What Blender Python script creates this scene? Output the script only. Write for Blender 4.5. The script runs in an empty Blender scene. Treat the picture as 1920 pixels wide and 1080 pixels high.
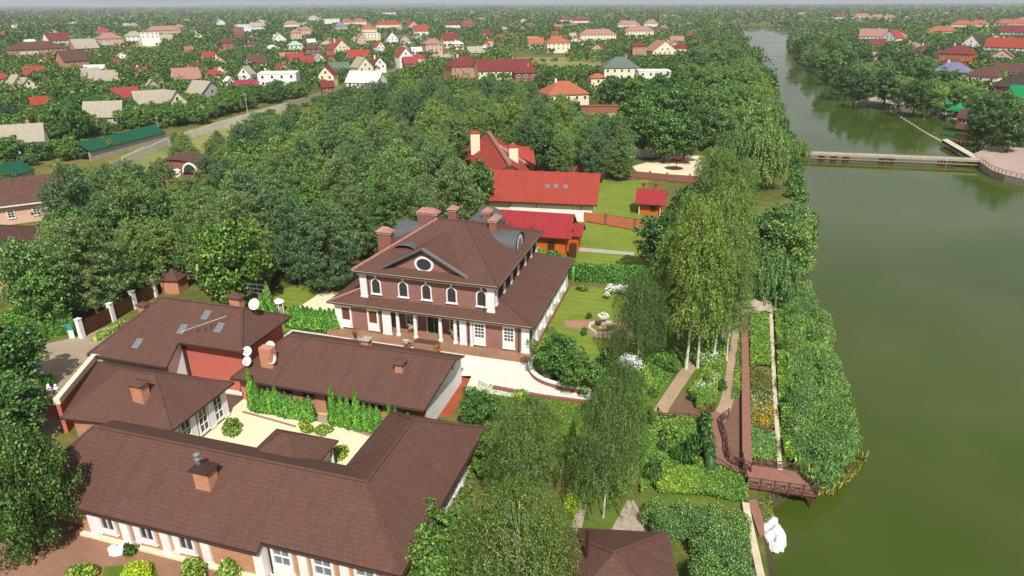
import bpy, math, random
import numpy as np
from mathutils import Vector, Matrix
from mathutils.geometry import delaunay_2d_cdt

R = math.radians
scene = bpy.context.scene
COL = scene.collection
rng = np.random.default_rng(7)
random.seed(7)

# ------------------------------------------------------------------ camera
CAM = np.array([16.35, -29.35, 38.0])
YAW, PIT, ROLL, FPX = R(16.5), math.atan(534 / 1250), R(-0.25), 1250.0
cam = bpy.data.objects.new('camera', bpy.data.cameras.new('camera'))
COL.objects.link(cam)
cam.location = CAM
cam.rotation_euler = (Matrix.Rotation(YAW, 3, 'Z') @ Matrix.Rotation(R(90) - PIT, 3, 'X') @ Matrix.Rotation(ROLL, 3, 'Z')).to_euler()
cam.data.sensor_width = 36.0
cam.data.lens = 36.0 * FPX / 1920.0
cam.data.clip_start = 0.5
cam.data.clip_end = 60000.0
scene.camera = cam

# ------------------------------------------------------------------ light
SUN_AZ, SUN_EL = R(154), R(50)          # azimuth clockwise from +Y
world = bpy.data.worlds.new('World')
scene.world = world
world.use_nodes = True
wn = world.node_tree.nodes
sky = wn.new('ShaderNodeTexSky')
sky.sky_type = 'NISHITA'
sky.sun_disc = False
sky.sun_elevation = SUN_EL
sky.sun_rotation = SUN_AZ
sky.air_density = 1.2
sky.dust_density = 2.5
sky.ozone_density = 1.0
bg = wn['Background']
bg.inputs['Strength'].default_value = 0.052
tc = wn.new('ShaderNodeTexCoord'); mpw = wn.new('ShaderNodeMapping'); mpw.inputs['Scale'].default_value = (1, 1, 2.6)
cl = wn.new('ShaderNodeTexNoise'); cl.inputs['Scale'].default_value = 2.6; cl.inputs['Detail'].default_value = 7; cl.inputs['Roughness'].default_value = 0.6
rc = wn.new('ShaderNodeValToRGB'); rc.color_ramp.elements[0].position = 0.40; rc.color_ramp.elements[1].position = 0.62
rc.color_ramp.elements[0].color = (0.34, 0.34, 0.34, 1); rc.color_ramp.elements[1].color = (0.85, 0.85, 0.85, 1)
mxw = wn.new('ShaderNodeMix'); mxw.data_type = 'RGBA'; mxw.inputs[7].default_value = (12.0, 11.8, 12.1, 1)     # broken summer cloud
wl_ = world.node_tree.links
wl_.new(tc.outputs['Generated'], mpw.inputs['Vector']); wl_.new(mpw.outputs[0], cl.inputs['Vector']); wl_.new(cl.outputs['Fac'], rc.inputs[0])
wl_.new(rc.outputs[0], mxw.inputs[0]); wl_.new(sky.outputs[0], mxw.inputs[6]); wl_.new(mxw.outputs[2], bg.inputs['Color'])
sun = bpy.data.objects.new('sun', bpy.data.lights.new('sun', 'SUN'))
COL.objects.link(sun)
sun.data.energy = 5.0
sun.data.angle = R(0.6)
sun.data.color = (1.0, 0.95, 0.86)
sdir = Vector((math.sin(SUN_AZ) * math.cos(SUN_EL), math.cos(SUN_AZ) * math.cos(SUN_EL), math.sin(SUN_EL)))
sun.rotation_euler = (-sdir).to_track_quat('-Z', 'Y').to_euler()
sun.location = (0, 0, 120)
scene.view_settings.view_transform = 'Standard'
scene.view_settings.look = 'None'
scene.view_settings.exposure = 0.0
scene.view_settings.gamma = 1.0
scene.view_settings.use_curve_mapping = False
scene.cycles.max_bounces = 6
scene.cycles.diffuse_bounces = 3
scene.cycles.glossy_bounces = 3
scene.cycles.transmission_bounces = 3
scene.cycles.transparent_max_bounces = 4
scene.cycles.volume_bounces = 0

# ------------------------------------------------------------------ survey: sight lines to ground points
_f = np.array([-math.sin(YAW) * math.cos(PIT), math.cos(YAW) * math.cos(PIT), -math.sin(PIT)])
_r0 = np.array([math.cos(YAW), math.sin(YAW), 0.0])
_u0 = np.cross(_r0, _f)
_r = _r0 * math.cos(ROLL) + _u0 * math.sin(ROLL)
_u = _u0 * math.cos(ROLL) - _r0 * math.sin(ROLL)

def G(px, py, z=0.0):
    """ground point (at height z) surveyed from the photograph"""
    d = _f + _r * ((px - 960) / FPX) + _u * ((540 - py) / FPX)
    t = (z - CAM[2]) / d[2]
    return (CAM[0] + d[0] * t, CAM[1] + d[1] * t)

def P3(px, py, z=0.0):
    a = G(px, py, z)
    return Vector((a[0], a[1], z))

def GP(pts, z=0.0):
    return [G(a, b, z) for a, b in pts]

def depth_at(x, y, z=0.0):
    return float((np.array([x, y, z]) - CAM) @ _f)

# ------------------------------------------------------------------ materials
MATS = {}
def srgb(r, g, b):
    f = lambda c: (c / 255 / 12.92) if c / 255 <= 0.04045 else ((c / 255 + 0.055) / 1.055) ** 2.4
    return (f(r), f(g), f(b))

class NT:
    def __init__(s, name):
        s.m = bpy.data.materials.new(name); s.m.use_nodes = True
        s.t = s.m.node_tree; s.n = s.t.nodes; s.l = s.t.links
        s.bsdf = s.n['Principled BSDF']; s.out = s.n['Material Output']
        MATS[name] = s.m
    def add(s, typ, **kw):
        n = s.n.new(typ)
        for k, v in kw.items():
            if k.startswith('i_'): n.inputs[k[2:].replace('_', ' ')].default_value = v
            else: setattr(n, k, v)
        return n
    def link(s, a, b): s.l.new(a, b)
    def noise(s, vec, scale, detail=3, rough=0.55):
        n = s.add('ShaderNodeTexNoise'); n.inputs['Scale'].default_value = scale
        n.inputs['Detail'].default_value = detail; n.inputs['Roughness'].default_value = rough
        if vec is not None: s.link(vec, n.inputs['Vector'])
        return n.outputs['Fac']
    def ramp(s, fac, stops):
        n = s.add('ShaderNodeValToRGB'); e = n.color_ramp.elements
        while len(e) < len(stops): e.new(0.5)
        for i, (p, c) in enumerate(stops):
            e[i].position = p; e[i].color = (*c, 1) if len(c) == 3 else c
        s.link(fac, n.inputs[0]); return n.outputs[0]
    def mix(s, fac, a, b, mode='MIX'):
        n = s.add('ShaderNodeMix', data_type='RGBA', blend_type=mode)
        if isinstance(fac, (int, float)): n.inputs[0].default_value = fac
        else: s.link(fac, n.inputs[0])
        for k, v in ((6, a), (7, b)):
            if isinstance(v, tuple): n.inputs[k].default_value = (*v, 1)
            else: s.link(v, n.inputs[k])
        return n.outputs[2]
    def math(s, op, a, b=0.0):
        n = s.add('ShaderNodeMath', operation=op)
        for k, v in ((0, a), (1, b)):
            if isinstance(v, (int, float)): n.inputs[k].default_value = v
            else: s.link(v, n.inputs[k])
        return n.outputs[0]
    def bump(s, h, strength=0.3, dist=0.05):
        n = s.add('ShaderNodeBump'); n.inputs['Strength'].default_value = strength
        n.inputs['Distance'].default_value = dist; s.link(h, n.inputs['Height'])
        s.link(n.outputs[0], s.bsdf.inputs['Normal'])
    def base(s, c, rough=0.8, spec=0.3):
        if isinstance(c, tuple): s.bsdf.inputs['Base Color'].default_value = (*c, 1)
        else: s.link(c, s.bsdf.inputs['Base Color'])
        s.bsdf.inputs['Roughness'].default_value = rough
        s.bsdf.inputs['Specular IOR Level'].default_value = spec
    def uv(s):
        return s.add('ShaderNodeUVMap').outputs[0]
    def pos(s):
        return s.add('ShaderNodeNewGeometry').outputs['Position']
    def obj(s):
        return s.add('ShaderNodeTexCoord').outputs['Object']

def scale(c, k): return tuple(min(1.0, x * k) for x in c)

def mat_plain(name, c, rough=0.75, var=0.25, ns=1.2, spec=0.3, metal=0.0):
    t = NT(name); p = t.pos()
    f1 = t.noise(p, ns, 5, 0.65); f2 = t.noise(p, ns * 7, 2)
    col = t.ramp(f1, [(0.25, scale(c, 1 - var)), (0.75, scale(c, 1 + var * 0.6))])
    col = t.mix(t.math('MULTIPLY', f2, 0.35), col, scale(c, 0.8))
    t.base(col, rough, spec); t.bsdf.inputs['Metallic'].default_value = metal
    return t.m

def mat_tile(name, c, w=0.33, h=0.36, var=0.3, bump=0.5, rough=0.8, contrast=0.72):
    """roof tiles: courses and columns from the roof's own metric UV"""
    t = NT(name); uv = t.uv(); p = t.pos()
    br = t.add('ShaderNodeTexBrick', offset=0.5)
    br.inputs['Scale'].default_value = 1.0
    br.inputs['Brick Width'].default_value = w; br.inputs['Row Height'].default_value = h
    br.inputs['Mortar Size'].default_value = 0.035; br.inputs['Mortar Smooth'].default_value = 0.6
    br.inputs['Bias'].default_value = -0.1
    br.inputs['Color1'].default_value = (*scale(c, 1 - var), 1)
    br.inputs['Color2'].default_value = (*scale(c, 1 + var), 1)
    br.inputs['Mortar'].default_value = (*scale(c, 1 - contrast * 0.8), 1)
    t.link(uv, br.inputs['Vector'])
    big = t.noise(p, 0.22, 5, 0.7); fine = t.noise(p, 6.0, 4, 0.8)
    col = t.mix(t.math('MULTIPLY', big, 0.55), br.outputs['Color'], scale(c, 0.72), 'MIX')
    col = t.mix(t.math('MULTIPLY', fine, 0.5), col, scale(c, 1.35), 'MIX')
    ms = t.add('ShaderNodeMapping'); ms.inputs['Scale'].default_value = (1.3, 0.16, 1); t.link(uv, ms.inputs['Vector'])
    st = t.ramp(t.noise(ms.outputs[0], 1.0, 5, 0.7), [(0.50, (0, 0, 0)), (0.72, (1, 1, 1))])          # rain streaks down the slope
    col = t.mix(t.math('MULTIPLY', st, 0.45), col, scale(c, 0.5))
    pa = t.ramp(t.noise(p, 0.55, 5, 0.75), [(0.56, (0, 0, 0)), (0.70, (1, 1, 1))])                      # pale lichen patches
    col = t.mix(t.math('MULTIPLY', pa, 0.22), col, tuple(0.5 * x + 0.10 for x in c))
    t.base(col, rough, 0.25)
    wv = t.add('ShaderNodeTexWave', wave_type='BANDS', bands_direction='X', wave_profile='SIN')
    wv.inputs['Scale'].default_value = 0.314 / w * 1.0
    t.link(uv, wv.inputs['Vector'])
    hgt = t.math('ADD', t.math('MULTIPLY', br.outputs['Fac'], -0.9), t.math('MULTIPLY', wv.outputs['Fac'], 0.45))
    t.bump(hgt, bump, 0.05)
    return t.m

def mat_brick(name, c, mortar, w=0.26, h=0.08, var=0.25):
    t = NT(name); uv = t.uv(); p = t.pos()
    br = t.add('ShaderNodeTexBrick', offset=0.5)
    br.inputs['Scale'].default_value = 1.0
    br.inputs['Brick Width'].default_value = w; br.inputs['Row Height'].default_value = h
    br.inputs['Mortar Size'].default_value = 0.012
    br.inputs['Color1'].default_value = (*scale(c, 1 - var), 1)
    br.inputs['Color2'].default_value = (*scale(c, 1 + var), 1)
    br.inputs['Mortar'].default_value = (*mortar, 1)
    t.link(uv, br.inputs['Vector'])
    big = t.noise(p, 0.9, 5, 0.7)
    col = t.mix(t.math('MULTIPLY', big, 0.45), br.outputs['Color'], scale(c, 0.72))
    t.base(col, 0.9, 0.15); t.bump(br.outputs['Fac'], -0.25, 0.01)
    return t.m

def mat_leaf(name, c, c2=None, trans=0.3, tint=False, hue=0.5, gloss=True):
    """leaf cards: colour differs from leaf to leaf and from plant to plant"""
    t = NT(name); c2 = scale(c2 or scale(c, 1.7), 1.65); c = scale(c, 1.65)
    geo = t.add('ShaderNodeNewGeometry'); oi = t.add('ShaderNodeObjectInfo')
    rnd = geo.outputs['Random Per Island']
    col = t.ramp(rnd, [(0.0, scale(c, 0.45)), (0.5, c), (1.0, scale(c2, 1.1))])
    if tint:
        at = t.add('ShaderNodeAttribute', attribute_name='tint'); plant = at.outputs['Fac']
    else:
        plant = oi.outputs['Random']
    warm = t.ramp(plant, [(0.0, (0.62, 0.74, 0.82)), (0.5, (1.0, 1.0, 1.0)), (1.0, (1.32, 1.14, 0.84))])
    col = t.mix(hue, col, t.mix(1.0, col, warm, 'MULTIPLY'))
    d = t.add('ShaderNodeBsdfDiffuse'); tr = t.add('ShaderNodeBsdfTranslucent')
    t.link(col, d.inputs[0]); t.link(t.mix(1.0, col, (1.25, 1.15, 0.55), 'MULTIPLY'), tr.inputs[0])
    mx = t.add('ShaderNodeMixShader'); mx.inputs[0].default_value = trans * 0.7
    t.link(d.outputs[0], mx.inputs[1]); t.link(tr.outputs[0], mx.inputs[2])
    res = mx
    if gloss:
        g = t.add('ShaderNodeBsdfGlossy'); g.inputs['Roughness'].default_value = 0.5
        g.inputs['Color'].default_value = (0.8, 0.85, 0.9, 1)
        m2 = t.add('ShaderNodeMixShader'); m2.inputs[0].default_value = 0.035
        t.link(mx.outputs[0], m2.inputs[1]); t.link(g.outputs[0], m2.inputs[2]); res = m2
    t.n.remove(t.bsdf)
    t.link(res.outputs[0], t.out.inputs['Surface'])
    return t.m

def mat_bark(name, c, dark, band=False):
    t = NT(name); p = t.obj()
    mp = t.add('ShaderNodeMapping'); mp.inputs['Scale'].default_value = (3, 3, 6 if band else 1.2)
    t.link(p, mp.inputs['Vector'])
    f = t.noise(mp.outputs[0], 1.6, 5, 0.7)
    t.base(t.ramp(f, [(0.36, dark), (0.5, c), (0.9, scale(c, 1.15))]), 0.9, 0.1)
    return t.m

def mat_ground(name, stops, ns=0.15, ns2=1.7, fine=9.0, rough=0.95, bump=0.25):
    t = NT(name); p = t.pos()
    f = t.math('ADD', t.math('MULTIPLY', t.noise(p, ns, 6, 0.65), 0.55), t.math('MULTIPLY', t.noise(p, ns2, 5, 0.7), 0.45))
    col = t.ramp(f, stops)
    g = t.noise(p, fine, 3, 0.7)
    col = t.mix(0.35, col, t.mix(1.0, col, t.ramp(g, [(0.3, (0.45, 0.45, 0.45)), (0.7, (1.4, 1.4, 1.4))]), 'MULTIPLY'))
    t.base(col, rough, 0.1)
    if bump: t.bump(g, bump, 0.08)
    return t.m

mat_tile('roof_brown', srgb(99, 70, 61), w=0.25, h=0.32, var=0.16, bump=0.4, contrast=0.55)
mat_tile('roof_brown_far', srgb(98, 68, 60), w=0.5, h=0.5, var=0.25)
mat_tile('roof_red', srgb(160, 66, 52), w=0.35, h=0.4, var=0.2, contrast=0.6)
mat_tile('roof_crimson', srgb(154, 48, 54), w=0.35, h=0.4, var=0.2, contrast=0.6)
mat_tile('roof_maroon', srgb(120, 52, 52), w=0.4, h=0.5, var=0.2)
mat_tile('roof_orange', srgb(172, 100, 74), w=0.4, h=0.5, var=0.2)
mat_tile('roof_scarlet', srgb(150, 64, 60), w=0.4, h=0.5, var=0.15, contrast=0.3)
mat_tile('roof_slate', srgb(164, 156, 140), w=1.1, h=0.9, var=0.1, contrast=0.3)
mat_tile('roof_greygreen', srgb(98, 112, 100), w=0.4, h=0.5, var=0.1, contrast=0.3)
mat_tile('roof_pink', srgb(168, 124, 112), w=0.4, h=0.5, var=0.2)
mat_tile('roof_blue', srgb(120, 122, 150), w=0.4, h=0.5, var=0.15)
mat_tile('roof_mint', srgb(160, 190, 165), w=0.8, h=0.8, var=0.08, contrast=0.3)
mat_tile('roof_magenta', srgb(150, 48, 80), w=0.4, h=0.6, var=0.1, contrast=0.3)
mat_tile('roof_dark', srgb(70, 60, 58), w=0.4, h=0.5, var=0.15)
mat_tile('roof_green', srgb(22, 84, 62), w=0.9, h=3.0, var=0.08, contrast=0.35)
mat_tile('roof_emerald', srgb(20, 140, 85), w=0.5, h=0.6, var=0.08, contrast=0.35)
mat_plain('roof_white', srgb(225, 225, 218), 0.7, 0.12, 0.5)
mat_brick('brick_orange', srgb(190, 132, 102), srgb(190, 162, 136))
mat_brick('brick_mansion', srgb(146, 102, 92), srgb(165, 130, 120))
mat_brick('brick_chimney', srgb(196, 128, 96), srgb(200, 165, 140))
mat_brick('brick_dark', srgb(140, 84, 70), srgb(160, 124, 110))
mat_brick('brick_panel', srgb(196, 110, 78), srgb(200, 140, 110), w=0.5, h=0.16, var=0.12)
mat_plain('white_plaster', srgb(236, 236, 236), 0.85, 0.10, 0.8)
mat_plain('cream_plaster', srgb(236, 226, 196), 0.85, 0.12, 0.6)
mat_plain('pink_plaster', srgb(214, 178, 160), 0.85, 0.12, 0.6)
mat_plain('red_plaster', srgb(198, 108, 94), 0.85, 0.12, 0.4)
mat_plain('grey_plaster', srgb(182, 178, 170), 0.9, 0.15, 0.6)
mat_plain('timber_orange', srgb(200, 104, 30), 0.6, 0.25, 1.5)
mat_plain('timber_dark', srgb(84, 44, 28), 0.65, 0.3, 2)
mat_plain('dark_wood', srgb(92, 66, 58), 0.75, 0.3, 2)
mat_plain('deck_wood', srgb(150, 108, 94), 0.8, 0.22, 1.8)
mat_plain('gutter', srgb(66, 46, 42), 0.5, 0.2, 3)
mat_plain('zinc', srgb(90, 91, 94), 0.45, 0.3, 0.7, 0.5)
mat_plain('steel', srgb(170, 172, 176), 0.35, 0.2, 3, 0.5, 0.6)
mat_plain('dish_white', srgb(222, 222, 224), 0.5, 0.1, 3)
mat_plain('door_green', srgb(24, 54, 38), 0.4, 0.2, 2)
mat_plain('shutter_brown', srgb(112, 66, 36), 0.6, 0.2, 3)
mat_plain('concrete', srgb(176, 170, 156), 0.9, 0.25, 0.7)
mat_plain('whitewash', srgb(224, 221, 210), 0.9, 0.2, 0.5)
mat_plain('concrete_pale', srgb(206, 196, 172), 0.9, 0.25, 0.9)
mat_plain('stone', srgb(172, 160, 142), 0.95, 0.4, 1.6)
mat_plain('terracotta', srgb(176, 96, 66), 0.85, 0.2, 4)
mat_plain('tarp_white', srgb(226, 226, 232), 0.5, 0.08, 2.0)
mat_plain('copper_pipe', srgb(136, 110, 86), 0.6, 0.3, 1.5)
mat_plain('bank_earth', srgb(72, 74, 44), 0.95, 0.4, 0.7)
mat_plain('soil', srgb(122, 92, 74), 0.95, 0.3, 0.9)
mat_plain('pond_scum', srgb(136, 116, 44), 0.6, 0.35, 2.5)
mat_plain('flower_white', srgb(232, 232, 236), 0.8, 0.1, 8)
mat_plain('flower_red', srgb(190, 30, 40), 0.8, 0.2, 8)
mat_plain('sign_teal', srgb(60, 150, 150), 0.6, 0.1, 3)
mat_plain('asphalt', srgb(112, 106, 104), 0.95, 0.2, 0.5)

t = NT('glass'); t.base((0.045, 0.05, 0.055), 0.06, 0.6)
t = NT('glass_blue'); t.base((0.16, 0.19, 0.22), 0.08, 0.6)
t = NT('dark_opening'); t.base((0.02, 0.018, 0.016), 0.8, 0.1)

t = NT('water'); p = t.pos()
mp = t.add('ShaderNodeMapping'); mp.inputs['Scale'].default_value = (1, 1, 1); t.link(p, mp.inputs['Vector'])
f = t.noise(mp.outputs[0], 0.02, 5, 0.6)
f2 = t.noise(mp.outputs[0], 0.11, 4, 0.6)
col = t.ramp(t.math('ADD', t.math('MULTIPLY', f, 0.7), t.math('MULTIPLY', f2, 0.3)), [(0.3, (0.040, 0.066, 0.004)), (0.55, (0.055, 0.084, 0.009)), (0.75, (0.086, 0.110, 0.030))])
t.base(col, 0.04, 0.5); t.bsdf.inputs['IOR'].default_value = 1.33
w1 = t.noise(mp.outputs[0], 1.1, 4, 0.55)
t.link(t.ramp(t.noise(mp.outputs[0], 0.035, 5, 0.6), [(0.4, (0.02, 0.02, 0.02)), (0.65, (0.16, 0.16, 0.16))]), t.bsdf.inputs['Roughness'])
t.bump(w1, 0.03, 0.06)

mat_ground('earth', [(0.30, srgb(62, 76, 34)), (0.48, srgb(92, 100, 48)), (0.62, srgb(134, 124, 72)), (0.75, srgb(112, 112, 54))], 0.03, 0.5, 3.0)
mat_ground('lawn', [(0.3, srgb(98, 118, 44)), (0.5, srgb(122, 138, 56)), (0.7, srgb(142, 152, 72))], 0.25, 1.5, 7)
_lt = MATS['lawn'].node_tree; _bs = _lt.nodes['Principled BSDF']; _src = _bs.inputs['Base Color'].links[0].from_socket
_wv = _lt.nodes.new('ShaderNodeTexWave'); _wv.inputs['Scale'].default_value = 0.22; _wv.inputs['Distortion'].default_value = 3.0; _wv.inputs['Detail'].default_value = 3.0; _wv.bands_direction = 'Y'
_gm = _lt.nodes.new('ShaderNodeNewGeometry'); _mm = _lt.nodes.new('ShaderNodeMix'); _mm.data_type = 'RGBA'; _mm.blend_type = 'MULTIPLY'; _mm.inputs[7].default_value = (0.86, 0.89, 0.84, 1)
_lt.links.new(_gm.outputs['Position'], _wv.inputs['Vector']); _lt.links.new(_wv.outputs['Fac'], _mm.inputs[0]); _lt.links.new(_src, _mm.inputs[6]); _lt.links.new(_mm.outputs[2], _bs.inputs['Base Color'])
mat_ground('lawn_rough', [(0.3, srgb(72, 90, 34)), (0.5, srgb(92, 112, 44)), (0.7, srgb(116, 128, 58))], 0.3, 1.8, 7)
mat_ground('dry_grass', [(0.3, srgb(124, 126, 60)), (0.5, srgb(170, 154, 92)), (0.7, srgb(186, 168, 110))], 0.08, 0.7, 5)
mat_ground('field_green', [(0.3, srgb(110, 120, 60)), (0.5, srgb(136, 136, 80)), (0.7, srgb(150, 146, 92))], 0.05, 0.3, 2)
mat_ground('sand', [(0.3, srgb(206, 190, 158)), (0.6, srgb(232, 218, 190)), (0.8, srgb(240, 230, 206))], 0.1, 0.8, 6)
mat_ground('gravel_path', [(0.3, srgb(146, 126, 106)), (0.6, srgb(178, 156, 130)), (0.8, srgb(190, 170, 146))], 0.3, 2, 9)
mat_ground('drive', [(0.3, srgb(142, 126, 110)), (0.6, srgb(168, 152, 134)), (0.8, srgb(180, 164, 146))], 0.15, 1, 8)
mat_ground('patio_brick', [(0.3, srgb(132, 100, 82)), (0.6, srgb(158, 122, 100)), (0.8, srgb(172, 138, 114))], 0.3, 2, 9)
mat_ground('orange_paving', [(0.3, srgb(136, 72, 48)), (0.6, srgb(164, 88, 60)), (0.8, srgb(176, 100, 72))], 0.3, 2, 9)
mat_ground('rose_paving', [(0.3, srgb(150, 110, 94)), (0.6, srgb(172, 130, 112)), (0.8, srgb(184, 142, 124))], 0.3, 2, 9)
mat_ground('quay_paving', [(0.3, srgb(160, 142, 132)), (0.6, srgb(178, 160, 150)), (0.8, srgb(190, 172, 160))], 0.2, 1.5, 6)
mat_ground('far_land', [(0.3, srgb(52, 66, 36)), (0.5, srgb(74, 88, 46)), (0.7, srgb(112, 116, 70))], 0.004, 0.03, 0.3, bump=0)
t = NT('cream_paving'); uv = t.uv(); p = t.pos()
br = t.add('ShaderNodeTexBrick', offset=0.5); br.inputs['Scale'].default_value = 1.0
br.inputs['Brick Width'].default_value = 0.8; br.inputs['Row Height'].default_value = 0.4; br.inputs['Mortar Size'].default_value = 0.015
cc = srgb(232, 224, 190)
br.inputs['Color1'].default_value = (*scale(cc, 0.94), 1); br.inputs['Color2'].default_value = (*scale(cc, 1.03), 1); br.inputs['Mortar'].default_value = (*scale(cc, 0.72), 1)
t.link(uv, br.inputs['Vector'])
t.base(t.mix(t.math('MULTIPLY', t.noise(p, 0.5, 5, 0.7), 0.4), br.outputs['Color'], scale(cc, 0.82)), 0.85, 0.2)
t = NT('white_paving'); uv = t.uv(); p = t.pos(); cc = srgb(226, 223, 212)
br = t.add('ShaderNodeTexBrick', offset=0.5); br.inputs['Scale'].default_value = 1.0
br.inputs['Brick Width'].default_value = 0.9; br.inputs['Row Height'].default_value = 0.6; br.inputs['Mortar Size'].default_value = 0.02
br.inputs['Color1'].default_value = (*scale(cc, 0.93), 1); br.inputs['Color2'].default_value = (*scale(cc, 1.04), 1); br.inputs['Mortar'].default_value = (*scale(cc, 0.7), 1)
t.link(uv, br.inputs['Vector'])
t.base(t.mix(t.math('MULTIPLY', t.ramp(t.noise(p, 0.5, 6, 0.75), [(0.45, (0, 0, 0)), (0.75, (1, 1, 1))]), 0.5), br.outputs['Color'], scale(cc, 0.66)), 0.85, 0.2)

mat_leaf('leaf_pine', srgb(74, 100, 60), srgb(112, 138, 86), 0.12, hue=0.75)
mat_leaf('leaf_pine_light', srgb(88, 116, 58), srgb(126, 150, 82), 0.15, hue=0.75)
mat_leaf('leaf_broad', srgb(60, 94, 38), srgb(108, 140, 62), 0.28, hue=0.8)
mat_leaf('leaf_dark', srgb(52, 80, 36), srgb(96, 126, 58), 0.25, hue=0.6)
mat_leaf('leaf_willow', srgb(80, 112, 54), srgb(124, 150, 84), 0.25, hue=0.6)
mat_leaf('leaf_birch', srgb(84, 112, 46), srgb(126, 146, 70), 0.32, hue=0.6)
mat_leaf('leaf_birch_olive', srgb(66, 92, 40), srgb(108, 128, 64), 0.3, hue=0.6)
mat_leaf('leaf_thuja', srgb(62, 110, 36), srgb(110, 158, 54), 0.2, hue=0.6)
mat_leaf('leaf_hedge', srgb(62, 104, 32), srgb(100, 142, 52), 0.2, hue=0.5)
mat_leaf('leaf_lime', srgb(132, 164, 30), srgb(186, 206, 60), 0.3, hue=0.4)
mat_leaf('leaf_shrub', srgb(92, 122, 44), srgb(150, 164, 74), 0.3, hue=0.9)
mat_leaf('leaf_bed', srgb(84, 120, 42), srgb(138, 164, 68), 0.3, tint=True, hue=0.9)
mat_leaf('leaf_olive', srgb(88, 98, 42), srgb(136, 136, 66), 0.3, tint=True, hue=0.9)
mat_leaf('leaf_reed', srgb(84, 120, 58), srgb(132, 162, 88), 0.3, tint=True, hue=0.8)
mat_leaf('leaf_far', srgb(62, 86, 44), srgb(98, 120, 62), 0.2, tint=True, hue=0.95, gloss=False)
mat_leaf('leaf_spruce', srgb(48, 70, 56), srgb(86, 108, 92), 0.1, hue=0.5)
mat_bark('bark_pine', srgb(128, 92, 66), srgb(70, 52, 42))
mat_bark('bark_brown', srgb(96, 80, 62), srgb(52, 44, 36))
mat_bark('bark_birch', srgb(226, 222, 208), srgb(64, 60, 54), band=True)
# ------------------------------------------------------------------ scene helpers
def link(o, parent=None):
    COL.objects.link(o)
    if parent is not None: o.parent = parent
    return o

def tag(o, label=None, cat=None, group=None, kind=None):
    if label: o['label'] = label
    if cat: o['category'] = cat
    if group: o['group'] = group
    if kind: o['kind'] = kind
    return o

def thing(name, label, cat, loc=(0, 0, 0), rz=0.0, group=None):
    o = bpy.data.objects.new(name, None)
    o.empty_display_size = 0.5
    o.location = loc; o.rotation_euler = (0, 0, rz)
    link(o); tag(o, label, cat, group)
    return o

def copy_tree(o, parent=None):
    c = o.copy(); COL.objects.link(c); c.parent = parent
    for ch in list(o.children): copy_tree(ch, c)
    return c

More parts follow.
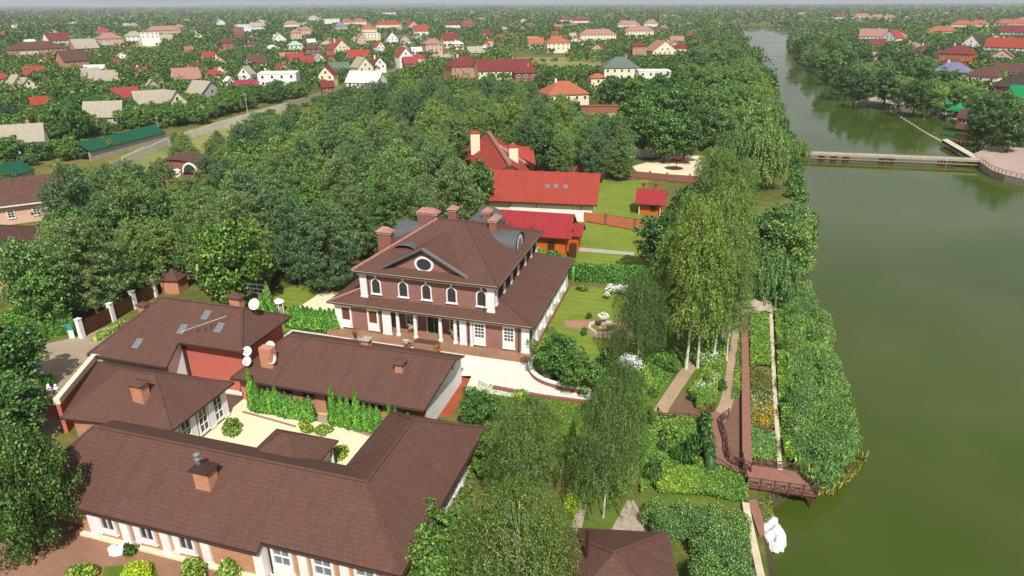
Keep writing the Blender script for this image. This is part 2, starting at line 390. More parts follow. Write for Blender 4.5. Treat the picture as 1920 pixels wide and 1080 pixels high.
class MB:
    """collects faces of ONE object; every face gets a metric UV lying in its own plane"""
    def __init__(s): s.v = []; s.f = []; s.uv = []; s.mi = []; s.sm = []
    def poly(s, pts, m=0, smooth=False):
        pts = [Vector(p) for p in pts]; i = len(s.v)
        n = Vector((0, 0, 0))
        for k in range(len(pts)):
            a, b = pts[k], pts[(k + 1) % len(pts)]
            n += Vector(((a.y - b.y) * (a.z + b.z), (a.z - b.z) * (a.x + b.x), (a.x - b.x) * (a.y + b.y)))
        n = n.normalized() if n.length > 1e-12 else Vector((0, 0, 1))
        if abs(n.z) > 0.999: ex, ey = Vector((1, 0, 0)), Vector((0, 1, 0))
        else:
            ex = Vector((0, 0, 1)).cross(n).normalized(); ey = n.cross(ex)
        s.v += pts; s.f.append(list(range(i, i + len(pts))))
        s.uv += [(p.dot(ex), p.dot(ey)) for p in pts]; s.mi.append(m); s.sm.append(smooth)
    def box(s, x0, x1, y0, y1, z0, z1, m=0):
        a = [(x0, y0, z0), (x1, y0, z0), (x1, y1, z0), (x0, y1, z0), (x0, y0, z1), (x1, y0, z1), (x1, y1, z1), (x0, y1, z1)]
        for q in ((3, 2, 1, 0), (4, 5, 6, 7), (0, 1, 5, 4), (1, 2, 6, 5), (2, 3, 7, 6), (3, 0, 4, 7)):
            s.poly([a[k] for k in q], m)
        return s
    def obox(s, o, ex, n, s0, s1, z0, z1, d0, d1, m=0):
        """box on a wall: along ex, up z, outward n, from origin o"""
        o, ex, n = Vector(o), Vector(ex), Vector(n)
        c = lambda a, d, z: o + ex * a + n * d + Vector((0, 0, z))
        a = [c(s0, d1, z0), c(s1, d1, z0), c(s1, d0, z0), c(s0, d0, z0), c(s0, d1, z1), c(s1, d1, z1), c(s1, d0, z1), c(s0, d0, z1)]
        for q in ((3, 2, 1, 0), (4, 5, 6, 7), (0, 1, 5, 4), (1, 2, 6, 5), (2, 3, 7, 6), (3, 0, 4, 7)):
            s.poly([a[k] for k in q], m)
        return s
    def prism(s, poly2, z0, z1, m=0, mtop=None):
        b = [(x, y, z0) for x, y in poly2]; t = [(x, y, z1) for x, y in poly2]
        n = len(b)
        for k in range(n): s.poly([b[k], b[(k + 1) % n], t[(k + 1) % n], t[k]], m)
        s.poly(t, m if mtop is None else mtop); s.poly(b[::-1], m)
        return s
    def tube(s, p0, p1, r0, r1, n=7, m=0, cap=True):
        p0, p1 = Vector(p0), Vector(p1); d = (p1 - p0).normalized()
        a = d.orthogonal().normalized(); b = d.cross(a)
        q0 = [p0 + (a * math.cos(6.2832 * k / n) + b * math.sin(6.2832 * k / n)) * r0 for k in range(n)]
        q1 = [p1 + (a * math.cos(6.2832 * k / n) + b * math.sin(6.2832 * k / n)) * r1 for k in range(n)]
        for k in range(n): s.poly([q0[k], q0[(k + 1) % n], q1[(k + 1) % n], q1[k]], m, True)
        if cap: s.poly(q1, m); s.poly(q0[::-1], m)
        return s
    def path(s, pts, rad, n=6, m=0):
        for k in range(len(pts) - 1): s.tube(pts[k], pts[k + 1], rad[k], rad[k + 1], n, m, cap=(k == len(pts) - 2))
        return s
    def slab(s, polys, th=0.22, m=0, mside=None):
        """roof planes with real thickness, fascia round the open edges"""
        mside = m if mside is None else mside
        key = lambda p: (round(p[0], 2), round(p[1], 2), round(p[2], 2))
        cnt = {}
        for pl in polys:
            for k in range(len(pl)):
                e = frozenset((key(pl[k]), key(pl[(k + 1) % len(pl)]))); cnt[e] = cnt.get(e, 0) + 1
        for pl in polys:
            s.poly(pl, m); s.poly([(p[0], p[1], p[2] - th) for p in pl][::-1], mside)
            for k in range(len(pl)):
                a, b = pl[k], pl[(k + 1) % len(pl)]
                if cnt[frozenset((key(a), key(b)))] == 1:
                    s.poly([a, (a[0], a[1], a[2] - th), (b[0], b[1], b[2] - th), b], mside)
        return s
    def lathe(s, prof, n=16, c=(0, 0, 0), m=0):
        for k in range(len(prof) - 1):
            (r0, z0), (r1, z1) = prof[k], prof[k + 1]
            for j in range(n):
                a0, a1 = 6.2832 * j / n, 6.2832 * (j + 1) / n
                pt = lambda r, a, z: (c[0] + r * math.cos(a), c[1] + r * math.sin(a), c[2] + z)
                if r0 < 1e-6: s.poly([pt(r0, a0, z0), pt(r1, a1, z1), pt(r1, a0, z1)], m, True)
                elif r1 < 1e-6: s.poly([pt(r0, a0, z0), pt(r0, a1, z0), pt(r1, a0, z1)], m, True)
                else: s.poly([pt(r0, a0, z0), pt(r0, a1, z0), pt(r1, a1, z1), pt(r1, a0, z1)], m, True)
        return s
    def mesh(s, name, mats):
        me = bpy.data.meshes.new(name)
        me.from_pydata([tuple(p) for p in s.v], [], s.f)
        uv = me.uv_layers.new(name='UVMap')
        uv.data.foreach_set('uv', np.array(s.uv, dtype=np.float32).ravel())
        mats = [mats] if isinstance(mats, str) else mats
        for k in mats: me.materials.append(MATS[k])
        me.polygons.foreach_set('material_index', s.mi); me.polygons.foreach_set('use_smooth', s.sm)
        me.update()
        return me
    def build(s, name, mats, parent=None, loc=None):
        o = bpy.data.objects.new(name, s.mesh(name, mats))
        if loc is not None: o.location = loc
        return link(o, parent)

def structure(name, mb, mats):
    return tag(mb.build(name, mats), kind='structure')

def sheet(name, pts2, mat, z=0.004):
    mb = MB(); mb.poly([(x, y, z) for x, y in pts2]); return structure(name, mb, mat)

def strip_poly(pts, w):
    """2-D ribbon of width w along a polyline"""
    L, Rr = [], []
    for k, p in enumerate(pts):
        a = np.array(pts[max(0, k - 1)]); b = np.array(pts[min(len(pts) - 1, k + 1)])
        d = (b - a) / (np.linalg.norm(b - a) + 1e-9); n = np.array([-d[1], d[0]]) * w / 2
        L.append(tuple(np.array(p) + n)); Rr.append(tuple(np.array(p) - n))
    return L, Rr

def ribbon(mb, pts, w, z, m=0):
    L, Rr = strip_poly(pts, w)
    for k in range(len(pts) - 1):
        mb.poly([(*Rr[k], z), (*Rr[k + 1], z), (*L[k + 1], z), (*L[k], z)], m)
    return mb

def wall_run(mb, pts, w, z0, z1, m=0):
    L, Rr = strip_poly(pts, w)
    for k in range(len(pts) - 1):
        mb.prism([Rr[k], Rr[k + 1], L[k + 1], L[k]], z0, z1, m)
    return mb

def smooth_line(pts, n=6):
    out = []
    P = [np.array(p, float) for p in pts]; P = [2 * P[0] - P[1]] + P + [2 * P[-1] - P[-2]]
    for k in range(1, len(P) - 2):
        for j in range(n):
            t = j / n; a, b, c, d = P[k - 1], P[k], P[k + 1], P[k + 2]
            out.append(tuple(0.5 * (2 * b + (c - a) * t + (2 * a - 5 * b + 4 * c - d) * t * t + (3 * b - a - 3 * c + d) * t ** 3)))
    out.append(tuple(P[-2])); return out

def inside(poly, x, y):
    poly = np.asarray(poly); x = np.asarray(x, float); y = np.asarray(y, float)
    res = np.zeros(x.shape, bool); n = len(poly)
    for i in range(n):
        x0, y0 = poly[i]; x1, y1 = poly[(i + 1) % n]
        c = ((y0 > y) != (y1 > y)) & (x < (x1 - x0) * (y - y0) / (y1 - y0 + 1e-12) + x0)
        res ^= c
    return res

# ------------------------------------------------------------------ plants
def quads(name, P, T, B, mat, tint=None, extra=None):
    """one mesh of leaf-shaped faces: centre P, half axes T and B"""
    n = len(P)
    V = np.empty((n, 4, 3), np.float32)
    V[:, 0] = P - T; V[:, 1] = P + B - T * 0.1; V[:, 2] = P + T; V[:, 3] = P - B - T * 0.1
    V = V.reshape(-1, 3)
    ev, ef = extra if extra is not None else (np.zeros((0, 3), np.float32), np.zeros((0, 4), np.int32))
    nv = len(V) + len(ev); nf = n + len(ef)
    idx = np.concatenate([np.arange(n * 4, dtype=np.int32), (np.asarray(ef, np.int32) + n * 4).ravel()])
    me = bpy.data.meshes.new(name)
    me.vertices.add(nv); me.vertices.foreach_set('co', np.concatenate([V, np.asarray(ev, np.float32).reshape(-1, 3)]).ravel())
    me.loops.add(nf * 4); me.loops.foreach_set('vertex_index', idx)
    me.polygons.add(nf); me.polygons.foreach_set('loop_start', np.arange(0, nf * 4, 4, dtype=np.int32))
    if tint is not None:
        a = me.attributes.new('tint', 'FLOAT', 'FACE')
        a.data.foreach_set('value', np.concatenate([tint, np.full(len(ef), 0.3)]).astype(np.float32))
    me.materials.append(MATS[mat]); me.update(calc_edges=True)
    return me

def unit(a): return a / (np.linalg.norm(a, axis=-1, keepdims=True) + 1e-9)

def frame(N, r, axis=None):
    ref = r.normal(size=N.shape) if axis is None else axis + r.normal(size=N.shape) * 0.25
    T = unit(ref - N * np.sum(ref * N, -1, keepdims=True)); return T, np.cross(N, T)

def clump_leaves(r, C, rad, n, size, aspect=0.55, up=0.25, jit=0.75, flat=0.8):
    """leaves on the outsides of leaf clumps C (with radius rad)"""
    w = rad ** 2; k = r.choice(len(C), n, p=w / w.sum())
    d = unit(r.normal(size=(n, 3))); d[:, 2] = np.abs(d[:, 2]) * np.where(r.random(n) < 0.75, 1, -1); d = unit(d)
    s = (0.55 + 0.5 * r.random(n) ** 0.6)[:, None]
    P = C[k] + d * s * rad[k][:, None] * np.array([1, 1, flat])
    N = unit(d * 0.8 + r.normal(size=(n, 3)) * jit + np.array([0, 0, up]))
    T, B = frame(N, r)
    sz = size * (0.6 + 0.8 * r.random(n))[:, None]
    return P, T * sz * 0.5 * 1.2, B * sz * 0.5 * aspect * 1.6

def trunk_mesh(name, h, r0, mat, limbs, r, lean=0.25, top=0.9, n=7):
    mb = MB(); pts = []; x = y = 0.0
    for k in range(6):
        pts.append((x, y, h * top * k / 5)); x += r.normal() * lean * 0.4; y += r.normal() * lean * 0.4
    rad = [r0 * (1 - 0.82 * k / 5) for k in range(6)]; rad[0] *= 1.25
    mb.path(pts, rad, n)
    for e in limbs:
        t = min(0.92, max(0.12, (e[2] / (h * top)) * 0.72)); q = t * 5; i = min(4, int(q)); w = q - i
        a = Vector(pts[i]).lerp(Vector(pts[i + 1]), w); ra = (rad[i] * (1 - w) + rad[i + 1] * w) * 0.55
        m = a.lerp(Vector(e), 0.5) + Vector((0, 0, -0.04 * h))
        mb.path([a, m, Vector(e)], [ra, ra * 0.65, ra * 0.2], 5)
    return mb.mesh(name, mat)

def make_broad(seed, h=8.0, r=3.2, n=5000, leaf=0.3, mat='leaf_broad', bark='bark_brown', nc=46, low=0.2):
    g = np.random.default_rng(seed)
    d = unit(g.normal(size=(nc, 3))); s = (0.40 + 0.62 * g.random(nc) ** 0.4)[:, None]
    cz = h * (0.5 + low * 0.5); rz = h * (1 - low) * 0.5
    C = d * s * np.array([r, r, rz * 0.92]) * np.clip(1 + 0.14 * g.normal(size=(nc, 1)), .8, 1.12) + np.array([0, 0, cz])
    lob = 1 + 0.16 * np.sin(3 * np.arctan2(C[:, 1], C[:, 0]) + seed); C[:, :2] *= lob[:, None]
    rad = r * (0.16 + 0.13 * g.random(nc))
    P, T, B = clump_leaves(g, C, rad, n, leaf)
    return quads('crown', P, T, B, mat), trunk_mesh('trunk', h, h * 0.026, bark, C[g.choice(nc, 8, False)], g)

def make_pine(seed, h=13.0, n=7000, leaf=0.42, mat='leaf_pine', rmax=2.9, low=0.28):
    g = np.random.default_rng(seed); C = []; rad = []; ends = []
    lv = 15; sq = 0.75 + 0.5 * g.random()
    for k in range(lv):
        t = k / (lv - 1); z = h * (low + (0.95 - low) * t)
        R0 = rmax * max(0.12, 1 - abs(2 * t - 0.75) ** 2.3 * (0.62 if t > 0.375 else 1.0)) ** 0.6 * (0.82 + 0.36 * g.random())
        nb = max(4, int(8 - 3 * t)); a0 = g.random() * 6.28
        for b in range(nb):
            a = a0 + 6.283 * b / nb + g.normal() * 0.25; L = R0 * (0.75 + 0.4 * g.random())
            for q in ((0.35, 0.6, 0.82, 1.0) if L > 1.5 else (0.5, 1.0)):
                for side in ((-0.22, 0.22) if q > 0.55 and L > 1.5 else (0.0,)):
                    aa = a + side * (0.7 + 0.6 * g.random()); C.append((math.cos(aa) * L * q, math.sin(aa) * L * q, z + L * q * 0.24 + g.normal() * 0.18)); rad.append(0.24 + 0.26 * g.random() + 0.18 * (1 - q))
            if g.random() < 0.3: ends.append((math.cos(a) * L * 0.8, math.sin(a) * L * 0.8, z + L * 0.15))
    C.append((0, 0, h)); rad.append(0.5)
    C, rad = np.array(C), np.array(rad)
    w = rad ** 2; k = g.choice(len(C), n, p=w / w.sum())
    d = unit(g.normal(size=(n, 3)) + np.array([0, 0, 0.7])); P = C[k] + d * (rad[k] * (0.35 + 0.65 * g.random(n)))[:, None]
    ax = unit(d + np.array([0, 0, 0.5]) + g.normal(size=(n, 3)) * 0.45)
    N = unit(g.normal(size=(n, 3)) + d * 0.9); T = ax; B = unit(np.cross(N, T))
    sz = leaf * (0.6 + 0.7 * g.random(n))[:, None]
    return quads('crown', P, T * sz * 0.5, B * sz * 0.15, mat), trunk_mesh('trunk', h, 0.2, 'bark_pine', ends, g, 0.12, 0.97)

def make_weeping(seed, h=11.0, r=3.2, n=15000, leaf=0.16, mat='leaf_birch', bark='bark_birch', drop=2.4, nb=200, low=0.12, fork=1, topw=0.55):
    """drooping strands of small leaves (birch, willow)"""
    g = np.random.default_rng(seed); S = []; limbs = []
    nl = 26; heads = []
    for k in range(nl):
        t = (k + 0.5) / nl; z = h * (0.34 + 0.64 * t); a = k * 2.4 + g.normal() * 0.3
        L = r * math.sqrt(max(0.05, 1 - max(0, (t - topw) / (1 - topw)) ** 2 * 0.9)) * (0.6 + 0.45 * g.random())
        heads.append((math.cos(a) * L * 0.75, math.sin(a) * L * 0.75, z)); limbs.append(heads[-1])
    heads.append((0, 0, h))
    H = np.array(heads)
    k = g.choice(len(H), nb); sp = r * 0.30
    O = H[k] + g.normal(size=(nb, 3)) * np.array([sp, sp, sp * 0.6])
    rr = np.linalg.norm(O[:, :2], axis=1, keepdims=True); lim = r * 1.1
    O[:, :2] *= np.minimum(1, lim / (rr + 1e-6))
    O[:, 2] = np.minimum(O[:, 2], h * (1.02 - 0.28 * (np.minimum(rr[:, 0], lim) / lim) ** 2))
    Ls = drop * (0.45 + 0.8 * g.random(nb)); Ls = np.minimum(Ls, O[:, 2] - h * low * 0.8 * g.random(nb))
    j = g.choice(nb, n); t = g.random(n)
    out = unit(np.c_[O[j][:, :2], np.zeros(n)])
    P = O[j] + out * (0.35 * np.sin(t * 1.6))[:, None] - np.c_[np.zeros(n), np.zeros(n), (t ** 1.15) * Ls[j]] + g.normal(size=(n, 3)) * np.array([0.11, 0.11, 0.08])
    ax = unit(np.array([0, 0, -1.0]) + g.normal(size=(n, 3)) * 0.3)
    N = unit(out * 0.7 + g.normal(size=(n, 3)) * 0.7 + np.array([0, 0, 0.45]))
    T, B = frame(N, g, ax)
    sz = leaf * (0.6 + 0.8 * g.random(n))[:, None]
    tm = trunk_mesh('trunk', h, h * 0.007 + 0.04, bark, limbs, g, 0.35, 0.95)
    return quads('crown', P, T * sz * 0.85, B * sz * 0.24, mat), tm

def make_thuja(seed, h=3.0, r=0.6, n=1300, leaf=0.2, mat='leaf_thuja'):
    g = np.random.default_rng(seed); t = g.random(n) ** 0.8; a = g.random(n) * 6.283
    prof = lambda t: r * np.minimum(1, (1 - t) ** 0.75 * 1.15) * np.minimum(1, 0.65 + t * 3)
    rr = prof(t) * (0.8 + 0.3 * g.random(n)) * (1 + 0.12 * np.sin(a * 5 + t * 9))
    P = np.c_[np.cos(a) * rr, np.sin(a) * rr, t * h]
    out = np.c_[np.cos(a), np.sin(a), np.full(n, 0.35)]
    N = unit(out + g.normal(size=(n, 3)) * 0.5); T, B = frame(N, g, np.c_[np.cos(a) * 0.3, np.sin(a) * 0.3, np.ones(n)])
    sz = leaf * (0.6 + 0.8 * g.random(n))[:, None]
    ev, ef = [], []  # unseen inner cone added behind the foliage to block light
    for k in range(8):
        for q in range(7):
            for (kk, qq) in ((k, q), (k + 1, q), (k + 1, q + 1), (k, q + 1)):
                tt = qq / 7; R0 = float(prof(np.array(tt))) * 0.78
                ev.append((math.cos(kk * 0.7854) * R0, math.sin(kk * 0.7854) * R0, tt * h * 0.95))
            ef.append([len(ev) - 4, len(ev) - 3, len(ev) - 2, len(ev) - 1])
    crown = quads('crown', P, T * sz * 0.7, B * sz * 0.35, mat, extra=(np.array(ev), np.array(ef)))
    mb = MB(); mb.tube((0, 0, -0.1), (0, 0, h * 0.4), 0.07, 0.03, 6)
    return crown, mb.mesh('trunk', 'bark_brown')

def make_spruce(seed, h=12.0, r=2.4, n=3500, leaf=0.4, mat='leaf_spruce'):
    g = np.random.default_rng(seed); t = g.random(n) ** 0.75; a = g.random(n) * 6.283
    tier = 1 + 0.22 * np.sin(t * 60)
    rr = r * (1 - t) ** 0.9 * tier * (0.45 + 0.6 * g.random(n) ** 0.5)
    P = np.c_[np.cos(a) * rr, np.sin(a) * rr, h * 0.06 + t * h * 0.94 - rr * 0.25]
    ax = np.c_[np.cos(a), np.sin(a), np.full(n, -0.25)]
    N = unit(np.c_[np.cos(a) * 0.3, np.sin(a) * 0.3, np.ones(n)] + g.normal(size=(n, 3)) * 0.5); T, B = frame(N, g, ax)
    sz = leaf * (0.6 + 0.8 * g.random(n))[:, None]
    return quads('crown', P, T * sz * 0.7, B * sz * 0.35, mat), trunk_mesh('trunk', h, 0.18, 'bark_brown', [], g, 0.05, 0.98)

def make_shrub(seed, h=1.4, r=1.0, n=1300, leaf=0.17, mat='leaf_shrub', nc=16):
    g = np.random.default_rng(seed); d = unit(g.normal(size=(nc, 3))); d[:, 2] = np.abs(d[:, 2])
    C = d * np.array([r * 0.6, r * 0.6, h * 0.62]) * (0.5 + 0.5 * g.random((nc, 1))) + np.array([0, 0, h * 0.12])
    P, T, B = clump_leaves(g, C, np.full(nc, min(r, h) * 0.42) * (0.8 + 0.4 * g.random(nc)), n, leaf)
    P[:, 2] = np.maximum(P[:, 2], 0.03)
    mb = MB()
    for k in range(5):
        e = C[k]; mb.tube((0, 0, -0.05), tuple(e), 0.035, 0.012, 5)
    return quads('crown', P, T, B, mat), mb.mesh('stems', 'bark_brown')

def place(name, proto, label, cat, x, y, s=1.0, sz=None, rz=None, group=None, z=0.0, rnd=random):
    """a plant: an Empty at its foot with its crown and trunk"""
    o = thing(name, label, cat, (x, y, z), rnd.random() * 6.28 if rz is None else rz, group)
    o.scale = (s, s, s if sz is None else sz)
    crown, trunk = proto
    link(bpy.data.objects.new('crown' if trunk.name.startswith('trunk') else 'foliage', crown), o)
    link(bpy.data.objects.new('trunk' if trunk.name.startswith('trunk') else 'stems', trunk), o)
    return o

def hedge(name, label, pts, w, h, mat='leaf_hedge', leaf=0.2, dens=55, z=0.0, group=None, cat='hedge'):
    """clipped hedge: dense foliage over an added light-blocking core, following a line"""
    g = np.random.default_rng(len(label) + int(abs(pts[0][0]) * 10)); Ps, Ns = [], []
    ev, ef = [], []  # solid core added under the leaves, unseen, to stop light passing through
    L, Rr = strip_poly(pts, w * 0.82)
    for k in range(len(pts) - 1):
        a, b = np.array(pts[k]), np.array(pts[k + 1]); ln = np.linalg.norm(b - a); d = (b - a) / ln; nn = np.array([-d[1], d[0]])
        m = max(20, int(dens * ln * (w + 2 * h)))
        u = g.random(m); side = g.random(m) * (w + 2 * h)
        top = side < w
        off = np.where(top, side - w / 2, np.where(side < w + h, -w / 2, w / 2))
        zz = np.where(top, h, np.where(side < w + h, side - w, side - w - h))
        bulge = 0.10 * np.sin(u * ln * 1.7) + 0.07 * g.normal(size=m)
        off = off + np.sign(off) * np.where(top, 0, bulge); zz = zz + np.where(top, bulge, 0)
        Ps.append(np.c_[a[0] + d[0] * u * ln + nn[0] * off, a[1] + d[1] * u * ln + nn[1] * off, np.maximum(zz, 0.03) + z])
        Ns.append(np.where(top[:, None], np.array([0, 0, 1.0]), np.c_[nn[0] * np.sign(off), nn[1] * np.sign(off), np.full(m, 0.3)]))
        q = [(*Rr[k], z), (*Rr[k + 1], z), (*L[k + 1], z), (*L[k], z)]; tq = [(p[0], p[1], z + h * 0.9) for p in q]
        base = len(ev); ev += q + tq
        for f in ((4, 5, 6, 7), (0, 1, 5, 4), (1, 2, 6, 5), (2, 3, 7, 6), (3, 0, 4, 7)): ef.append([base + i for i in f])
    P = np.concatenate(Ps); N = unit(np.concatenate(Ns) + g.normal(size=P.shape) * 0.55)
    T, B = frame(N, g); sz = leaf * (0.6 + 0.8 * g.random(len(P)))[:, None]
    me = quads(name, P, T * sz * 0.6, B * sz * 0.42, mat, extra=(np.array(ev), np.array(ef)), tint=g.random(len(P)))
    o = link(bpy.data.objects.new(name, me)); tag(o, label, cat, group); return o

def bed(name, label, poly, n, h0, h1, mat='leaf_bed', leaf=0.22, cat='plants', lump=1.2, blade=False, z=0.0, seed=1, width=0.4, flower=None):
    """ground cover that nobody could count"""
    g = np.random.default_rng(seed); a = np.asarray(poly); lo, hi = a.min(0), a.max(0)
    X = []
    while sum(map(len, X)) < n:
        q = lo + (hi - lo) * g.random((n * 2, 2)); X.append(q[inside(poly, q[:, 0], q[:, 1])])
    q = np.concatenate(X)[:n]
    ph = g.random(6) * 6.28
    f = np.sin(q[:, 0] / lump + ph[0]) * np.sin(q[:, 1] / lump + ph[1]) + 0.6 * np.sin(q[:, 0] / lump * 2.3 + ph[2] + q[:, 1]) * np.sin(q[:, 1] / lump * 1.9 + ph[3])
    f = np.clip(0.5 + f * 0.35, 0, 1); H = h0 + (h1 - h0) * f
    tint = np.clip(0.5 + 0.5 * np.sin(q[:, 0] / (lump * 2.1) + ph[4]) * np.sin(q[:, 1] / (lump * 2.6) + ph[5]) + 0.2 * g.normal(size=n), 0, 1)
    zz = z + H * (0.25 + 0.75 * g.random(n) ** 0.5)
    P = np.c_[q + g.normal(size=(n, 2)) * 0.05, zz]
    if blade:
        ax = unit(np.array([0.15, 0.1, 1.0]) + g.normal(size=(n, 3)) * 0.45); N = unit(g.normal(size=(n, 3)) + np.array([0, -0.4, 0.6])); T = ax; B = unit(np.cross(N, T))
    else:
        N = unit(g.normal(size=(n, 3)) * 0.7 + np.array([0, 0, 0.9])); T, B = frame(N, g)
    sz = leaf * (0.6 + 0.8 * g.random(n))[:, None]
    me = quads(name, P, T * sz * 0.6, B * sz * 0.6 * width, mat, tint=tint)
    o = link(bpy.data.objects.new(name, me)); tag(o, label, cat, kind='stuff'); return o
# ------------------------------------------------------------------ the setting
SHORE_PX = [(1452, 1200), (1436, 1080), (1424, 1000), (1418, 955), (1448, 938), (1470, 925), (1472, 880), (1470, 800), (1468, 700), (1466, 620), (1476, 560), (1505, 520), (1518, 480),
            (1505, 430), (1494, 380), (1490, 330), (1486, 296), (1476, 262), (1462, 225), (1452, 195), (1446, 172), (1434, 146), (1420, 120), (1406, 98), (1396, 80), (1386, 64), (1372, 54),
            (1400, 50), (1450, 51), (1500, 55), (1490, 66), (1479, 78), (1482, 95), (1500, 118), (1530, 138), (1570, 162), (1610, 184), (1650, 186), (1700, 192), (1755, 214), (1800, 236),
            (1850, 262), (1905, 274), (1985, 285), (2060, 350), (2300, 440), (2700, 700), (3000, 1200)]
SHORE = GP(SHORE_PX, -1.0)
mb = MB(); mb.poly([(x, y, -1.0) for x, y in SHORE]); structure('water', mb, 'water')
BIG = 14000.0
nodes = [Vector(p) for p in SHORE] + [Vector((sx * BIG, sy * BIG)) for sx, sy in ((-1, -1), (1, -1), (1, 1), (-1, 1))]
n = len(SHORE)
edges = [(k, (k + 1) % n) for k in range(n)] + [(n, n + 1), (n + 1, n + 2), (n + 2, n + 3), (n + 3, n)]
vs, es, fs, *_ = delaunay_2d_cdt(nodes, edges, [], 0, 1e-5)
mb = MB()
for f in fs:
    c = sum((vs[k] for k in f), Vector((0, 0))) / len(f)
    if not bool(inside(SHORE, np.array([c.x]), np.array([c.y]))[0]): mb.poly([(vs[k].x, vs[k].y, 0.0) for k in f])
structure('ground', mb, 'earth')
mb = MB()
cen = np.array(SHORE)
area = 0.5 * sum(cen[k][0] * cen[(k + 1) % n][1] - cen[(k + 1) % n][0] * cen[k][1] for k in range(n)); sg = 1 if area > 0 else -1
inn = []
for k in range(n):
    d = cen[(k + 1) % n] - cen[k - 1]; d = d / np.linalg.norm(d); inn.append(cen[k] + sg * np.array([-d[1], d[0]]) * 1.3)
for k in range(n):
    j = (k + 1) % n
    mb.poly([(*cen[k], 0.0), (*cen[j], 0.0), (*inn[j], -1.8), (*inn[k], -1.8)])
structure('bank', mb, 'bank_earth')

# distant low hills beyond the plain
mb = MB(); prev = None
g = np.random.default_rng(3)
for k in range(91):
    a = YAW + R(50 - k * 100 / 90); d = 11500.0
    h = 20 + 22 * (0.5 + 0.5 * math.sin(k * 0.19 + 1.0)) + 6 * math.sin(k * 0.53) + 3 * math.sin(k * 1.31)
    if k > 52: h *= max(0.25, 1 - (k - 52) / 16)
    cur = [(CAM[0] - math.sin(a) * (d - 2500), CAM[1] + math.cos(a) * (d - 2500), -1.0), (CAM[0] - math.sin(a) * d, CAM[1] + math.cos(a) * d, h), (CAM[0] - math.sin(a) * (d + 900), CAM[1] + math.cos(a) * (d + 900), -1.0)]
    if prev:
        mb.poly([prev[0], cur[0], cur[1], prev[1]], 0, True); mb.poly([prev[1], cur[1], cur[2], prev[2]], 0, True)
    prev = cur
structure('hills', mb, 'far_land')

# estate surfaces (one above the other, a few millimetres apart)
sheet('lawn', [(-0.95, 37.0), (-0.95, 58.4)] + GP([(1086, 535), (1200, 548), (1215, 620), (1180, 650), (1120, 700), (1000, 700)]), 'lawn', 0.004)
sheet('lawn', GP([(1040, 505), (1086, 415), (1245, 440), (1225, 512)]), 'lawn', 0.004)
sheet('lawn', GP([(1110, 400), (1126, 338), (1215, 338), (1205, 410)]), 'lawn', 0.004)
sheet('garden_path', GP([(1075, 463), (1190, 473), (1188, 479), (1072, 470)]), 'concrete', 0.010)
sheet('lawn', GP([(880, 700), (960, 720), (1110, 760), (1100, 830), (1000, 870), (890, 850)]), 'lawn_rough', 0.004)
sheet('lawn', GP([(1060, 930), (1160, 930), (1170, 1010), (1050, 1010)]), 'lawn_rough', 0.004)
sheet('lawn', GP([(1180, 640), (1400, 590), (1396, 770), (1330, 800), (1330, 900), (1390, 900), (1400, 950), (1200, 940), (1200, 780)]), 'lawn_rough', 0.004)
sheet('lawn', GP([(440, 560), (560, 535), (640, 535), (640, 600), (560, 620), (480, 620)]), 'lawn', 0.004)
sheet('grass_verge', GP([(-20, 640), (40, 600), (140, 600), (150, 632), (80, 640), (-20, 800)]), 'lawn_rough', 0.004)
sheet('sandy_lot', GP([(1185, 312), (1260, 292), (1345, 292), (1345, 333), (1200, 328)]), 'sand', 0.02)
sheet('patio', [(-33, -10), (-9, -10), (-9, 0.6), (-33, 0.6)], 'patio_brick', 0.004)
sheet('lawn', GP([(195, 1062), (290, 1056), (300, 1090), (190, 1095)]), 'lawn_rough', 0.010)
sheet('courtyard', [(-29, 8.8), (-8.2, 8.8), (-8.2, 20), (-29, 20)], 'cream_paving', 0.006)
mb = MB(); ribbon(mb, GP([(500, 752), (560, 775), (640, 792), (700, 812)]), 1.3, 0.011); structure('courtyard_path', mb, 'gravel_path')
mb = MB(); ribbon(mb, GP([(455, 772), (520, 790), (555, 800)]), 0.3, 0.013); structure('courtyard_edging', mb, 'rose_paving')
sheet('courtyard', [(-35.3, 17.2), (-28, 17.2), (-28, 21.1), (-35.3, 21.1)], 'white_paving', 0.008)
sheet('courtyard', [(-32, 28), (-0.6, 28), (-0.6, 35.4), (-32, 35.4)], 'white_paving', 0.006)
sheet('courtyard', GP([(843, 688), (985, 676), (1003, 690), (1012, 716), (1060, 733), (1106, 742), (1106, 755), (1010, 744), (930, 728), (890, 712), (852, 704)]), 'white_paving', 0.010)
sheet('courtyard', GP([(545, 585), (608, 545), (660, 550), (650, 610), (590, 600)]), 'cream_paving', 0.008)
sheet('ramp', GP([(852, 705), (884, 705), (848, 782), (800, 782)]), 'orange_paving', 0.010)
sheet('driveway', GP([(20, 760), (85, 645), (160, 628), (235, 600), (300, 620), (300, 700), (180, 700), (100, 820), (40, 840)]), 'drive', 0.006)
sheet('fountain_court', GP([(1058, 601), (1108, 601), (1160, 603), (1196, 622), (1186, 632), (1150, 636), (1112, 632), (1100, 618), (1060, 612)]), 'rose_paving', 0.010)
def path(name, px, w, mat, z=0.012):
    mb = MB(); ribbon(mb, smooth_line(GP(px), 5), w, z); structure(name, mb, mat)
path('garden_path', [(1386, 585), (1384, 620), (1376, 670), (1370, 715), (1362, 755), (1345, 790)], 1.25, 'gravel_path')
path('garden_path', [(1302, 678), (1282, 705), (1258, 740), (1236, 775)], 1.35, 'gravel_path')
sheet('flower_bed_soil', GP([(1255, 770), (1275, 738), (1340, 742), (1330, 790)]), 'soil', 0.010)
sheet('cobbled_path', GP([(1176, 938), (1188, 938), (1228, 1005), (1140, 1005)]), 'stone', 0.012)
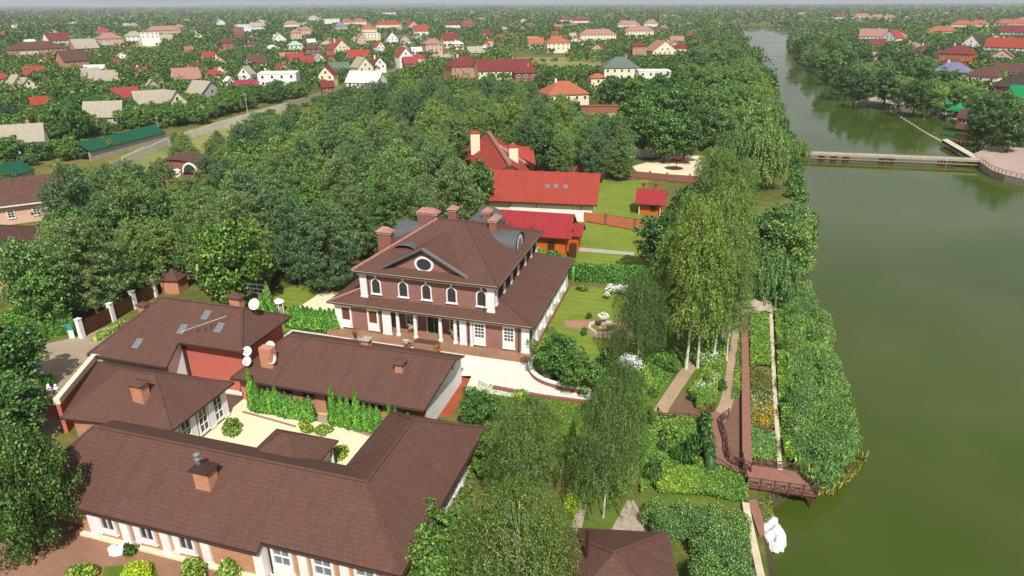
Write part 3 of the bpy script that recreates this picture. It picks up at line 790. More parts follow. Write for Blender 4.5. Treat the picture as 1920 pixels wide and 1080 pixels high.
path('cobbled_path', [(1092, 945), (1086, 970), (1078, 1000)], 0.8, 'stone')
sheet('garden_soil', GP([(1400, 590), (1450, 590), (1466, 880), (1404, 880)]), 'soil', 0.008)

# the village road with its sandy verge, and fields farther off
ROAD = GP([(225, 308), (310, 264), (420, 230), (500, 206), (560, 190), (640, 166), (700, 148), (760, 126), (840, 104), (900, 92)])
mb = MB(); ribbon(mb, ROAD, 7.4, 0.03); structure('road_verge', mb, 'field_green')
mb = MB(); ribbon(mb, ROAD, 5.0, 0.05); structure('road', mb, 'asphalt')
sheet('meadow', GP([(240, 345), (255, 300), (420, 240), (530, 205), (520, 240), (440, 290), (400, 335)]), 'field_green', 0.02)
sheet('field', GP([(228, 97), (302, 97), (300, 81), (232, 81)]), 'dry_grass', 0.1)
sheet('field', GP([(965, 134), (1150, 134), (1130, 108), (965, 108)]), 'field_green', 0.1)
sheet('field', GP([(1108, 230), (1172, 230), (1172, 210), (1108, 208)]), 'dry_grass', 0.05)
sheet('pond', GP([(436, 84), (470, 84), (510, 72), (505, 60), (470, 60), (440, 66)]), 'water', 0.15)
sheet('pond', GP([(-30, 57), (30, 56), (34, 49), (-30, 47)]), 'water', 0.15)
# ------------------------------------------------------------------ building kit
def win(parent, o, ex, n, s, z0, w, h, frame='white_plaster', pane='glass', cols=2, rows=3, fw=0.12, panel=0.0, sill=True, name='window', bar=0.05):
    """framed window on a wall; panel = height of the white panel below the panes"""
    f = MB(); a, b = s - w / 2, s + w / 2; D = 0.16
    f.obox(o, ex, n, a, a + fw, z0, z0 + h, 0.0, D).obox(o, ex, n, b - fw, b, z0, z0 + h, 0.0, D)
    f.obox(o, ex, n, a + fw, b - fw, z0 + h - fw, z0 + h, 0.0, D)
    f.obox(o, ex, n, a + fw, b - fw, z0, z0 + max(fw, panel), 0.0, D - 0.01)
    zb = z0 + max(fw, panel)
    for k in range(1, cols):
        c = a + fw + (w - 2 * fw) * k / cols; f.obox(o, ex, n, c - bar / 2, c + bar / 2, zb, z0 + h - fw, 0.0, D - 0.03)
    for k in range(1, rows):
        c = zb + (z0 + h - fw - zb) * k / rows; f.obox(o, ex, n, a + fw, b - fw, c - bar / 2, c + bar / 2, 0.0, D - 0.035)
    if sill: f.obox(o, ex, n, a - 0.06, b + 0.06, z0 - 0.07, z0, 0.0, 0.18)
    W = f.build(name, frame, parent)
    g = MB(); g.obox(o, ex, n, a + fw * 0.6, b - fw * 0.6, zb - 0.03, z0 + h - fw * 0.6, -0.02, 0.03); g.build('pane', pane, W)
    return W

def arch_pts(s, z0, w, h, k=10):
    r = w / 2; zc = z0 + h - r
    return [(s - r, z0), (s + r, z0)] + [(s + r * math.cos(math.pi * j / k), zc + r * math.sin(math.pi * j / k)) for j in range(k + 1)]

def arch_win(parent, o, ex, n, s, z0, w, h, fw=0.16):
    o, ex, n = Vector(o), Vector(ex), Vector(n); up = Vector((0, 0, 1))
    O, I = arch_pts(s, z0, w, h), arch_pts(s, z0 + fw * 0.6, w - 2 * fw, h - fw * 1.6)
    f = MB(); at = lambda p, d: o + ex * p[0] + up * p[1] + n * d
    m = len(O)
    for k in range(m):
        j = (k + 1) % m
        f.poly([at(O[k], .1), at(O[j], .1), at(I[j], .1), at(I[k], .1)]); f.poly([at(O[k], 0), at(O[j], 0), at(O[j], .1), at(O[k], .1)]); f.poly([at(I[k], .1), at(I[j], .1), at(I[j], 0), at(I[k], 0)])
    f.obox(o, ex, n, s - 0.13, s + 0.13, z0 + h - 0.02, z0 + h + 0.42, 0.0, 0.14)
    f.obox(o, ex, n, s - w / 2 - 0.1, s + w / 2 + 0.1, z0 - 0.1, z0, 0.0, 0.2)
    W = f.build('window', 'white_plaster', parent)
    g = MB(); g.poly([at(p, 0.03) for p in I]); g.build('pane', 'glass', W)
    b = MB(); b.obox(o, ex, n, s - 0.03, s + 0.03, z0 + 0.08, z0 + h - 0.2, 0.03, 0.06)
    for k in (0.33, 0.62): b.obox(o, ex, n, s - w / 2 + fw, s + w / 2 - fw, z0 + h * k - 0.02, z0 + h * k + 0.02, 0.03, 0.055)
    b.build('glazing_bar', 'dark_wood', W)
    return W

def pilaster(parent, o, ex, n, s, w, z0, z1, d=0.12, mat='white_plaster', name='pilaster'):
    m = MB(); m.obox(o, ex, n, s - w / 2, s + w / 2, z0, z1, 0.0, d)
    m.obox(o, ex, n, s - w / 2 - 0.05, s + w / 2 + 0.05, z0, z0 + 0.22, 0.0, d + 0.05); m.obox(o, ex, n, s - w / 2 - 0.05, s + w / 2 + 0.05, z1 - 0.2, z1, 0.0, d + 0.05)
    return m.build(name, mat, parent)

def chimney(parent, x, y, w, d, z0, z1, mat='brick_chimney', cap='roof_brown', band=True, caph=0.55):
    c = MB(); c.box(x - w / 2, x + w / 2, y - d / 2, y + d / 2, z0, z1)
    C = c.build('chimney', mat, parent)
    if band:
        b = MB(); b.box(x - w / 2 - .08, x + w / 2 + .08, y - d / 2 - .08, y + d / 2 + .08, z1, z1 + 0.28)
        k = max(2, int(w / 0.4))
        for j in range(k):
            xx = x - w / 2 + w * (j + 0.5) / k; b.box(xx - .07, xx + .07, y - d / 2 - .1, y - d / 2 - .082, z1 + .06, z1 + .22, 1)
        b.build('band', ['white_plaster', 'dark_opening'], C); z1 += 0.28
    p = MB(); a, e = w / 2 + 0.2, d / 2 + 0.2; q = max(0.0, a - e)
    hip(p, x - a, x + a, y - e, y + e, z1, caph, 0.08); p.build('cap', cap, C)
    return C

def hip_polys(x0, x1, y0, y1, z, rise, ends=(1, 1), inset=None):
    """hip (ends 1) or gable (ends 0) roof planes, ridge along the longer side x"""
    ym = (y0 + y1) / 2; e = (y1 - y0) / 2 if inset is None else inset
    if x1 - x0 < y1 - y0 and ends == (1, 1):
        xm = (x0 + x1) / 2; e = (x1 - x0) / 2 if inset is None else inset; a, b = (xm, y0 + e, z + rise), (xm, y1 - e, z + rise)
        if b[1] - a[1] < 0.05:
            return [[(x0, y0, z), (x1, y0, z), a], [(x1, y0, z), (x1, y1, z), a], [(x1, y1, z), (x0, y1, z), a], [(x0, y1, z), (x0, y0, z), a]]
        return [[(x0, y0, z), (x1, y0, z), a], [(x1, y0, z), (x1, y1, z), b, a], [(x1, y1, z), (x0, y1, z), b], [(x0, y1, z), (x0, y0, z), a, b]]
    a, b = (x0 + (e if ends[0] else 0), ym, z + rise), (x1 - (e if ends[1] else 0), ym, z + rise)
    if b[0] - a[0] < 0.05:
        return [[(x0, y0, z), (x1, y0, z), a], [(x1, y0, z), (x1, y1, z), a], [(x1, y1, z), (x0, y1, z), a], [(x0, y1, z), (x0, y0, z), a]]
    P = [[(x0, y0, z), (x1, y0, z), b, a], [(x1, y1, z), (x0, y1, z), a, b]]
    if ends[1]: P.append([(x1, y0, z), (x1, y1, z), b])
    if ends[0]: P.append([(x0, y1, z), (x0, y0, z), a])
    return P

def hip(mb, x0, x1, y0, y1, z, rise, th=0.2, ends=(1, 1), m=0, mside=None, inset=None):
    mb.slab(hip_polys(x0, x1, y0, y1, z, rise, ends, inset), th, m, mside); return mb

def ridge_caps(parent, segs, mat='roof_brown', r=0.13, name='ridge_cap'):
    m = MB()
    for a, b in segs: m.tube((a[0], a[1], a[2] + 0.02), (b[0], b[1], b[2] + 0.02), r, r, 6)
    return m.build(name, mat, parent)

def gutter(parent, segs, r=0.09):
    m = MB()
    for a, b in segs: m.tube(a, b, r, r, 6)
    return m.build('gutter', 'gutter', parent)

def pipe(parent, x, y, z0, z1, r=0.06, mat='gutter', name='downpipe'):
    m = MB(); m.tube((x, y, z0), (x, y, z1), r, r, 7); return m.build(name, mat, parent)

def skylight(parent, c, nrm, upd, w=0.8, h=1.2):
    """roof window lying on a roof plane"""
    nrm = Vector(nrm).normalized(); upd = Vector(upd).normalized(); ex = upd.cross(nrm); c = Vector(c)
    def bx(m, a0, a1, b0, b1, d0, d1):
        P = [c + ex * a + upd * b + nrm * d for d in (d0, d1) for a, b in ((a0, b0), (a1, b0), (a1, b1), (a0, b1))]
        for q in ((4, 5, 6, 7), (0, 1, 5, 4), (1, 2, 6, 5), (2, 3, 7, 6), (3, 0, 4, 7)): m.poly([P[k] for k in q])
    f = MB(); t = 0.1
    bx(f, -w / 2, -w / 2 + t, -h / 2, h / 2, -0.05, 0.12); bx(f, w / 2 - t, w / 2, -h / 2, h / 2, -0.05, 0.12)
    bx(f, -w / 2 + t, w / 2 - t, -h / 2, -h / 2 + t, -0.05, 0.12); bx(f, -w / 2 + t, w / 2 - t, h / 2 - t, h / 2, -0.05, 0.12)
    S = f.build('skylight', 'steel', parent)
    g = MB(); bx(g, -w / 2 + t, w / 2 - t, -h / 2 + t, h / 2 - t, 0.0, 0.07); g.build('pane', 'glass_blue', S)
    return S

XF, YF = Vector((1, 0, 0)), Vector((0, -1, 0))      # along a front wall, outward of a front wall
XR, YR = Vector((0, 1, 0)), Vector((1, 0, 0))       # along a right-hand wall, outward of it

# ------------------------------------------------------------------ the brick mansion
M = thing('mansion', 'large two-storey brick mansion with white columns, round gable window and brown hipped roof', 'mansion', (-14, 46.7, 0))
M0 = Vector(M.location)
def settle(root):
    """parts were modelled in estate coordinates: hang them on the thing's foot point"""
    inv = Matrix.LocRotScale(root.location, root.rotation_euler, (1, 1, 1)).inverted()
    for c in root.children: c.matrix_parent_inverse = inv

m = MB(); m.box(-26.9, -0.9, 35.3, 58.4, 0.0, 0.55); m.build('terrace', 'patio_brick', M)
m = MB()
for k in range(3): m.box(-14.9 - .0, -12.3, 34.4 + k * 0.3, 35.3, 0.0, 0.17 + 0.17 * k - (0.002 * k))
m.build('steps', 'patio_brick', M)
m = MB(); m.prism([(-26.1, 36.7), (-19.4, 36.7), (-19.4, 38.6), (-9, 38.6), (-9, 36.7), (-1.2, 36.7), (-1.2, 58), (-26.1, 58)], 0.55, 4.25); m.build('wall', 'brick_mansion', M)
m = MB(); m.box(-1.2, -1.14, 38.0, 58.0, 0.55, 4.2); m.build('side_wall', 'white_plaster', M)
m = MB(); m.box(-22.7, -5.5, 37.4, 56.7, 4.4, 8.45); m.build('upper_wall', 'brick_mansion', M)
H1, H2 = (-5.5, 39.4, 6.0), (-22.7, 38.8, 5.7)
m = MB()
m.slab([[(-26.8, 36, 4.3), (-0.5, 36, 4.3), H1, (-5.5, 37.4, 5.0), (-22.7, 37.4, 5.0), H2],
        [(-0.5, 36, 4.3), (-0.5, 58.8, 4.3), (-5.5, 55.8, 6.0), H1],
        [(-26.8, 58.8, 4.3), (-26.8, 36, 4.3), H2, (-22.7, 55.8, 5.7)],
        [(-0.5, 58.8, 4.3), (-26.8, 58.8, 4.3), (-22.7, 55.8, 5.7), (-22.7, 56.7, 5.2), (-5.5, 56.7, 5.2), (-5.5, 55.8, 6.0)]], 0.24, 0, 1)
m.build('lower_roof', ['roof_brown', 'cream_plaster'], M)
ridge_caps(M, [((-0.5, 36, 4.3), H1)], 'roof_brown'); ridge_caps(M, [((-26.8, 36, 4.3), H2)], 'roof_pink', 0.15)
gutter(M, [((-26.85, 35.93, 4.2), (-0.45, 35.93, 4.2)), ((-0.43, 35.95, 4.2), (-0.43, 58.8, 4.2))])
UE = [(-23.4, 36.7), (-4.8, 36.7), (-4.8, 57.4), (-23.4, 57.4)]; RA, RB = (-16.3, 47.05, 12.5), (-12.5, 47.05, 12.5)
e = [(x, y, 8.5) for x, y in UE]
m = MB(); m.slab([[e[0], e[1], RB, RA], [e[1], e[2], RB], [e[2], e[3], RA, RB], [e[3], e[0], RA]], 0.26, 0, 1); m.build('roof', ['roof_brown', 'cream_plaster'], M)
ridge_caps(M, [(e[1], RB), (e[2], RB), (RA, RB), (e[3], RA)], 'roof_brown'); ridge_caps(M, [(e[0], RA)], 'roof_pink', 0.16)
gutter(M, [((-23.4, 36.63, 8.4), (-4.8, 36.63, 8.4)), ((-4.73, 36.7, 8.4), (-4.73, 57.4, 8.4))])
m = MB(); m.box(-22.95, -5.25, 37.15, 37.4, 7.95, 8.2); m.box(-5.5, -5.25, 37.4, 56.9, 7.95, 8.2); m.build('cornice', 'cream_plaster', M)
m = MB(); m.box(-26.3, -0.95, 36.45, 36.7, 3.75, 4.02); m.build('cornice', 'cream_plaster', M)
# front gable with its round window
m = MB(); m.poly([(-19.2, 38.05, 8.6), (-9.6, 38.05, 8.6), (-14.4, 38.05, 11.4)]); m.poly([(-9.6, 38.3, 8.6), (-19.2, 38.3, 8.6), (-14.4, 38.3, 11.4)]); m.build('gable_wall', 'brick_mansion', M)
m = MB(); m.slab([[(-19.9, 37.6, 8.70), (-14.4, 37.6, 11.72), (-14.4, 44.9, 11.72)], [(-14.4, 37.6, 11.72), (-8.9, 37.6, 8.70), (-14.4, 44.9, 11.72)]], 0.16); m.build('gable_roof', 'roof_brown', M)
m = MB()
for sx in (-1, 1):
    for k in range(2):
        m.tube((-14.4, 37.55 + k * 0.3, 11.78), (-14.4 + sx * 5.6, 37.55 + k * 0.3, 8.72), 0.17, 0.17, 7)
m.build('gable_verge', 'zinc', M)
m = MB(); gl = MB(); k = 28
for j in range(k):
    a0, a1 = 6.2832 * j / k, 6.2832 * (j + 1) / k
    pt = lambda a, rx, rz, y: (-14.4 + rx * math.cos(a), y, 9.75 + rz * math.sin(a))
    m.poly([pt(a0, 1.22, .98, 37.93), pt(a1, 1.22, .98, 37.93), pt(a1, .92, .72, 37.93), pt(a0, .92, .72, 37.93)])
    m.poly([pt(a0, 1.22, .98, 37.93), pt(a0, 1.22, .98, 38.06), pt(a1, 1.22, .98, 38.06), pt(a1, 1.22, .98, 37.93)])
gl.poly([(-14.4 + .95 * math.cos(6.2832 * j / k), 37.99, 9.75 + .75 * math.sin(6.2832 * j / k)) for j in range(k)])
W = m.build('round_window', 'white_plaster', M); gl.build('pane', 'glass', W)
# barrel dormers in grey sheet metal
def barrel(parent, c0, axis, side, R0, zs, zc, L, face=True):
    """vault springing at zs with crown zc; c0 = middle of the open face, axis = direction back into the roof"""
    c0, axis, side = Vector(c0), Vector(axis), Vector(side); m = MB(); n = 12
    prof = lambda f, sc: [c0 + axis * (L * f) + side * (math.cos(math.pi * j / n) * R0 * sc) + Vector((0, 0, zs + (zc - zs) * math.sin(math.pi * j / n) ** 0.85)) for j in range(n + 1)]
    fl = [(0.0, 1.0), (0.35, 0.96), (1.0, 0.9)]
    for (f0, s0), (f1, s1) in zip(fl, fl[1:]):
        a, b = prof(f0, s0), prof(f1, s1)
        for j in range(n): m.poly([a[j], a[j + 1], b[j + 1], b[j]], 0, True)
    for s in (-1, 1):                                # flared skirts running down onto the tiles
        a = c0 + side * (s * R0) + Vector((0, 0, zs)); b = a + axis * L
        m.poly([a, b, b + side * (s * 0.5) - Vector((0, 0, 1.6)), a + side * (s * 1.1) - Vector((0, 0, 1.0))])
    D = m.build('dormer', 'zinc', parent)
    if face:
        a = prof(0.0, 0.94); w = MB(); w.poly([p + axis * 0.12 for p in a]); 
        w.poly([c0 + side * (-R0 * .94) + axis * .12 + Vector((0, 0, zs)), c0 + side * (R0 * .94) + axis * .12 + Vector((0, 0, zs)), c0 + side * (R0 * .94) + axis * .12 + Vector((0, 0, zs - 1)), c0 + side * (-R0 * .94) + axis * .12 + Vector((0, 0, zs - 1))])
        w.build('front', 'zinc', D)
        w = MB(); q = [c0 + axis * 0.06 + side * (math.cos(math.pi * j / n) * R0 * 0.55) + Vector((0, 0, zs + 0.1 + (zc - zs) * 0.8 * math.sin(math.pi * j / n))) for j in range(n + 1)]
        w.poly(q); w.build('window', 'white_plaster', D)
        w = MB(); q = [c0 + axis * 0.03 + side * (math.cos(math.pi * j / n) * R0 * 0.36) + Vector((0, 0, zs + 0.2 + (zc - zs) * 0.56 * math.sin(math.pi * j / n))) for j in range(n + 1)]
        w.poly(q); w.build('pane', 'glass_blue', D)
    return D
barrel(M, (-5.7, 48.9, 0), (-1, 0, 0), (0, 1, 0), 2.3, 9.0, 11.0, 5.2)
barrel(M, (-22.5, 48.9, 0), (1, 0, 0), (0, 1, 0), 2.3, 9.0, 11.2, 5.2)
barrel(M, (-12.2, 56.4, 0), (0, -1, 0), (1, 0, 0), 2.3, 9.1, 11.9, 7.0)
barrel(M, (-18.2, 40.9, 0), (0, 1, 0), (1, 0, 0), 1.5, 9.9, 10.75, 2.6, face=False)
for a in ((-21.3, 42.2, 1.8, 1.0, 8.6, 11.7), (-18.7, 49.8, 2.8, 1.1, 10.6, 12.2), (-15.9, 51.8, 1.1, 1.1, 10.2, 12.3), (-9.3, 49.6, 1.0, 2.0, 9.8, 12.1), (-10.9, 51.4, 1.0, 1.0, 9.8, 12.5)):
    chimney(M, *a, mat='brick_dark', cap='roof_pink')
# front openings
o = Vector((0, 36.7, 0))
for s, pane in ((-24.7, 'shutter_brown'), (-21.0, 'shutter_brown'), (-7.2, 'glass'), (-3.6, 'glass')):
    win(M, o, XF, YF, s, 0.85, 1.5, 2.85, pane=pane, cols=1 if pane != 'glass' else 3, rows=1 if pane != 'glass' else 4, panel=0.95, fw=0.2)
for s, w in ((-25.75, 0.85), (-19.15, 1.15), (-9.25, 0.85), (-8.2, 0.3), (-1.6, 0.95)): pilaster(M, o, XF, YF, s, w, 0.55, 4.05, 0.14)
for s in (-25.0, -17.0, -13.0): pass
for s in (-17.75, -15.45, -12.2, -10.3):
    m = MB(); m.lathe([(0.30, 0), (0.30, 0.2), (0.22, 0.25), (0.24, 1.4), (0.19, 3.3), (0.30, 3.4), (0.30, 3.5)], 14, (s, 36.75, 0.55)); m.build('column', 'white_plaster', M)
ob = Vector((0, 38.6, 0))
m = MB(); m.obox(ob, XF, YF, -14.75, -12.75, 0.55, 3.7, 0.0, 0.12); D = m.build('door_frame', 'white_plaster', M)
m = MB(); m.obox(ob, XF, YF, -14.6, -13.78, 0.56, 3.5, 0.1, 0.16).obox(ob, XF, YF, -13.72, -12.9, 0.56, 3.5, 0.1, 0.16); d = m.build('door', 'door_green', M)
m = MB(); m.obox(ob, XF, YF, -13.68, -13.62, 1.5, 1.8, 0.16, 0.22); m.build('handle', 'steel', d)
for s in (-16.7, -10.9): win(M, ob, XF, YF, s, 1.1, 1.6, 2.4, cols=3, rows=4, panel=0.3)
m = MB(); m.box(-15.3, -12.1, 35.5, 36.6, 0.552, 0.575); m.build('door_mat', 'dark_wood', M)
for s in (-20.6, -17.0, -14.0, -10.8, -7.1): arch_win(M, Vector((0, 37.4, 0)), XF, YF, s, 5.5, 1.35, 2.05)
for s, w in ((-22.25, 0.9), (-5.95, 0.9)): pilaster(M, Vector((0, 37.4, 0)), XF, YF, s, w, 4.9, 7.95, 0.16)
orr = Vector((-5.5, 0, 0))
for v in (37.9, 41.0, 44.0, 47.0, 50.5, 53.5, 56.2): pilaster(M, orr, XR, YR, v, 0.6, 5.6, 7.95, 0.14)
for v in (39.5, 42.5, 45.5, 48.8, 52.0, 54.9): win(M, orr, XR, YR, v, 6.25, 1.2, 1.4, cols=2, rows=2, sill=False, frame='dark_wood')
os_ = Vector((-1.14, 0, 0))
for v in (40, 44, 48, 52, 56): pilaster(M, os_, XR, YR, v, 0.7, 0.55, 4.0, 0.12)
for v in (42, 46, 50, 54): win(M, os_, XR, YR, v, 1.4, 1.3, 1.8, cols=2, rows=2)
for x in (-19.9, -8.55, -2.35): pipe(M, x, 36.5, 0.55, 4.2)
for x in (-21.6, -6.75): pipe(M, x, 37.25, 5.0, 8.4)
settle(M)

# ------------------------------------------------------------------ the long low house in front, with its rear wing
E_ = thing('long_house', 'long single-storey brick house with white pilasters and L-shaped brown tiled roof', 'house', (-16, 5, 0)); B_ = E_
m = MB(); m.prism([(-31.6, 0.6), (-27.2, 0.6), (-27.2, 0.0), (-10.9, 0.0), (-10.9, 0.6), (-0.8, 0.6), (-0.8, 16.6), (-8.4, 16.6), (-8.4, 8.5), (-31.6, 8.5)], 0.0, 3.45); m.build('wall', 'brick_orange', E_)
RZ = 6.5; A, Bq, Cq = (-4.6, 4.6, RZ), (-29.2, 4.6, RZ), (-4.6, 12.7, RZ)
m = MB(); m.slab([[(-32.5, -0.6, 3.11), (-10.7, -0.6, 3.11), (-10.7, 0, 3.5), (0, 0, 3.5), A, Bq],
                  [Bq, A, (-9.2, 9.2, 3.5), (-32.5, 9.2, 3.5)], [(-32.5, 9.2, 3.5), (-32.5, -0.6, 3.11), Bq],
                  [A, Cq, (-9.2, 17.3, 3.5), (-9.2, 9.2, 3.5)], [(0, 0, 3.5), (0, 17.3, 3.5), Cq, A], [(0, 17.3, 3.5), (-9.2, 17.3, 3.5), Cq]], 0.22, 0, 1)
m.build('roof', ['roof_brown', 'gutter'], E_)
ridge_caps(E_, [(Bq, A), (A, Cq), ((0, 0, 3.5), A), ((0, 17.3, 3.5), Cq), ((-9.2, 17.3, 3.5), Cq), ((-32.5, -0.6, 3.11), Bq)])
gutter(E_, [((-32.5, -0.68, 3.02), (-10.66, -0.68, 3.02)), ((-10.64, -0.68, 3.02), (-10.64, -0.08, 3.4)), ((-10.6, -0.08, 3.4), (0.08, -0.08, 3.4)), ((0.08, -0.08, 3.4), (0.08, 17.3, 3.4))])
of, of2 = Vector((0, 0.0, 0)), Vector((0, 0.6, 0))
m = MB(); m.box(-27.4, -10.7, -0.35, 0.0, 0.0, 0.22); m.box(-10.7, -0.6, 0.25, 0.6, 0.0, 0.22); m.build('plinth', 'cream_plaster', E_)
for s in (-26.0, -22.9, -19.2, -15.6): pilaster(E_, of, XF, YF, s, 0.75, 0.2, 3.05, 0.16)
for s in (-24.5, -20.85, -17.3): win(E_, of, XF, YF, s, 0.75, 1.5, 2.1, cols=2, rows=1, fw=0.18, panel=0.35); pilaster(E_, of, XF, YF, s - 1.0, 0.42, 0.5, 3.05, 0.12)
m = MB(); m.box(-11.5, -10.72, -0.16, 0.6, 0.2, 3.1); m.build('pilaster', 'white_plaster', E_)
for s in (-9.6, -6.3, -3.0): win(E_, of2, XF, YF, s, 0.5, 1.7, 2.5, cols=2, rows=2, fw=0.2, panel=0.7, pane='glass_blue')
for s in (-7.9, -4.6, -1.3): pilaster(E_, of2, XF, YF, s, 0.7, 0.2, 3.3, 0.16)
pipe(E_, -10.55, 0.42, 0.2, 3.4); pipe(E_, -0.7, 0.5, 0.1, 3.4)
orr = Vector((-0.8, 0, 0))
for v in (1.4, 4.4, 7.4, 10.4, 13.4, 16.2): pilaster(E_, orr, XR, YR, v, 0.7, 0.1, 3.3, 0.16)
for v in (2.9, 5.9, 8.9, 11.9, 14.8): win(E_, orr, XR, YR, v, 0.7, 1.5, 2.2, cols=2, rows=1, fw=0.18)
chimney(E_, -16.9, 2.6, 1.3, 1.0, 4.0, 6.6, band=False, caph=0.3, cap='gutter')
m = MB(); m.lathe([(0.14, 0), (0.14, .5), (.26, .5), (.26, .62), (.14, .62), (.14, .9), (.26, .9), (.26, 1.02), (0, 1.15)], 10, (-17.3, 2.6, 6.7)); m.build('flue', 'steel', E_)
# porch roof over the courtyard door
m = MB(); hip(m, -17.9, -11.7, 6.5, 12.3, 3.3, 2.1, 0.18, (1, 1)); m.build('porch_roof', 'roof_brown', E_)
for x in (-17.4, -12.2): pipe(E_, x, 11.8, 0.0, 3.3, 0.14, 'white_plaster', 'porch_post')
# rear wing
dA, dB, dC, dD = (-37.6, 8.0), (-43.0, 17.4), (-26.4, 17.7), (-26.4, 9.2)
m = MB(); m.prism([(-36.9, 8.6), (-42.0, 16.8), (-27.1, 17.0), (-27.1, 8.4)], 0.0, 3.45); m.build('wing_wall', 'brick_orange', E_)
z3 = lambda p, z=3.5: (p[0], p[1], z)
r1, r2 = (-35.2, 13.0, 6.3), (-31.0, 13.0, 6.3)
m = MB(); m.slab([[z3(dA), z3(dD), r2, r1], [z3(dD), z3(dC), r2], [z3(dC), z3(dB), r1, r2], [z3(dB), z3(dA), r1]], 0.2, 0, 1); m.build('wing_roof', ['roof_brown', 'gutter'], E_)
ridge_caps(E_, [(z3(dC), r2), (z3(dD), r2), (r1, r2), (z3(dA), r1)], r=0.1)
m = MB(); wall_run(m, [G(105, 748, 3.9), G(176, 664, 3.9), G(233, 667, 3.9)], 0.55, 3.3, 3.9); m.build('parapet', 'cream_plaster', E_)
m = MB(); wall_run(m, [G(105, 748, 3.9), G(176, 664, 3.9)], 0.35, 0.0, 3.3); m.build('parapet_wall', 'red_plaster', E_)
od = Vector((-27.1, 0, 0))
for v in (10.2, 12.3, 14.6, 16.6): pilaster(E_, od, XR, YR, v, 0.6, 0.1, 3.3, 0.14)
for v in (11.3, 13.5, 15.6): win(E_, od, XR, YR, v, 0.4, 1.3, 2.6, cols=2, rows=3)
chimney(E_, -30.9, 11.0, 1.2, 0.9, 4.6, 6.6, band=False, caph=0.3)
settle(E_)

# ------------------------------------------------------------------ the side house with the red wall
C_ = thing('side_house', 'steep brown-roofed house with bare red wall, skylights and rooftop antennas', 'house', (-36, 24.8, 0))
m = MB(); m.box(-44.0, -35.4, 18.7, 30.8, 0.0, 4.1); 
m.poly([(-35.36, 18.7, 0), (-35.36, 21.2, 0), (-35.36, 21.2, 5.7), (-35.36, 18.7, 4.2)]); m.build('wall', 'white_plaster', C_)
m = MB(); m.box(-35.38, -28.0, 21.2, 28.4, 0.0, 5.6); m.build('red_wall', 'red_plaster', C_)
c0, c1 = (-40.4, 24.8, 8.0), (-29.9, 24.8, 8.0)
m = MB(); m.slab([[(-44.8, 17.8, 3.8), (-34.6, 17.8, 3.8), (-35.0, 20.4, 5.36), (-27.2, 20.4, 5.36), c1, c0], [(-27.2, 20.4, 5.36), (-27.2, 29.2, 5.36), c1],
                  [(-27.2, 29.2, 5.36), (-35.0, 29.2, 5.36), (-35.0, 31.8, 3.8), (-44.8, 31.8, 3.8), c0, c1], [(-44.8, 31.8, 3.8), (-44.8, 17.8, 3.8), c0]], 0.22, 0, 1); m.build('roof', ['roof_brown', 'gutter'], C_)
ridge_caps(C_, [(c0, c1), ((-27.2, 20.4, 5.36), c1), ((-44.8, 17.8, 3.8), c0), ((-27.2, 29.2, 5.36), c1)])
gutter(C_, [((-44.8, 17.72, 3.7), (-34.6, 17.72, 3.7)), ((-35.0, 20.32, 5.27), (-27.2, 20.32, 5.27))])
nf = (0, -0.6, 1); uf = (0, 1, 0.6)
pl = lambda x, y: (x, y, 3.8 + 0.6 * (y - 17.8) + 0.02)
for x, y in ((-39.6, 19.6), (-35.4, 21.7), (-33.6, 23.5), (-31.2, 22.4)): skylight(C_, pl(x, y), nf, uf)
chimney(C_, -42.0, 23.6, 0.9, 0.8, 5.6, 7.5, band=False, caph=0.3); chimney(C_, -31.2, 25.6, 1.3, 0.8, 7.0, 8.9, band=False, caph=0.5)
m = MB(); m.box(-35.3, -35.0, 20.95, 21.15, 0.1, 5.3); m.build('downpipe', 'gutter', C_)
settle(C_)

def dish(label, x, y, z, yaw=0.0, r=0.45, mast=0.8, group=None):
    t = thing('satellite_dish', label, 'satellite dish', (x, y, z), yaw, group)
    m = MB(); m.tube((0, 0, -mast), (0, 0, 0.15), 0.035, 0.035, 6); m.build('mast', 'steel', t)
    m = MB(); n = 16; tilt = Matrix.Rotation(R(58), 4, 'X')
    ring = lambda rr, d: [tilt @ Vector((rr * math.cos(6.2832 * j / n), rr * math.sin(6.2832 * j / n), d)) + Vector((0, -0.1, 0.3)) for j in range(n)]
    rs = [ring(0.001, -0.10), ring(r * 0.5, -0.07), ring(r, 0.02), ring(r * 1.03, 0.0), ring(r * .5, -0.1)]
    rs = [[p * 1.0 for p in q] for q in rs]
    for a, b in zip(rs, rs[1:]):
        for j in range(n): m.poly([a[j], a[(j + 1) % n], b[(j + 1) % n], b[j]], 0, True)
    m.build('reflector', 'dish_white', t)
    m = MB(); f = tilt @ Vector((0, 0, 0.45)) + Vector((0, -0.1, 0.3)); b = tilt @ Vector((0, -r, 0.0)) + Vector((0, -0.1, 0.3))
    m.tube(b, f, 0.02, 0.02, 5); m.tube(f, f + Vector((0, 0.1, 0.03)), 0.05, 0.05, 6); m.build('feed_arm', 'steel', t)
    return t
dish('white satellite dish standing alone beside the antenna on the side house ridge', -28.6, 25.2, 8.2, 0.1, 0.62)
gD = 'dishes round the brick chimney stack'
for x, y, z, ya in ((-26.9, 20.9, 5.0, 0.2), (-26.6, 20.3, 4.2, 0.0), (-24.0, 20.9, 4.5, -0.1), (-25.2, 22.4, 5.1, 0.3)):
    dish('white satellite dish fixed beside the tall brick chimney of the garage roof', x, y, z, ya, 0.5, 0.9, gD)
t = thing('tv_antenna', 'thin metal television antenna on a pole behind the white satellite dish', 'antenna', (-28.9, 26.4, 7.0))
m = MB(); m.tube((0, 0, 0), (0, 0, 3.4), 0.03, 0.02, 6); m.build('mast', 'steel', t)
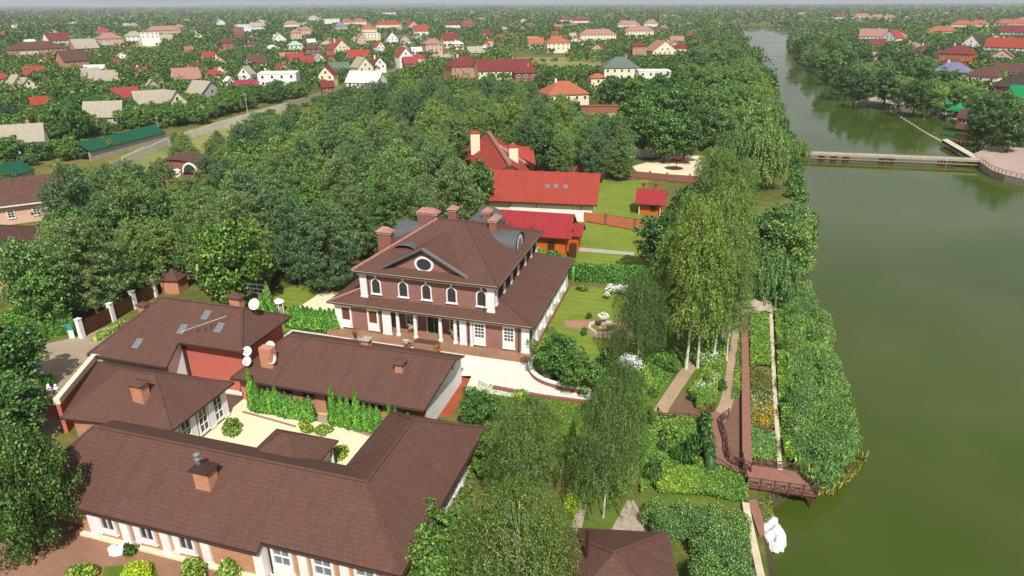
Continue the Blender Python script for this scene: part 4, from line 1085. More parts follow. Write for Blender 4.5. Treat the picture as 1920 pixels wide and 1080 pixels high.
for z in (2.2, 2.7, 3.2):
    m = MB(); m.tube((-1.5, 0, z), (1.5, 0, z), 0.018, 0.018, 5)
    for x in np.linspace(-1.4, 1.4, 9): m.tube((x, -0.35, z), (x, 0.35, z), 0.01, 0.01, 4)
    m.build('boom', 'steel', t)
t = thing('lattice_antenna', 'white branching radio antenna lying low over the side house skylights', 'antenna', (-32.8, 21.9, 6.3))
m = MB(); m.tube((-1.9, -1.1, 0.15), (2.3, 1.0, 1.55), 0.025, 0.025, 6); m.build('boom', 'dish_white', t)
for k, (x, y, z) in enumerate(((-0.6, -0.5, 0.6), (0.2, -0.2, 0.7), (0.7, 0.1, 0.9))):
    m = MB(); m.tube((x, y, z - 0.7), (x, y, z + 0.3), 0.04, 0.03, 6); m.tube((x - 0.35, y + 0.2, z), (x + 0.35, y - 0.2, z + 0.2), 0.035, 0.035, 6); m.build('element', 'steel', t)

# ------------------------------------------------------------------ the garage range between the two houses
Gg = thing('garage', 'low garage with brown gabled roof and white gable end beside orange ramp', 'garage', (-16, 24.5, 0))
m = MB(); m.box(-27.6, -6.8, 19.8, 29.3, 0.0, 3.0); m.build('wall', 'brick_orange', Gg)
m = MB(); m.poly([(-6.78, 19.8, 0), (-6.78, 29.3, 0), (-6.78, 29.3, 3.2), (-6.78, 24.5, 5.5), (-6.78, 19.8, 3.2)]); m.poly([(-6.84, 29.3, 0), (-6.84, 19.8, 0), (-6.84, 19.8, 3.2), (-6.84, 24.5, 5.5), (-6.84, 29.3, 3.2)]); m.build('gable_wall', 'white_plaster', Gg)
m = MB(); m.slab([[(-27.9, 19, 3.0), (-6.6, 19, 3.0), (-5.4, 24.5, 5.65), (-24.4, 24.5, 5.65)], [(-6.6, 30, 3.0), (-27.9, 30, 3.0), (-24.4, 24.5, 5.65), (-5.4, 24.5, 5.65)], [(-27.9, 30, 3.0), (-27.9, 19, 3.0), (-24.4, 24.5, 5.65)]], 0.22, 0, 1); m.build('roof', ['roof_brown', 'gutter'], Gg)
ridge_caps(Gg, [((-24.4, 24.5, 5.65), (-5.4, 24.5, 5.65)), ((-27.9, 19, 3.0), (-24.4, 24.5, 5.65))])
gutter(Gg, [((-27.9, 18.92, 2.9), (-6.6, 18.92, 2.9))], 0.1)
for x in (-22.0, -19.5, -14.5, -12.0): win(Gg, Vector((0, 19.8, 0)), XF, YF, x, 1.7, 1.2, 0.8, cols=2, rows=1, frame='dark_wood')
m = MB(); m.obox(Vector((0, 19.8, 0)), XF, YF, -17.6, -16.7, 0.0, 2.2, 0, 0.08); m.build('door', 'timber_dark', Gg)
m = MB(); m.box(-25.3, -23.9, 20.6, 21.5, 3.4, 6.0); m.build('chimney', 'brick_chimney', Gg)
chimney(Gg, -10.6, 22.6, 0.75, 0.75, 4.3, 5.6, band=False, caph=0.4); chimney(Gg, -15.4, 24.9, 0.8, 0.8, 5.2, 6.4, band=False, caph=0.25, cap='stone')
m = MB(); m.box(-5.75, -5.65, 24.2, 24.3, 4.6, 5.4); m.build('bracket', 'timber_dark', Gg)
settle(Gg)

# ------------------------------------------------------------------ garden pavilion at the foot of the picture
F_ = thing('pavilion', 'square brown-roofed garden pavilion with dark flue beside the tall hedge', 'pavilion', (13.2, 4.2, 0), R(12))
m = MB(); m.box(-3.4, 3.4, -3.6, 3.6, 0, 2.9); m.build('wall', 'brick_orange', F_)
m = MB(); hip(m, -4.3, 4.3, -4.4, 4.4, 3.0, 2.1, 0.2, (1, 1), 0, 1); m.build('roof', ['roof_brown', 'gutter'], F_)
m = MB(); a = (0, 0.05, 5.1)
ridge_caps(F_, [((4.3, 4.4, 3.0), a), ((-4.3, 4.4, 3.0), a), ((4.3, -4.4, 3.0), a)])
pipe(F_, -1.7, 0.4, 4.0, 6.6, 0.13, 'gutter', 'flue')
for y in (-2, 0, 2): win(F_, Vector((3.4, 0, 0)), XR, YR, y, 0.8, 1.2, 1.6)
# ------------------------------------------------------------------ the red-roofed neighbours
def house_at(name, label, cat, px, py, z, rz): 
    x, y = G(px, py, z); return thing(name, label, cat, (x, y, 0), rz)
# long red house with three roof windows; local frame: x along the eave, y away from the camera, origin at the front right eave corner
t = thing('red_house', 'long house with bright red roof, three small roof windows and pale front wall', 'house', (-2.4, 89.8, 0), R(6.5))
m = MB(); m.box(-23.0, -0.9, 1.0, 17.0, 0, 3.5); m.build('wall', 'cream_plaster', t)
m = MB(); m.slab([[(-24, 0, 3.5), (0, 0, 3.5), (0, 9, 7.4), (-24, 9, 7.4)], [(0, 18, 3.5), (-24, 18, 3.5), (-24, 9, 7.4), (0, 9, 7.4)]], 0.25, 0, 1); m.build('roof', ['roof_red', 'gutter'], t)
for x in (-0.88, -23.02):
    m = MB(); m.poly([(x, 1, 0), (x, 17, 0), (x, 17, 3.7), (x, 9, 7.2), (x, 1, 3.7)]); m.build('gable_wall', 'cream_plaster', t)
for x in (-9.9, -8.2, -6.4): skylight(t, (x, 4.6, 3.5 + 4.6 * 0.4333 + 0.02), (0, -0.4333, 1), (0, 1, 0.4333), 0.8, 1.2)
m = MB(); m.box(-16.6, -0.9, 0.7, 1.0, 0.0, 2.2); m.build('plinth', 'white_plaster', t)
for x in (-16.5, -11.5, -3.0): pipe(t, x, 0.85, 0.0, 3.4)
# its taller wing with chimneys
w = thing('red_wing_house', 'red-roofed house with long pale ridge and two cream chimneys behind pines', 'house', (-28.2, 113, 0), R(25))
m = MB(); m.box(-5.2, 5.2, -12, 22, 0, 3.6); m.poly([(-5.2, -12, 3.6), (5.2, -12, 3.6), (0, -12, 7.1)]); m.poly([(5.2, 22, 3.6), (-5.2, 22, 3.6), (0, 22, 7.1)]); m.build('wall', 'cream_plaster', w)
m = MB(); m.slab([[(6, -13, 3.6), (6, 24, 3.6), (0, 24, 7.5), (0, -13, 7.5)], [(-6, 24, 3.6), (-6, -13, 3.6), (0, -13, 7.5), (0, 24, 7.5)]], 0.25, 0, 1); m.build('roof', ['roof_red', 'gutter'], w)
ridge_caps(w, [((0, -13, 7.55), (0, 24, 7.55)), ((6.2, 3.5, 3.75), (0.1, 7, 7.5))], 'roof_pink', 0.5)
m = MB(); m.slab([[(0.2, 7, 7.3), (8.5, 3.2, 3.6), (8.5, 7, 7.0)], [(8.5, 10.8, 3.6), (0.2, 7, 7.3), (8.5, 7, 7.0)]], 0.2); m.build('cross_gable_roof', 'roof_red', w); m = MB(); m.poly([(8.0, 3.8, 0), (8.0, 10.2, 0), (8.0, 10.2, 3.9), (8.0, 7, 6.8), (8.0, 3.8, 3.9)]); m.build('gable_wall', 'cream_plaster', w)
chimney(w, -4.5, 14, 2.2, 1.6, 4.2, 9.4, 'cream_plaster', 'roof_red', False); chimney(w, 2.4, -2, 2.0, 1.6, 5.0, 9.0, 'cream_plaster', 'roof_red', False)
t = thing('red_turret', 'small red-roofed pavilion with white columns at the red house corner', 'pavilion', (*G(962, 316, 0), 0), R(16))
m = MB(); m.lathe([(3.4, 0), (3.4, 0.7), (3.2, 0.7), (3.2, 0.72)], 8); m.build('base', 'white_plaster', t)
for k in range(8):
    a = R(22.5 + 45 * k); m = MB(); m.tube((3.1 * math.cos(a), 3.1 * math.sin(a), 0.7), (3.1 * math.cos(a), 3.1 * math.sin(a), 3.6), 0.22, 0.2, 8); m.build('column', 'white_plaster', t)
m = MB(); m.lathe([(2.3, 0.7), (2.3, 3.6)], 8); m.build('core', 'glass', t)
m = MB(); m.lathe([(4.2, 3.5), (4.25, 3.75), (0.0, 6.3)], 8); m.build('roof', 'roof_red', t)
m = MB()
for k in (4, 5, 6, 7): m.tube((4.2 * math.cos(R(45 * k)), 4.2 * math.sin(R(45 * k)), 3.8), (0, 0, 6.35), 0.12, 0.12, 5)
m.build('ridge_cap', 'roof_pink', t)
# crimson log house behind the mansion
t = thing('log_house', 'orange timber house with crimson roof and two little gables behind the mansion', 'house', (-3.4, 70.2, 0), R(3))
m = MB(); m.box(-14.5, -0.9, 0.9, 7.6, 0, 3.4); m.box(-0.9, 0.9, 3.0, 6.4, 0, 3.0); m.build('wall', 'timber_orange', t)
m = MB(); m.slab([[(-15.5, 0, 3.3), (0, 0, 3.3), (0, 4.2, 6.2), (-15.5, 4.2, 6.2)], [(0, 8.4, 3.3), (-15.5, 8.4, 3.3), (-15.5, 4.2, 6.2), (0, 4.2, 6.2)]], 0.2, 0, 1); m.build('roof', ['roof_crimson', 'timber_dark'], t)
m = MB(); m.slab([[(-0.1, 2.6, 2.9), (1.6, 2.6, 2.9), (1.6, 4.6, 4.6), (-0.1, 4.6, 4.6)], [(1.6, 6.8, 2.9), (-0.1, 6.8, 2.9), (-0.1, 4.6, 4.6), (1.6, 4.6, 4.6)]], 0.18, 0, 1); m.build('porch_roof', ['roof_crimson', 'timber_dark'], t)
for x in (-6.2, -10.3, -13.6):
    m = MB(); m.slab([[(x - 1.2, -0.3, 3.7), (x, -0.3, 4.75), (x, 2.4, 4.95)], [(x, -0.3, 4.75), (x + 1.2, -0.3, 3.7), (x, 2.4, 4.95)]], 0.12, 0, 1); d = m.build('dormer_roof', ['roof_crimson', 'timber_dark'], t)
    m = MB(); m.poly([(x - 1.0, 0.0, 3.3), (x + 1.0, 0.0, 3.3), (x, 0.0, 4.5)]); m.build('dormer_front', 'timber_dark', d)
for a in ((-6.3, -2.6, 1.2, 3.1), ):
    m = MB(); m.box(-7.6, -5.0, -0.8, 0.9, 0.0, 1.3); m.build('porch_wall', 'timber_orange', t)
    m = MB(); m.slab([[(-8.2, -1.2, 1.5), (-5.4, -1.2, 1.5), (-5.4, 1.0, 2.1), (-8.2, 1.0, 2.1)]], 0.14); m.build('porch_canopy', 'roof_crimson', t)
m = MB(); m.box(-0.2, 0.9, 0.2, 1.4, 0.0, 2.2); m.build('dark_doorway', 'timber_dark', t)
for x in (-3.2,): win(t, Vector((0, 0.9, 0)), XF, YF, x, 1.1, 1.1, 1.2, frame='timber_dark')
# small red hut with two flues
t = thing('garden_hut', 'little crimson-roofed timber hut with two red flues at the brick fence', 'hut', (*G(1217, 404, 0), 0), R(2))
m = MB(); m.box(-2.2, 2.2, 0.6, 5.4, 0, 2.3); m.build('wall', 'timber_orange', t)
m = MB(); m.slab([[(-2.9, -0.4, 2.3), (2.9, -0.4, 2.3), (2.9, 3.0, 4.5), (-2.9, 3.0, 4.5)], [(2.9, 6.4, 2.3), (-2.9, 6.4, 2.3), (-2.9, 3.0, 4.5), (2.9, 3.0, 4.5)]], 0.16, 0, 1); m.build('roof', ['roof_crimson', 'timber_dark'], t)
for x in (-1.6, 0.7):
    m = MB(); m.box(x - .28, x + .28, 2.5, 3.1, 3.4, 5.4); f = m.build('flue', 'brick_dark', t); m = MB(); m.box(x - .45, x + .45, 2.35, 3.25, 5.4, 5.6); m.build('cap', 'roof_crimson', f)
for x in (-2.0, 2.0): pipe(t, x, 0.1, 0, 2.3, 0.09, 'cream_plaster', 'post')
win(t, Vector((0, 0.6, 0)), XF, YF, 0.6, 0.9, 1.0, 1.0, frame='timber_dark')

# ------------------------------------------------------------------ brown houses at the left edge
t = thing('gabled_house', 'dark brown gabled house with white verge below the green canopy', 'house', (*G(98, 398, 0), 0), R(48))
m = MB(); m.box(-9, 9, -5.5, 5.5, 0, 4); m.build('wall', 'pink_plaster', t)
m = MB(); m.slab([[(-10, -6.4, 3.8), (10, -6.4, 3.8), (10, 0, 7.6), (-10, 0, 7.6)], [(10, 6.4, 3.8), (-10, 6.4, 3.8), (-10, 0, 7.6), (10, 0, 7.6)]], 0.25, 0, 1); m.build('roof', ['roof_brown_far', 'white_plaster'], t)
m = MB(); m.poly([(-9.02, -5.5, 3.8), (-9.02, 5.5, 3.8), (-9.02, 0, 7.4)]); m.build('gable', 'white_plaster', t)
for x in (-6, -2, 2, 6): win(t, Vector((0, -5.5, 0)), XF, YF, x, 1.2, 1.2, 1.6)
t = thing('hipped_house', 'brown hipped-roof house cut off at the picture edge beside the pines', 'house', (*G(-10, 520, 0), 0), R(30))
m = MB(); m.box(-8, 8, -8, 8, 0, 4.2); m.build('wall', 'brick_orange', t)
m = MB(); hip(m, -9, 9, -9, 9, 4.2, 4.2, 0.25, (1, 1), 0, 1); m.build('roof', ['roof_brown_far', 'zinc'], t)
ridge_caps(t, [((9, -9, 4.2), (0, 0, 8.4)), ((9, 9, 4.2), (0, 0, 8.4))], 'roof_brown_far')
for y in (-4, 0, 4): win(t, Vector((8, 0, 0)), XR, YR, y, 1.2, 1.4, 1.8)
t = CR = thing('curved_roof_house', 'brown curved roof rising above the pines with white arched window and satellite dish', 'house', (*G(350, 352, 0), 0), R(14))
m = MB(); m.box(-6.5, 6.5, -4, 5, 0, 5.6); m.build('wall', 'brick_dark', t)
m = MB(); n = 10
for j in range(n):
    a0, a1 = math.pi * j / n, math.pi * (j + 1) / n
    q = lambda a, y: (-7.2 * math.cos(a), y, 5.4 + 3.0 * math.sin(a) ** 0.8)
    m.poly([q(a0, -4.6), q(a1, -4.6), q(a1, 5.6), q(a0, 5.6)], 0, True)
m.poly([(-7.2 * math.cos(math.pi * j / n), -4.0, 5.4 + 3.0 * math.sin(math.pi * j / n) ** 0.8) for j in range(n + 1)], 1)
m.build('roof', ['roof_brown_far', 'brick_dark'], t)
m = MB()
for j in range(10):
    a0, a1 = math.pi * j / 10, math.pi * (j + 1) / 10
    q = lambda a, r, y: (4.4 + r * math.cos(a), y, 5.2 + r * 1.2 * math.sin(a))
    m.poly([q(a0, 2.1, -4.75), q(a1, 2.1, -4.75), q(a1, 1.7, -4.75), q(a0, 1.7, -4.75)]); m.poly([q(a0, 2.1, -4.75), q(a0, 2.1, -3.9), q(a1, 2.1, -3.9), q(a1, 2.1, -4.75)])
W = m.build('arched_window', 'white_plaster', t); m = MB(); m.poly([(4.4 + 1.75 * math.cos(math.pi * j / 10), -4.7, 5.2 + 2.1 * math.sin(math.pi * j / 10)) for j in range(11)]); m.build('pane', 'glass', W)
CR.scale = (.8, .8, .85)
x, y = G(332, 327, 7.2); dish('white satellite dish on the brown curved roof among the pines', x, y, 7.2, 0.2, 0.9, 1.2)

# green metal canopies along the road wall
for lab, a, b, z in (('long green metal canopy on the concrete road wall beside the pine wood', (165, 285), (308, 248), 2.4), ('green metal canopy beyond the brown gabled house at the picture edge', (-30, 345), (62, 318), 2.4)):
    p, q = Vector((*G(*a, z), 0)), Vector((*G(*b, z), 0)); d = (q - p); L = d.length; ang = math.atan2(d.y, d.x)
    t = thing('metal_canopy', lab, 'canopy', (p.x, p.y, 0), ang)
    m = MB(); m.slab([[(0, -0.6, 2.5), (L, -0.6, 2.5), (L, 3.0, 4.7), (0, 3.0, 4.7)], [(0, 3.0, 4.7), (L, 3.0, 4.7), (L, 5.5, 4.0), (0, 5.5, 4.0)]], 0.12); m.build('roof', 'roof_green', t)
    for k in range(7): pipe(t, L * (k + 0.02) / 6.1, 4.8, 0, 4.1, 0.07, 'steel', 'post')
    m = MB(); m.box(0, L, -0.2, 0.1, 0, 2.2); m.build('wall', 'concrete', t)
# concrete slab wall along the road, slab by slab
CW = GP([(232, 312), (316, 275), (420, 240), (500, 216), (540, 204)])
t = thing('road_wall', 'pale concrete slab wall along the village road by the pines', 'wall', (*CW[0], 0))
cw = smooth_line(CW, 1); tot = 0
for k in range(len(CW) - 1):
    a, b = Vector((*CW[k], 0)), Vector((*CW[k + 1], 0)); L = (b - a).length; nn = int(L / 4.0); d = (b - a).normalized(); nr = Vector((-d.y, d.x, 0))
    for j in range(nn):
        m = MB(); m.obox(a - Vector((*CW[0], 0)) + d * (j * L / nn), d, nr, 0.04, L / nn - 0.06, 0, 2.3 + 0.05 * ((j * 7) % 3), -0.1, 0.1); m.build('slab', 'whitewash', t)

# ------------------------------------------------------------------ fences
def panel_fence(name, label, px, h, panel, post, step=4.6, gap=0.25, pw=0.35, th=0.12, tall=0.25, pts=None, plinth=None):
    pts = pts or GP(px); t = thing(name, label, 'fence', (*pts[0], 0)); o = Vector((*pts[0], 0))
    for k in range(len(pts) - 1):
        a, b = Vector((*pts[k], 0)) - o, Vector((*pts[k + 1], 0)) - o; L = (b - a).length; d = (b - a).normalized(); nr = Vector((d.y, -d.x, 0)); n = max(1, round(L / step)); s = L / n
        for j in range(n + (1 if k == len(pts) - 2 else 0)):
            m = MB(); m.obox(a + d * (j * s), d, nr, -pw / 2, pw / 2, 0, h + tall, -pw / 2, pw / 2); m.obox(a + d * (j * s), d, nr, -pw / 2 - .06, pw / 2 + .06, h + tall, h + tall + 0.1, -pw / 2 - .06, pw / 2 + .06); m.build('post', post, t)
        for j in range(n):
            m = MB(); m.obox(a + d * (j * s), d, nr, pw / 2, s - pw / 2, 0.15 if plinth is None else 0.0, h, -th / 2, th / 2); m.build('panel', panel, t)
    return t
panel_fence('brick_fence', 'orange brick panel fence with dark posts between lawn and red hut', [(1085, 414), (1135, 422), (1190, 432), (1245, 440)], 1.9, 'brick_panel', 'brick_dark', 5.0)
panel_fence('plot_fence', 'reddish brown panel fence running behind the long red house', [(975, 322), (1080, 327), (1180, 333)], 1.8, 'brick_dark', 'brick_dark', 5.0)
panel_fence('plot_fence', 'reddish brown panel fence in front of the pale sandy lot', [(1186, 334), (1250, 340), (1335, 346)], 1.7, 'brick_dark', 'brick_dark', 5.0)
panel_fence('gate_fence', 'boundary fence of tall white posts and brown panels beside the driveway', [(155, 633), (213, 602), (292, 556), (335, 522)], 2.0, 'timber_dark', 'white_plaster', 4.4, pw=0.55, tall=0.5)
t = thing('low_wall', 'white rendered wall with red coping facing the sandy lot', 'wall', (*G(1200, 295), 0), R(14)); m = MB(); m.box(-5, 5, 0, 0.4, 0, 2.6); m.build('wall', 'white_plaster', t); m = MB(); m.box(-5.4, 5.4, -0.4, 0.8, 2.6, 2.9); m.build('coping', 'roof_orange', t)
t = thing('garden_wall', 'brownish red wall with tan top edging the small dry field', 'wall', (*G(1140, 212), 0), R(15)); m = MB(); m.box(-11, 10, 0, 0.5, 0, 2.6); m.build('wall', 'brick_dark', t); m = MB(); m.box(-11.2, 10.2, -0.3, 0.8, 2.6, 2.9); m.build('coping', 'terracotta', t)
t = thing('beach_parasol', 'brown tiered sunshade standing in the pale sandy lot', 'parasol', (*G(1268, 318), 0))
pipe(t, 0, 0, 0, 3.2, 0.08, 'timber_dark', 'pole')
for z, r in ((2.0, 2.4), (2.8, 1.5)):
    m = MB(); m.lathe([(r, z), (r * 0.55, z + 0.35), (0.05, z + 0.6)], 8); m.build('canopy', 'timber_dark', t)

# ------------------------------------------------------------------ bridge and pier on the lake
A0, A1 = Vector((39.5, 164.2, 0)), Vector((84.0, 166.6, 0)); d = (A1 - A0); L = d.length
t = thing('footbridge', 'long low footbridge on dark trestles crossing the lake', 'bridge', A0, math.atan2(d.y, d.x))
m = MB(); m.box(0, L, -1.2, 1.2, 0.55, 0.85); m.build('deck', 'concrete', t)
m = MB(); m.box(0, L, -1.32, -1.2, 0.45, 1.0); m.build('edge_beam', 'stone', t); m = MB(); m.box(0, L, 1.2, 1.32, 0.45, 1.0); m.build('edge_beam', 'concrete', t)
m = MB(); m.tube((0, -1.1, -0.35), (L, -1.1, -0.35), 0.22, 0.22, 8); m.build('pipe', 'copper_pipe', t); m = MB(); m.tube((0, -0.5, -0.6), (L, -0.5, -0.6), 0.2, 0.2, 8); m.build('pipe', 'concrete_pale', t)
for x in (5.5, 8.6, 11.6, 20.5, 22.5, 34.5, 37.0, 41.5):
    m = MB()
    for y in (-1.0, 1.0): m.tube((x, y, -1.6), (x, y, 0.5), 0.2, 0.2, 7); m.tube((x + .8, y, -1.6), (x + .8, y, 0.5), 0.2, 0.2, 7)
    m.box(x - 0.3, x + 1.1, -1.15, 1.15, 0.2, 0.5); m.box(x - 0.1, x + .9, -1.1, -1.0, -1.0, -0.3); m.build('trestle', 'timber_dark', t)
for x in (13.0, 29.0): pipe(t, x, 1.25, 0.8, 5.2, 0.06, 'steel', 'lamp_post')
m = MB(); m.tube((0, -1.25, 1.7), (L, -1.25, 1.7), 0.03, 0.03, 4)
for k in range(24): m.tube((L * k / 23, -1.25, 0.85), (L * k / 23, -1.25, 1.7), 0.03, 0.03, 4)
m.build('railing', 'steel', t)
m = MB(); m.box(-3.6, 0.2, -1.4, 1.6, -1.7, 1.2); m.build('abutment', 'concrete_pale', t)
PZ = [G(*p, 0.6) for p in [(1838, 303), (1858, 318), (1885, 328), (1925, 337), (1990, 345), (2050, 300), (1985, 282), (1905, 276), (1858, 274), (1826, 288)]]
mb = MB(); mb.prism(PZ, -1.8, 0.6, 1, 0); structure('quay', mb, ['quay_paving', 'stone'])
mb = MB(); mb.prism([p for p in GP([(1766, 262), (1776, 260), (1846, 300), (1838, 304)], 0.5)], -0.2, 0.5, 1, 0); t = tag(mb.build('jetty', ['concrete_pale', 'timber_dark']), 'grey concrete jetty slanting from the footbridge end into the lake', 'jetty')
t = thing('quay_railing', 'dark railing along the curved edge of the paved quay', 'railing', (PZ[0][0], PZ[0][1], 0.6)); q = [Vector((p[0] - PZ[0][0], p[1] - PZ[0][1], 0)) for p in PZ[:5]]
for k in range(4):
    m = MB(); m.tube(q[k] + Vector((0, 0, 1)), q[k + 1] + Vector((0, 0, 1)), 0.05, 0.05, 5); m.tube(q[k] + Vector((0, 0, .5)), q[k + 1] + Vector((0, 0, .5)), 0.03, 0.03, 5); m.build('rail', 'dark_wood', t)
    for j in range(4): p = q[k].lerp(q[k + 1], j / 4); m = MB(); m.tube(p, p + Vector((0, 0, 1)), 0.06, 0.06, 6); m.build('post', 'dark_wood', t)
fl = smooth_line(GP([(1642, 188), (1662, 203), (1700, 226), (1738, 250), (1768, 266)], -0.95), 8)
t = thing('float_line', 'thin line of floats slanting across the far water to the jetty', 'float line', (fl[0][0], fl[0][1], -0.95))
m = MB()
for k in range(len(fl) - 1):
    a, b = Vector((fl[k][0] - fl[0][0], fl[k][1] - fl[0][1], 0)), Vector((fl[k + 1][0] - fl[0][0], fl[k + 1][1] - fl[0][1], 0)); m.tube(a, b, 0.06, 0.06, 4)
m.build('rope', 'concrete', t)
for k in range(0, len(fl), 1):
    m = MB(); c = (fl[k][0] - fl[0][0], fl[k][1] - fl[0][1], 0); m.lathe([(0, -.25), (.3, -.15), (.35, 0), (.3, .15), (0, .25)], 7, c); m.build('float', 'concrete_pale', t)
# gazebos on the far bank
def gazebo(label, px, py, r, h, roof, post, z=0.0):
    t = thing('gazebo', label, 'gazebo', (*G(px, py, 0), 0), 0.2)
    m = MB(); m.lathe([(r * 1.05, -1.5), (r * 1.05, 0.25), (0, 0.25)], 8); m.build('base', 'concrete', t)
    for k in range(8): a = R(22.5 + 45 * k); m = MB(); m.tube((r * .9 * math.cos(a), r * .9 * math.sin(a), .2), (r * .9 * math.cos(a), r * .9 * math.sin(a), h), 0.14, 0.14, 6); m.build('post', post, t)
    m = MB(); m.lathe([(r * 1.25, h - .05), (r * 1.28, h + .1), (r * .5, h + r * .45), (0.1, h + r * .8), (0, h + r * 1.0)], 8); m.build('roof', roof, t); return t
gazebo('green-roofed gazebo with white posts standing on the far bank', 1772, 212, 2.6, 2.8, 'roof_emerald', 'white_plaster')
gazebo('second green-roofed gazebo joined beside the white-posted one on the far bank', 1792, 221, 3.0, 2.6, 'roof_emerald', 'timber_dark')
gazebo('small open white gazebo on the stone landing under willows', 1648, 177, 2.0, 2.4, 'roof_dark', 'white_plaster')
mb = MB(); mb.prism(GP([(1605, 190), (1640, 181), (1700, 184), (1735, 192), (1735, 200), (1650, 194)], 0.3), -1.7, 0.3); tag(mb.build('stone_landing', 'stone'), 'grey stone landing along the far bank below the white gazebo', 'landing')
# ------------------------------------------------------------------ village houses
CLEAR = []                                            # (x, y, half width, visible from this height up)
def clear(x, y, hw, z): CLEAR.append((x, y, hw, z))
ROOF = dict(r='roof_scarlet', R='roof_red', m='roof_maroon', b='roof_brown_far', o='roof_orange', g='roof_slate', G='roof_greygreen', p='roof_pink', u='roof_blue', i='roof_mint', x='roof_magenta', d='roof_dark', w='roof_white', e='roof_emerald')
WALL = dict(w='white_plaster', c='cream_plaster', p='pink_plaster', o='brick_orange', g='grey_plaster', b='brick_dark', t='timber_orange')
def cottage(name, label, group, x0, x1, yt, yb, roof, wall, kind, yaw=0, chim=1, cat='house', dr=0.75, zb=3.1):
    xc = (x0 + x1) / 2; bx, by = G(xc, yb, zb); D = depth_at(bx, by, zb); mpp = D / FPX
    az = math.atan2(-(bx - CAM[0]), by - CAM[1]); ground = math.hypot(bx - CAM[0], by - CAM[1]); dep = math.atan2(CAM[2] - zb, ground)
    w = max(4.0, (x1 - x0) * mpp / (abs(math.cos(R(yaw))) + 0.55 * abs(math.sin(R(yaw))))); d = max(4.0, min(14.0, w * dr))
    H = ((yb - yt) * mpp - 0.55 * d * math.sin(dep)) / math.cos(dep) + zb; H = max(4.6, min(13.0, H))
    cx, cy = bx - math.sin(az) * d / 2, by + math.cos(az) * d / 2
    t = thing(name, label, cat, (cx, cy, 0), az + R(yaw), group)
    rise = min(H * 0.5, (w if kind == 'f' else d) * (0.5 if kind != 'h' else 0.36)); hw = H - rise
    if kind == 'F': hw, rise = H, 0
    a, b = w / 2, d / 2; ov = 0.45
    m = MB()
    if kind == 'f':
        m.box(-a, a, -b, b, 0, hw)
        m.poly([(-a, -b, hw), (a, -b, hw), (0, -b, H)]); m.poly([(a, b, hw), (-a, b, hw), (0, b, H)])
    elif kind == 'g':
        m.box(-a, a, -b, b, 0, hw); m.poly([(-a, b, hw), (-a, -b, hw), (-a, 0, H)]); m.poly([(a, -b, hw), (a, b, hw), (a, 0, H)])
    else: m.box(-a, a, -b, b, 0, hw)
    m.build('wall', WALL[wall], t)
    m = MB(); k = rise / (a if kind == 'f' else b)
    if kind == 'f': m.slab([[(-a - ov, b + ov, hw - ov * k), (-a - ov, -b - ov, hw - ov * k), (0, -b - ov, H + .1), (0, b + ov, H + .1)], [(a + ov, -b - ov, hw - ov * k), (a + ov, b + ov, hw - ov * k), (0, b + ov, H + .1), (0, -b - ov, H + .1)]], 0.2, 0, 0)
    elif kind == 'g': m.slab([[(-a - ov, -b - ov, hw - ov * k), (a + ov, -b - ov, hw - ov * k), (a + ov, 0, H + .1), (-a - ov, 0, H + .1)], [(a + ov, b + ov, hw - ov * k), (-a - ov, b + ov, hw - ov * k), (-a - ov, 0, H + .1), (a + ov, 0, H + .1)]], 0.2, 0, 0)
    elif kind == 'h': hip(m, -a - ov, a + ov, -b - ov, b + ov, hw, rise, 0.2)
    else: m.box(-a - .1, a + .1, -b - .1, b + .1, H - 0.3, H + 0.1)
    rf = m.build('roof', ROOF[roof], t)
    if chim:
        m = MB(); cxx = w * 0.18 * (1 if chim == 1 else -1); m.box(cxx - .4, cxx + .4, 0.4, 1.1, hw, H + 0.9); m.build('chimney', 'brick_chimney' if chim == 1 else 'white_plaster', rf)
    rows = [max(0.9, hw - 2.2)] + ([max(0.9, hw - 5.0)] if hw > 5.6 else [])
    if kind == 'f' and rise > 2.6: rows = rows + [hw + 0.15]
    nb = max(1, int(w / 3.4))
    for r_ in rows:
        n_ = nb if r_ < hw else max(1, nb // 2)
        for j in range(n_):
            s = (j + 0.5) / n_ * w - a if r_ < hw else ((j + 0.5) / n_ - 0.5) * w * 0.45
            m = MB(); o = Vector((0, -b, 0)); m.obox(o, XF, YF, s - .62, s + .62, r_, min(r_ + 1.5, H - .5), 0, 0.06, 0); m.obox(o, XF, YF, s - .48, s + .48, r_ + .14, min(r_ + 1.36, H - .6), 0.05, 0.09, 1); m.build('window', ['white_plaster', 'glass'], t)
    clear(cx, cy, w * 0.52, zb + 0.2); return t
gv = lambda k: 'village houses with %s roofs' % k
NAMES = {'r': 'scarlet', 'R': 'red', 'm': 'maroon', 'b': 'brown', 'o': 'orange', 'g': 'pale grey slate', 'G': 'grey-green', 'p': 'pinkish brown', 'u': 'blue-grey', 'i': 'mint green', 'x': 'magenta', 'd': 'dark', 'w': 'flat white', 'e': 'emerald'}
WN = {'w': 'white', 'c': 'cream', 'p': 'pink', 'o': 'brick', 'g': 'grey', 'b': 'dark brick', 't': 'timber'}
KN = {'f': 'gable-fronted', 'g': 'broad', 'h': 'hip-roofed', 'F': 'flat-topped'}
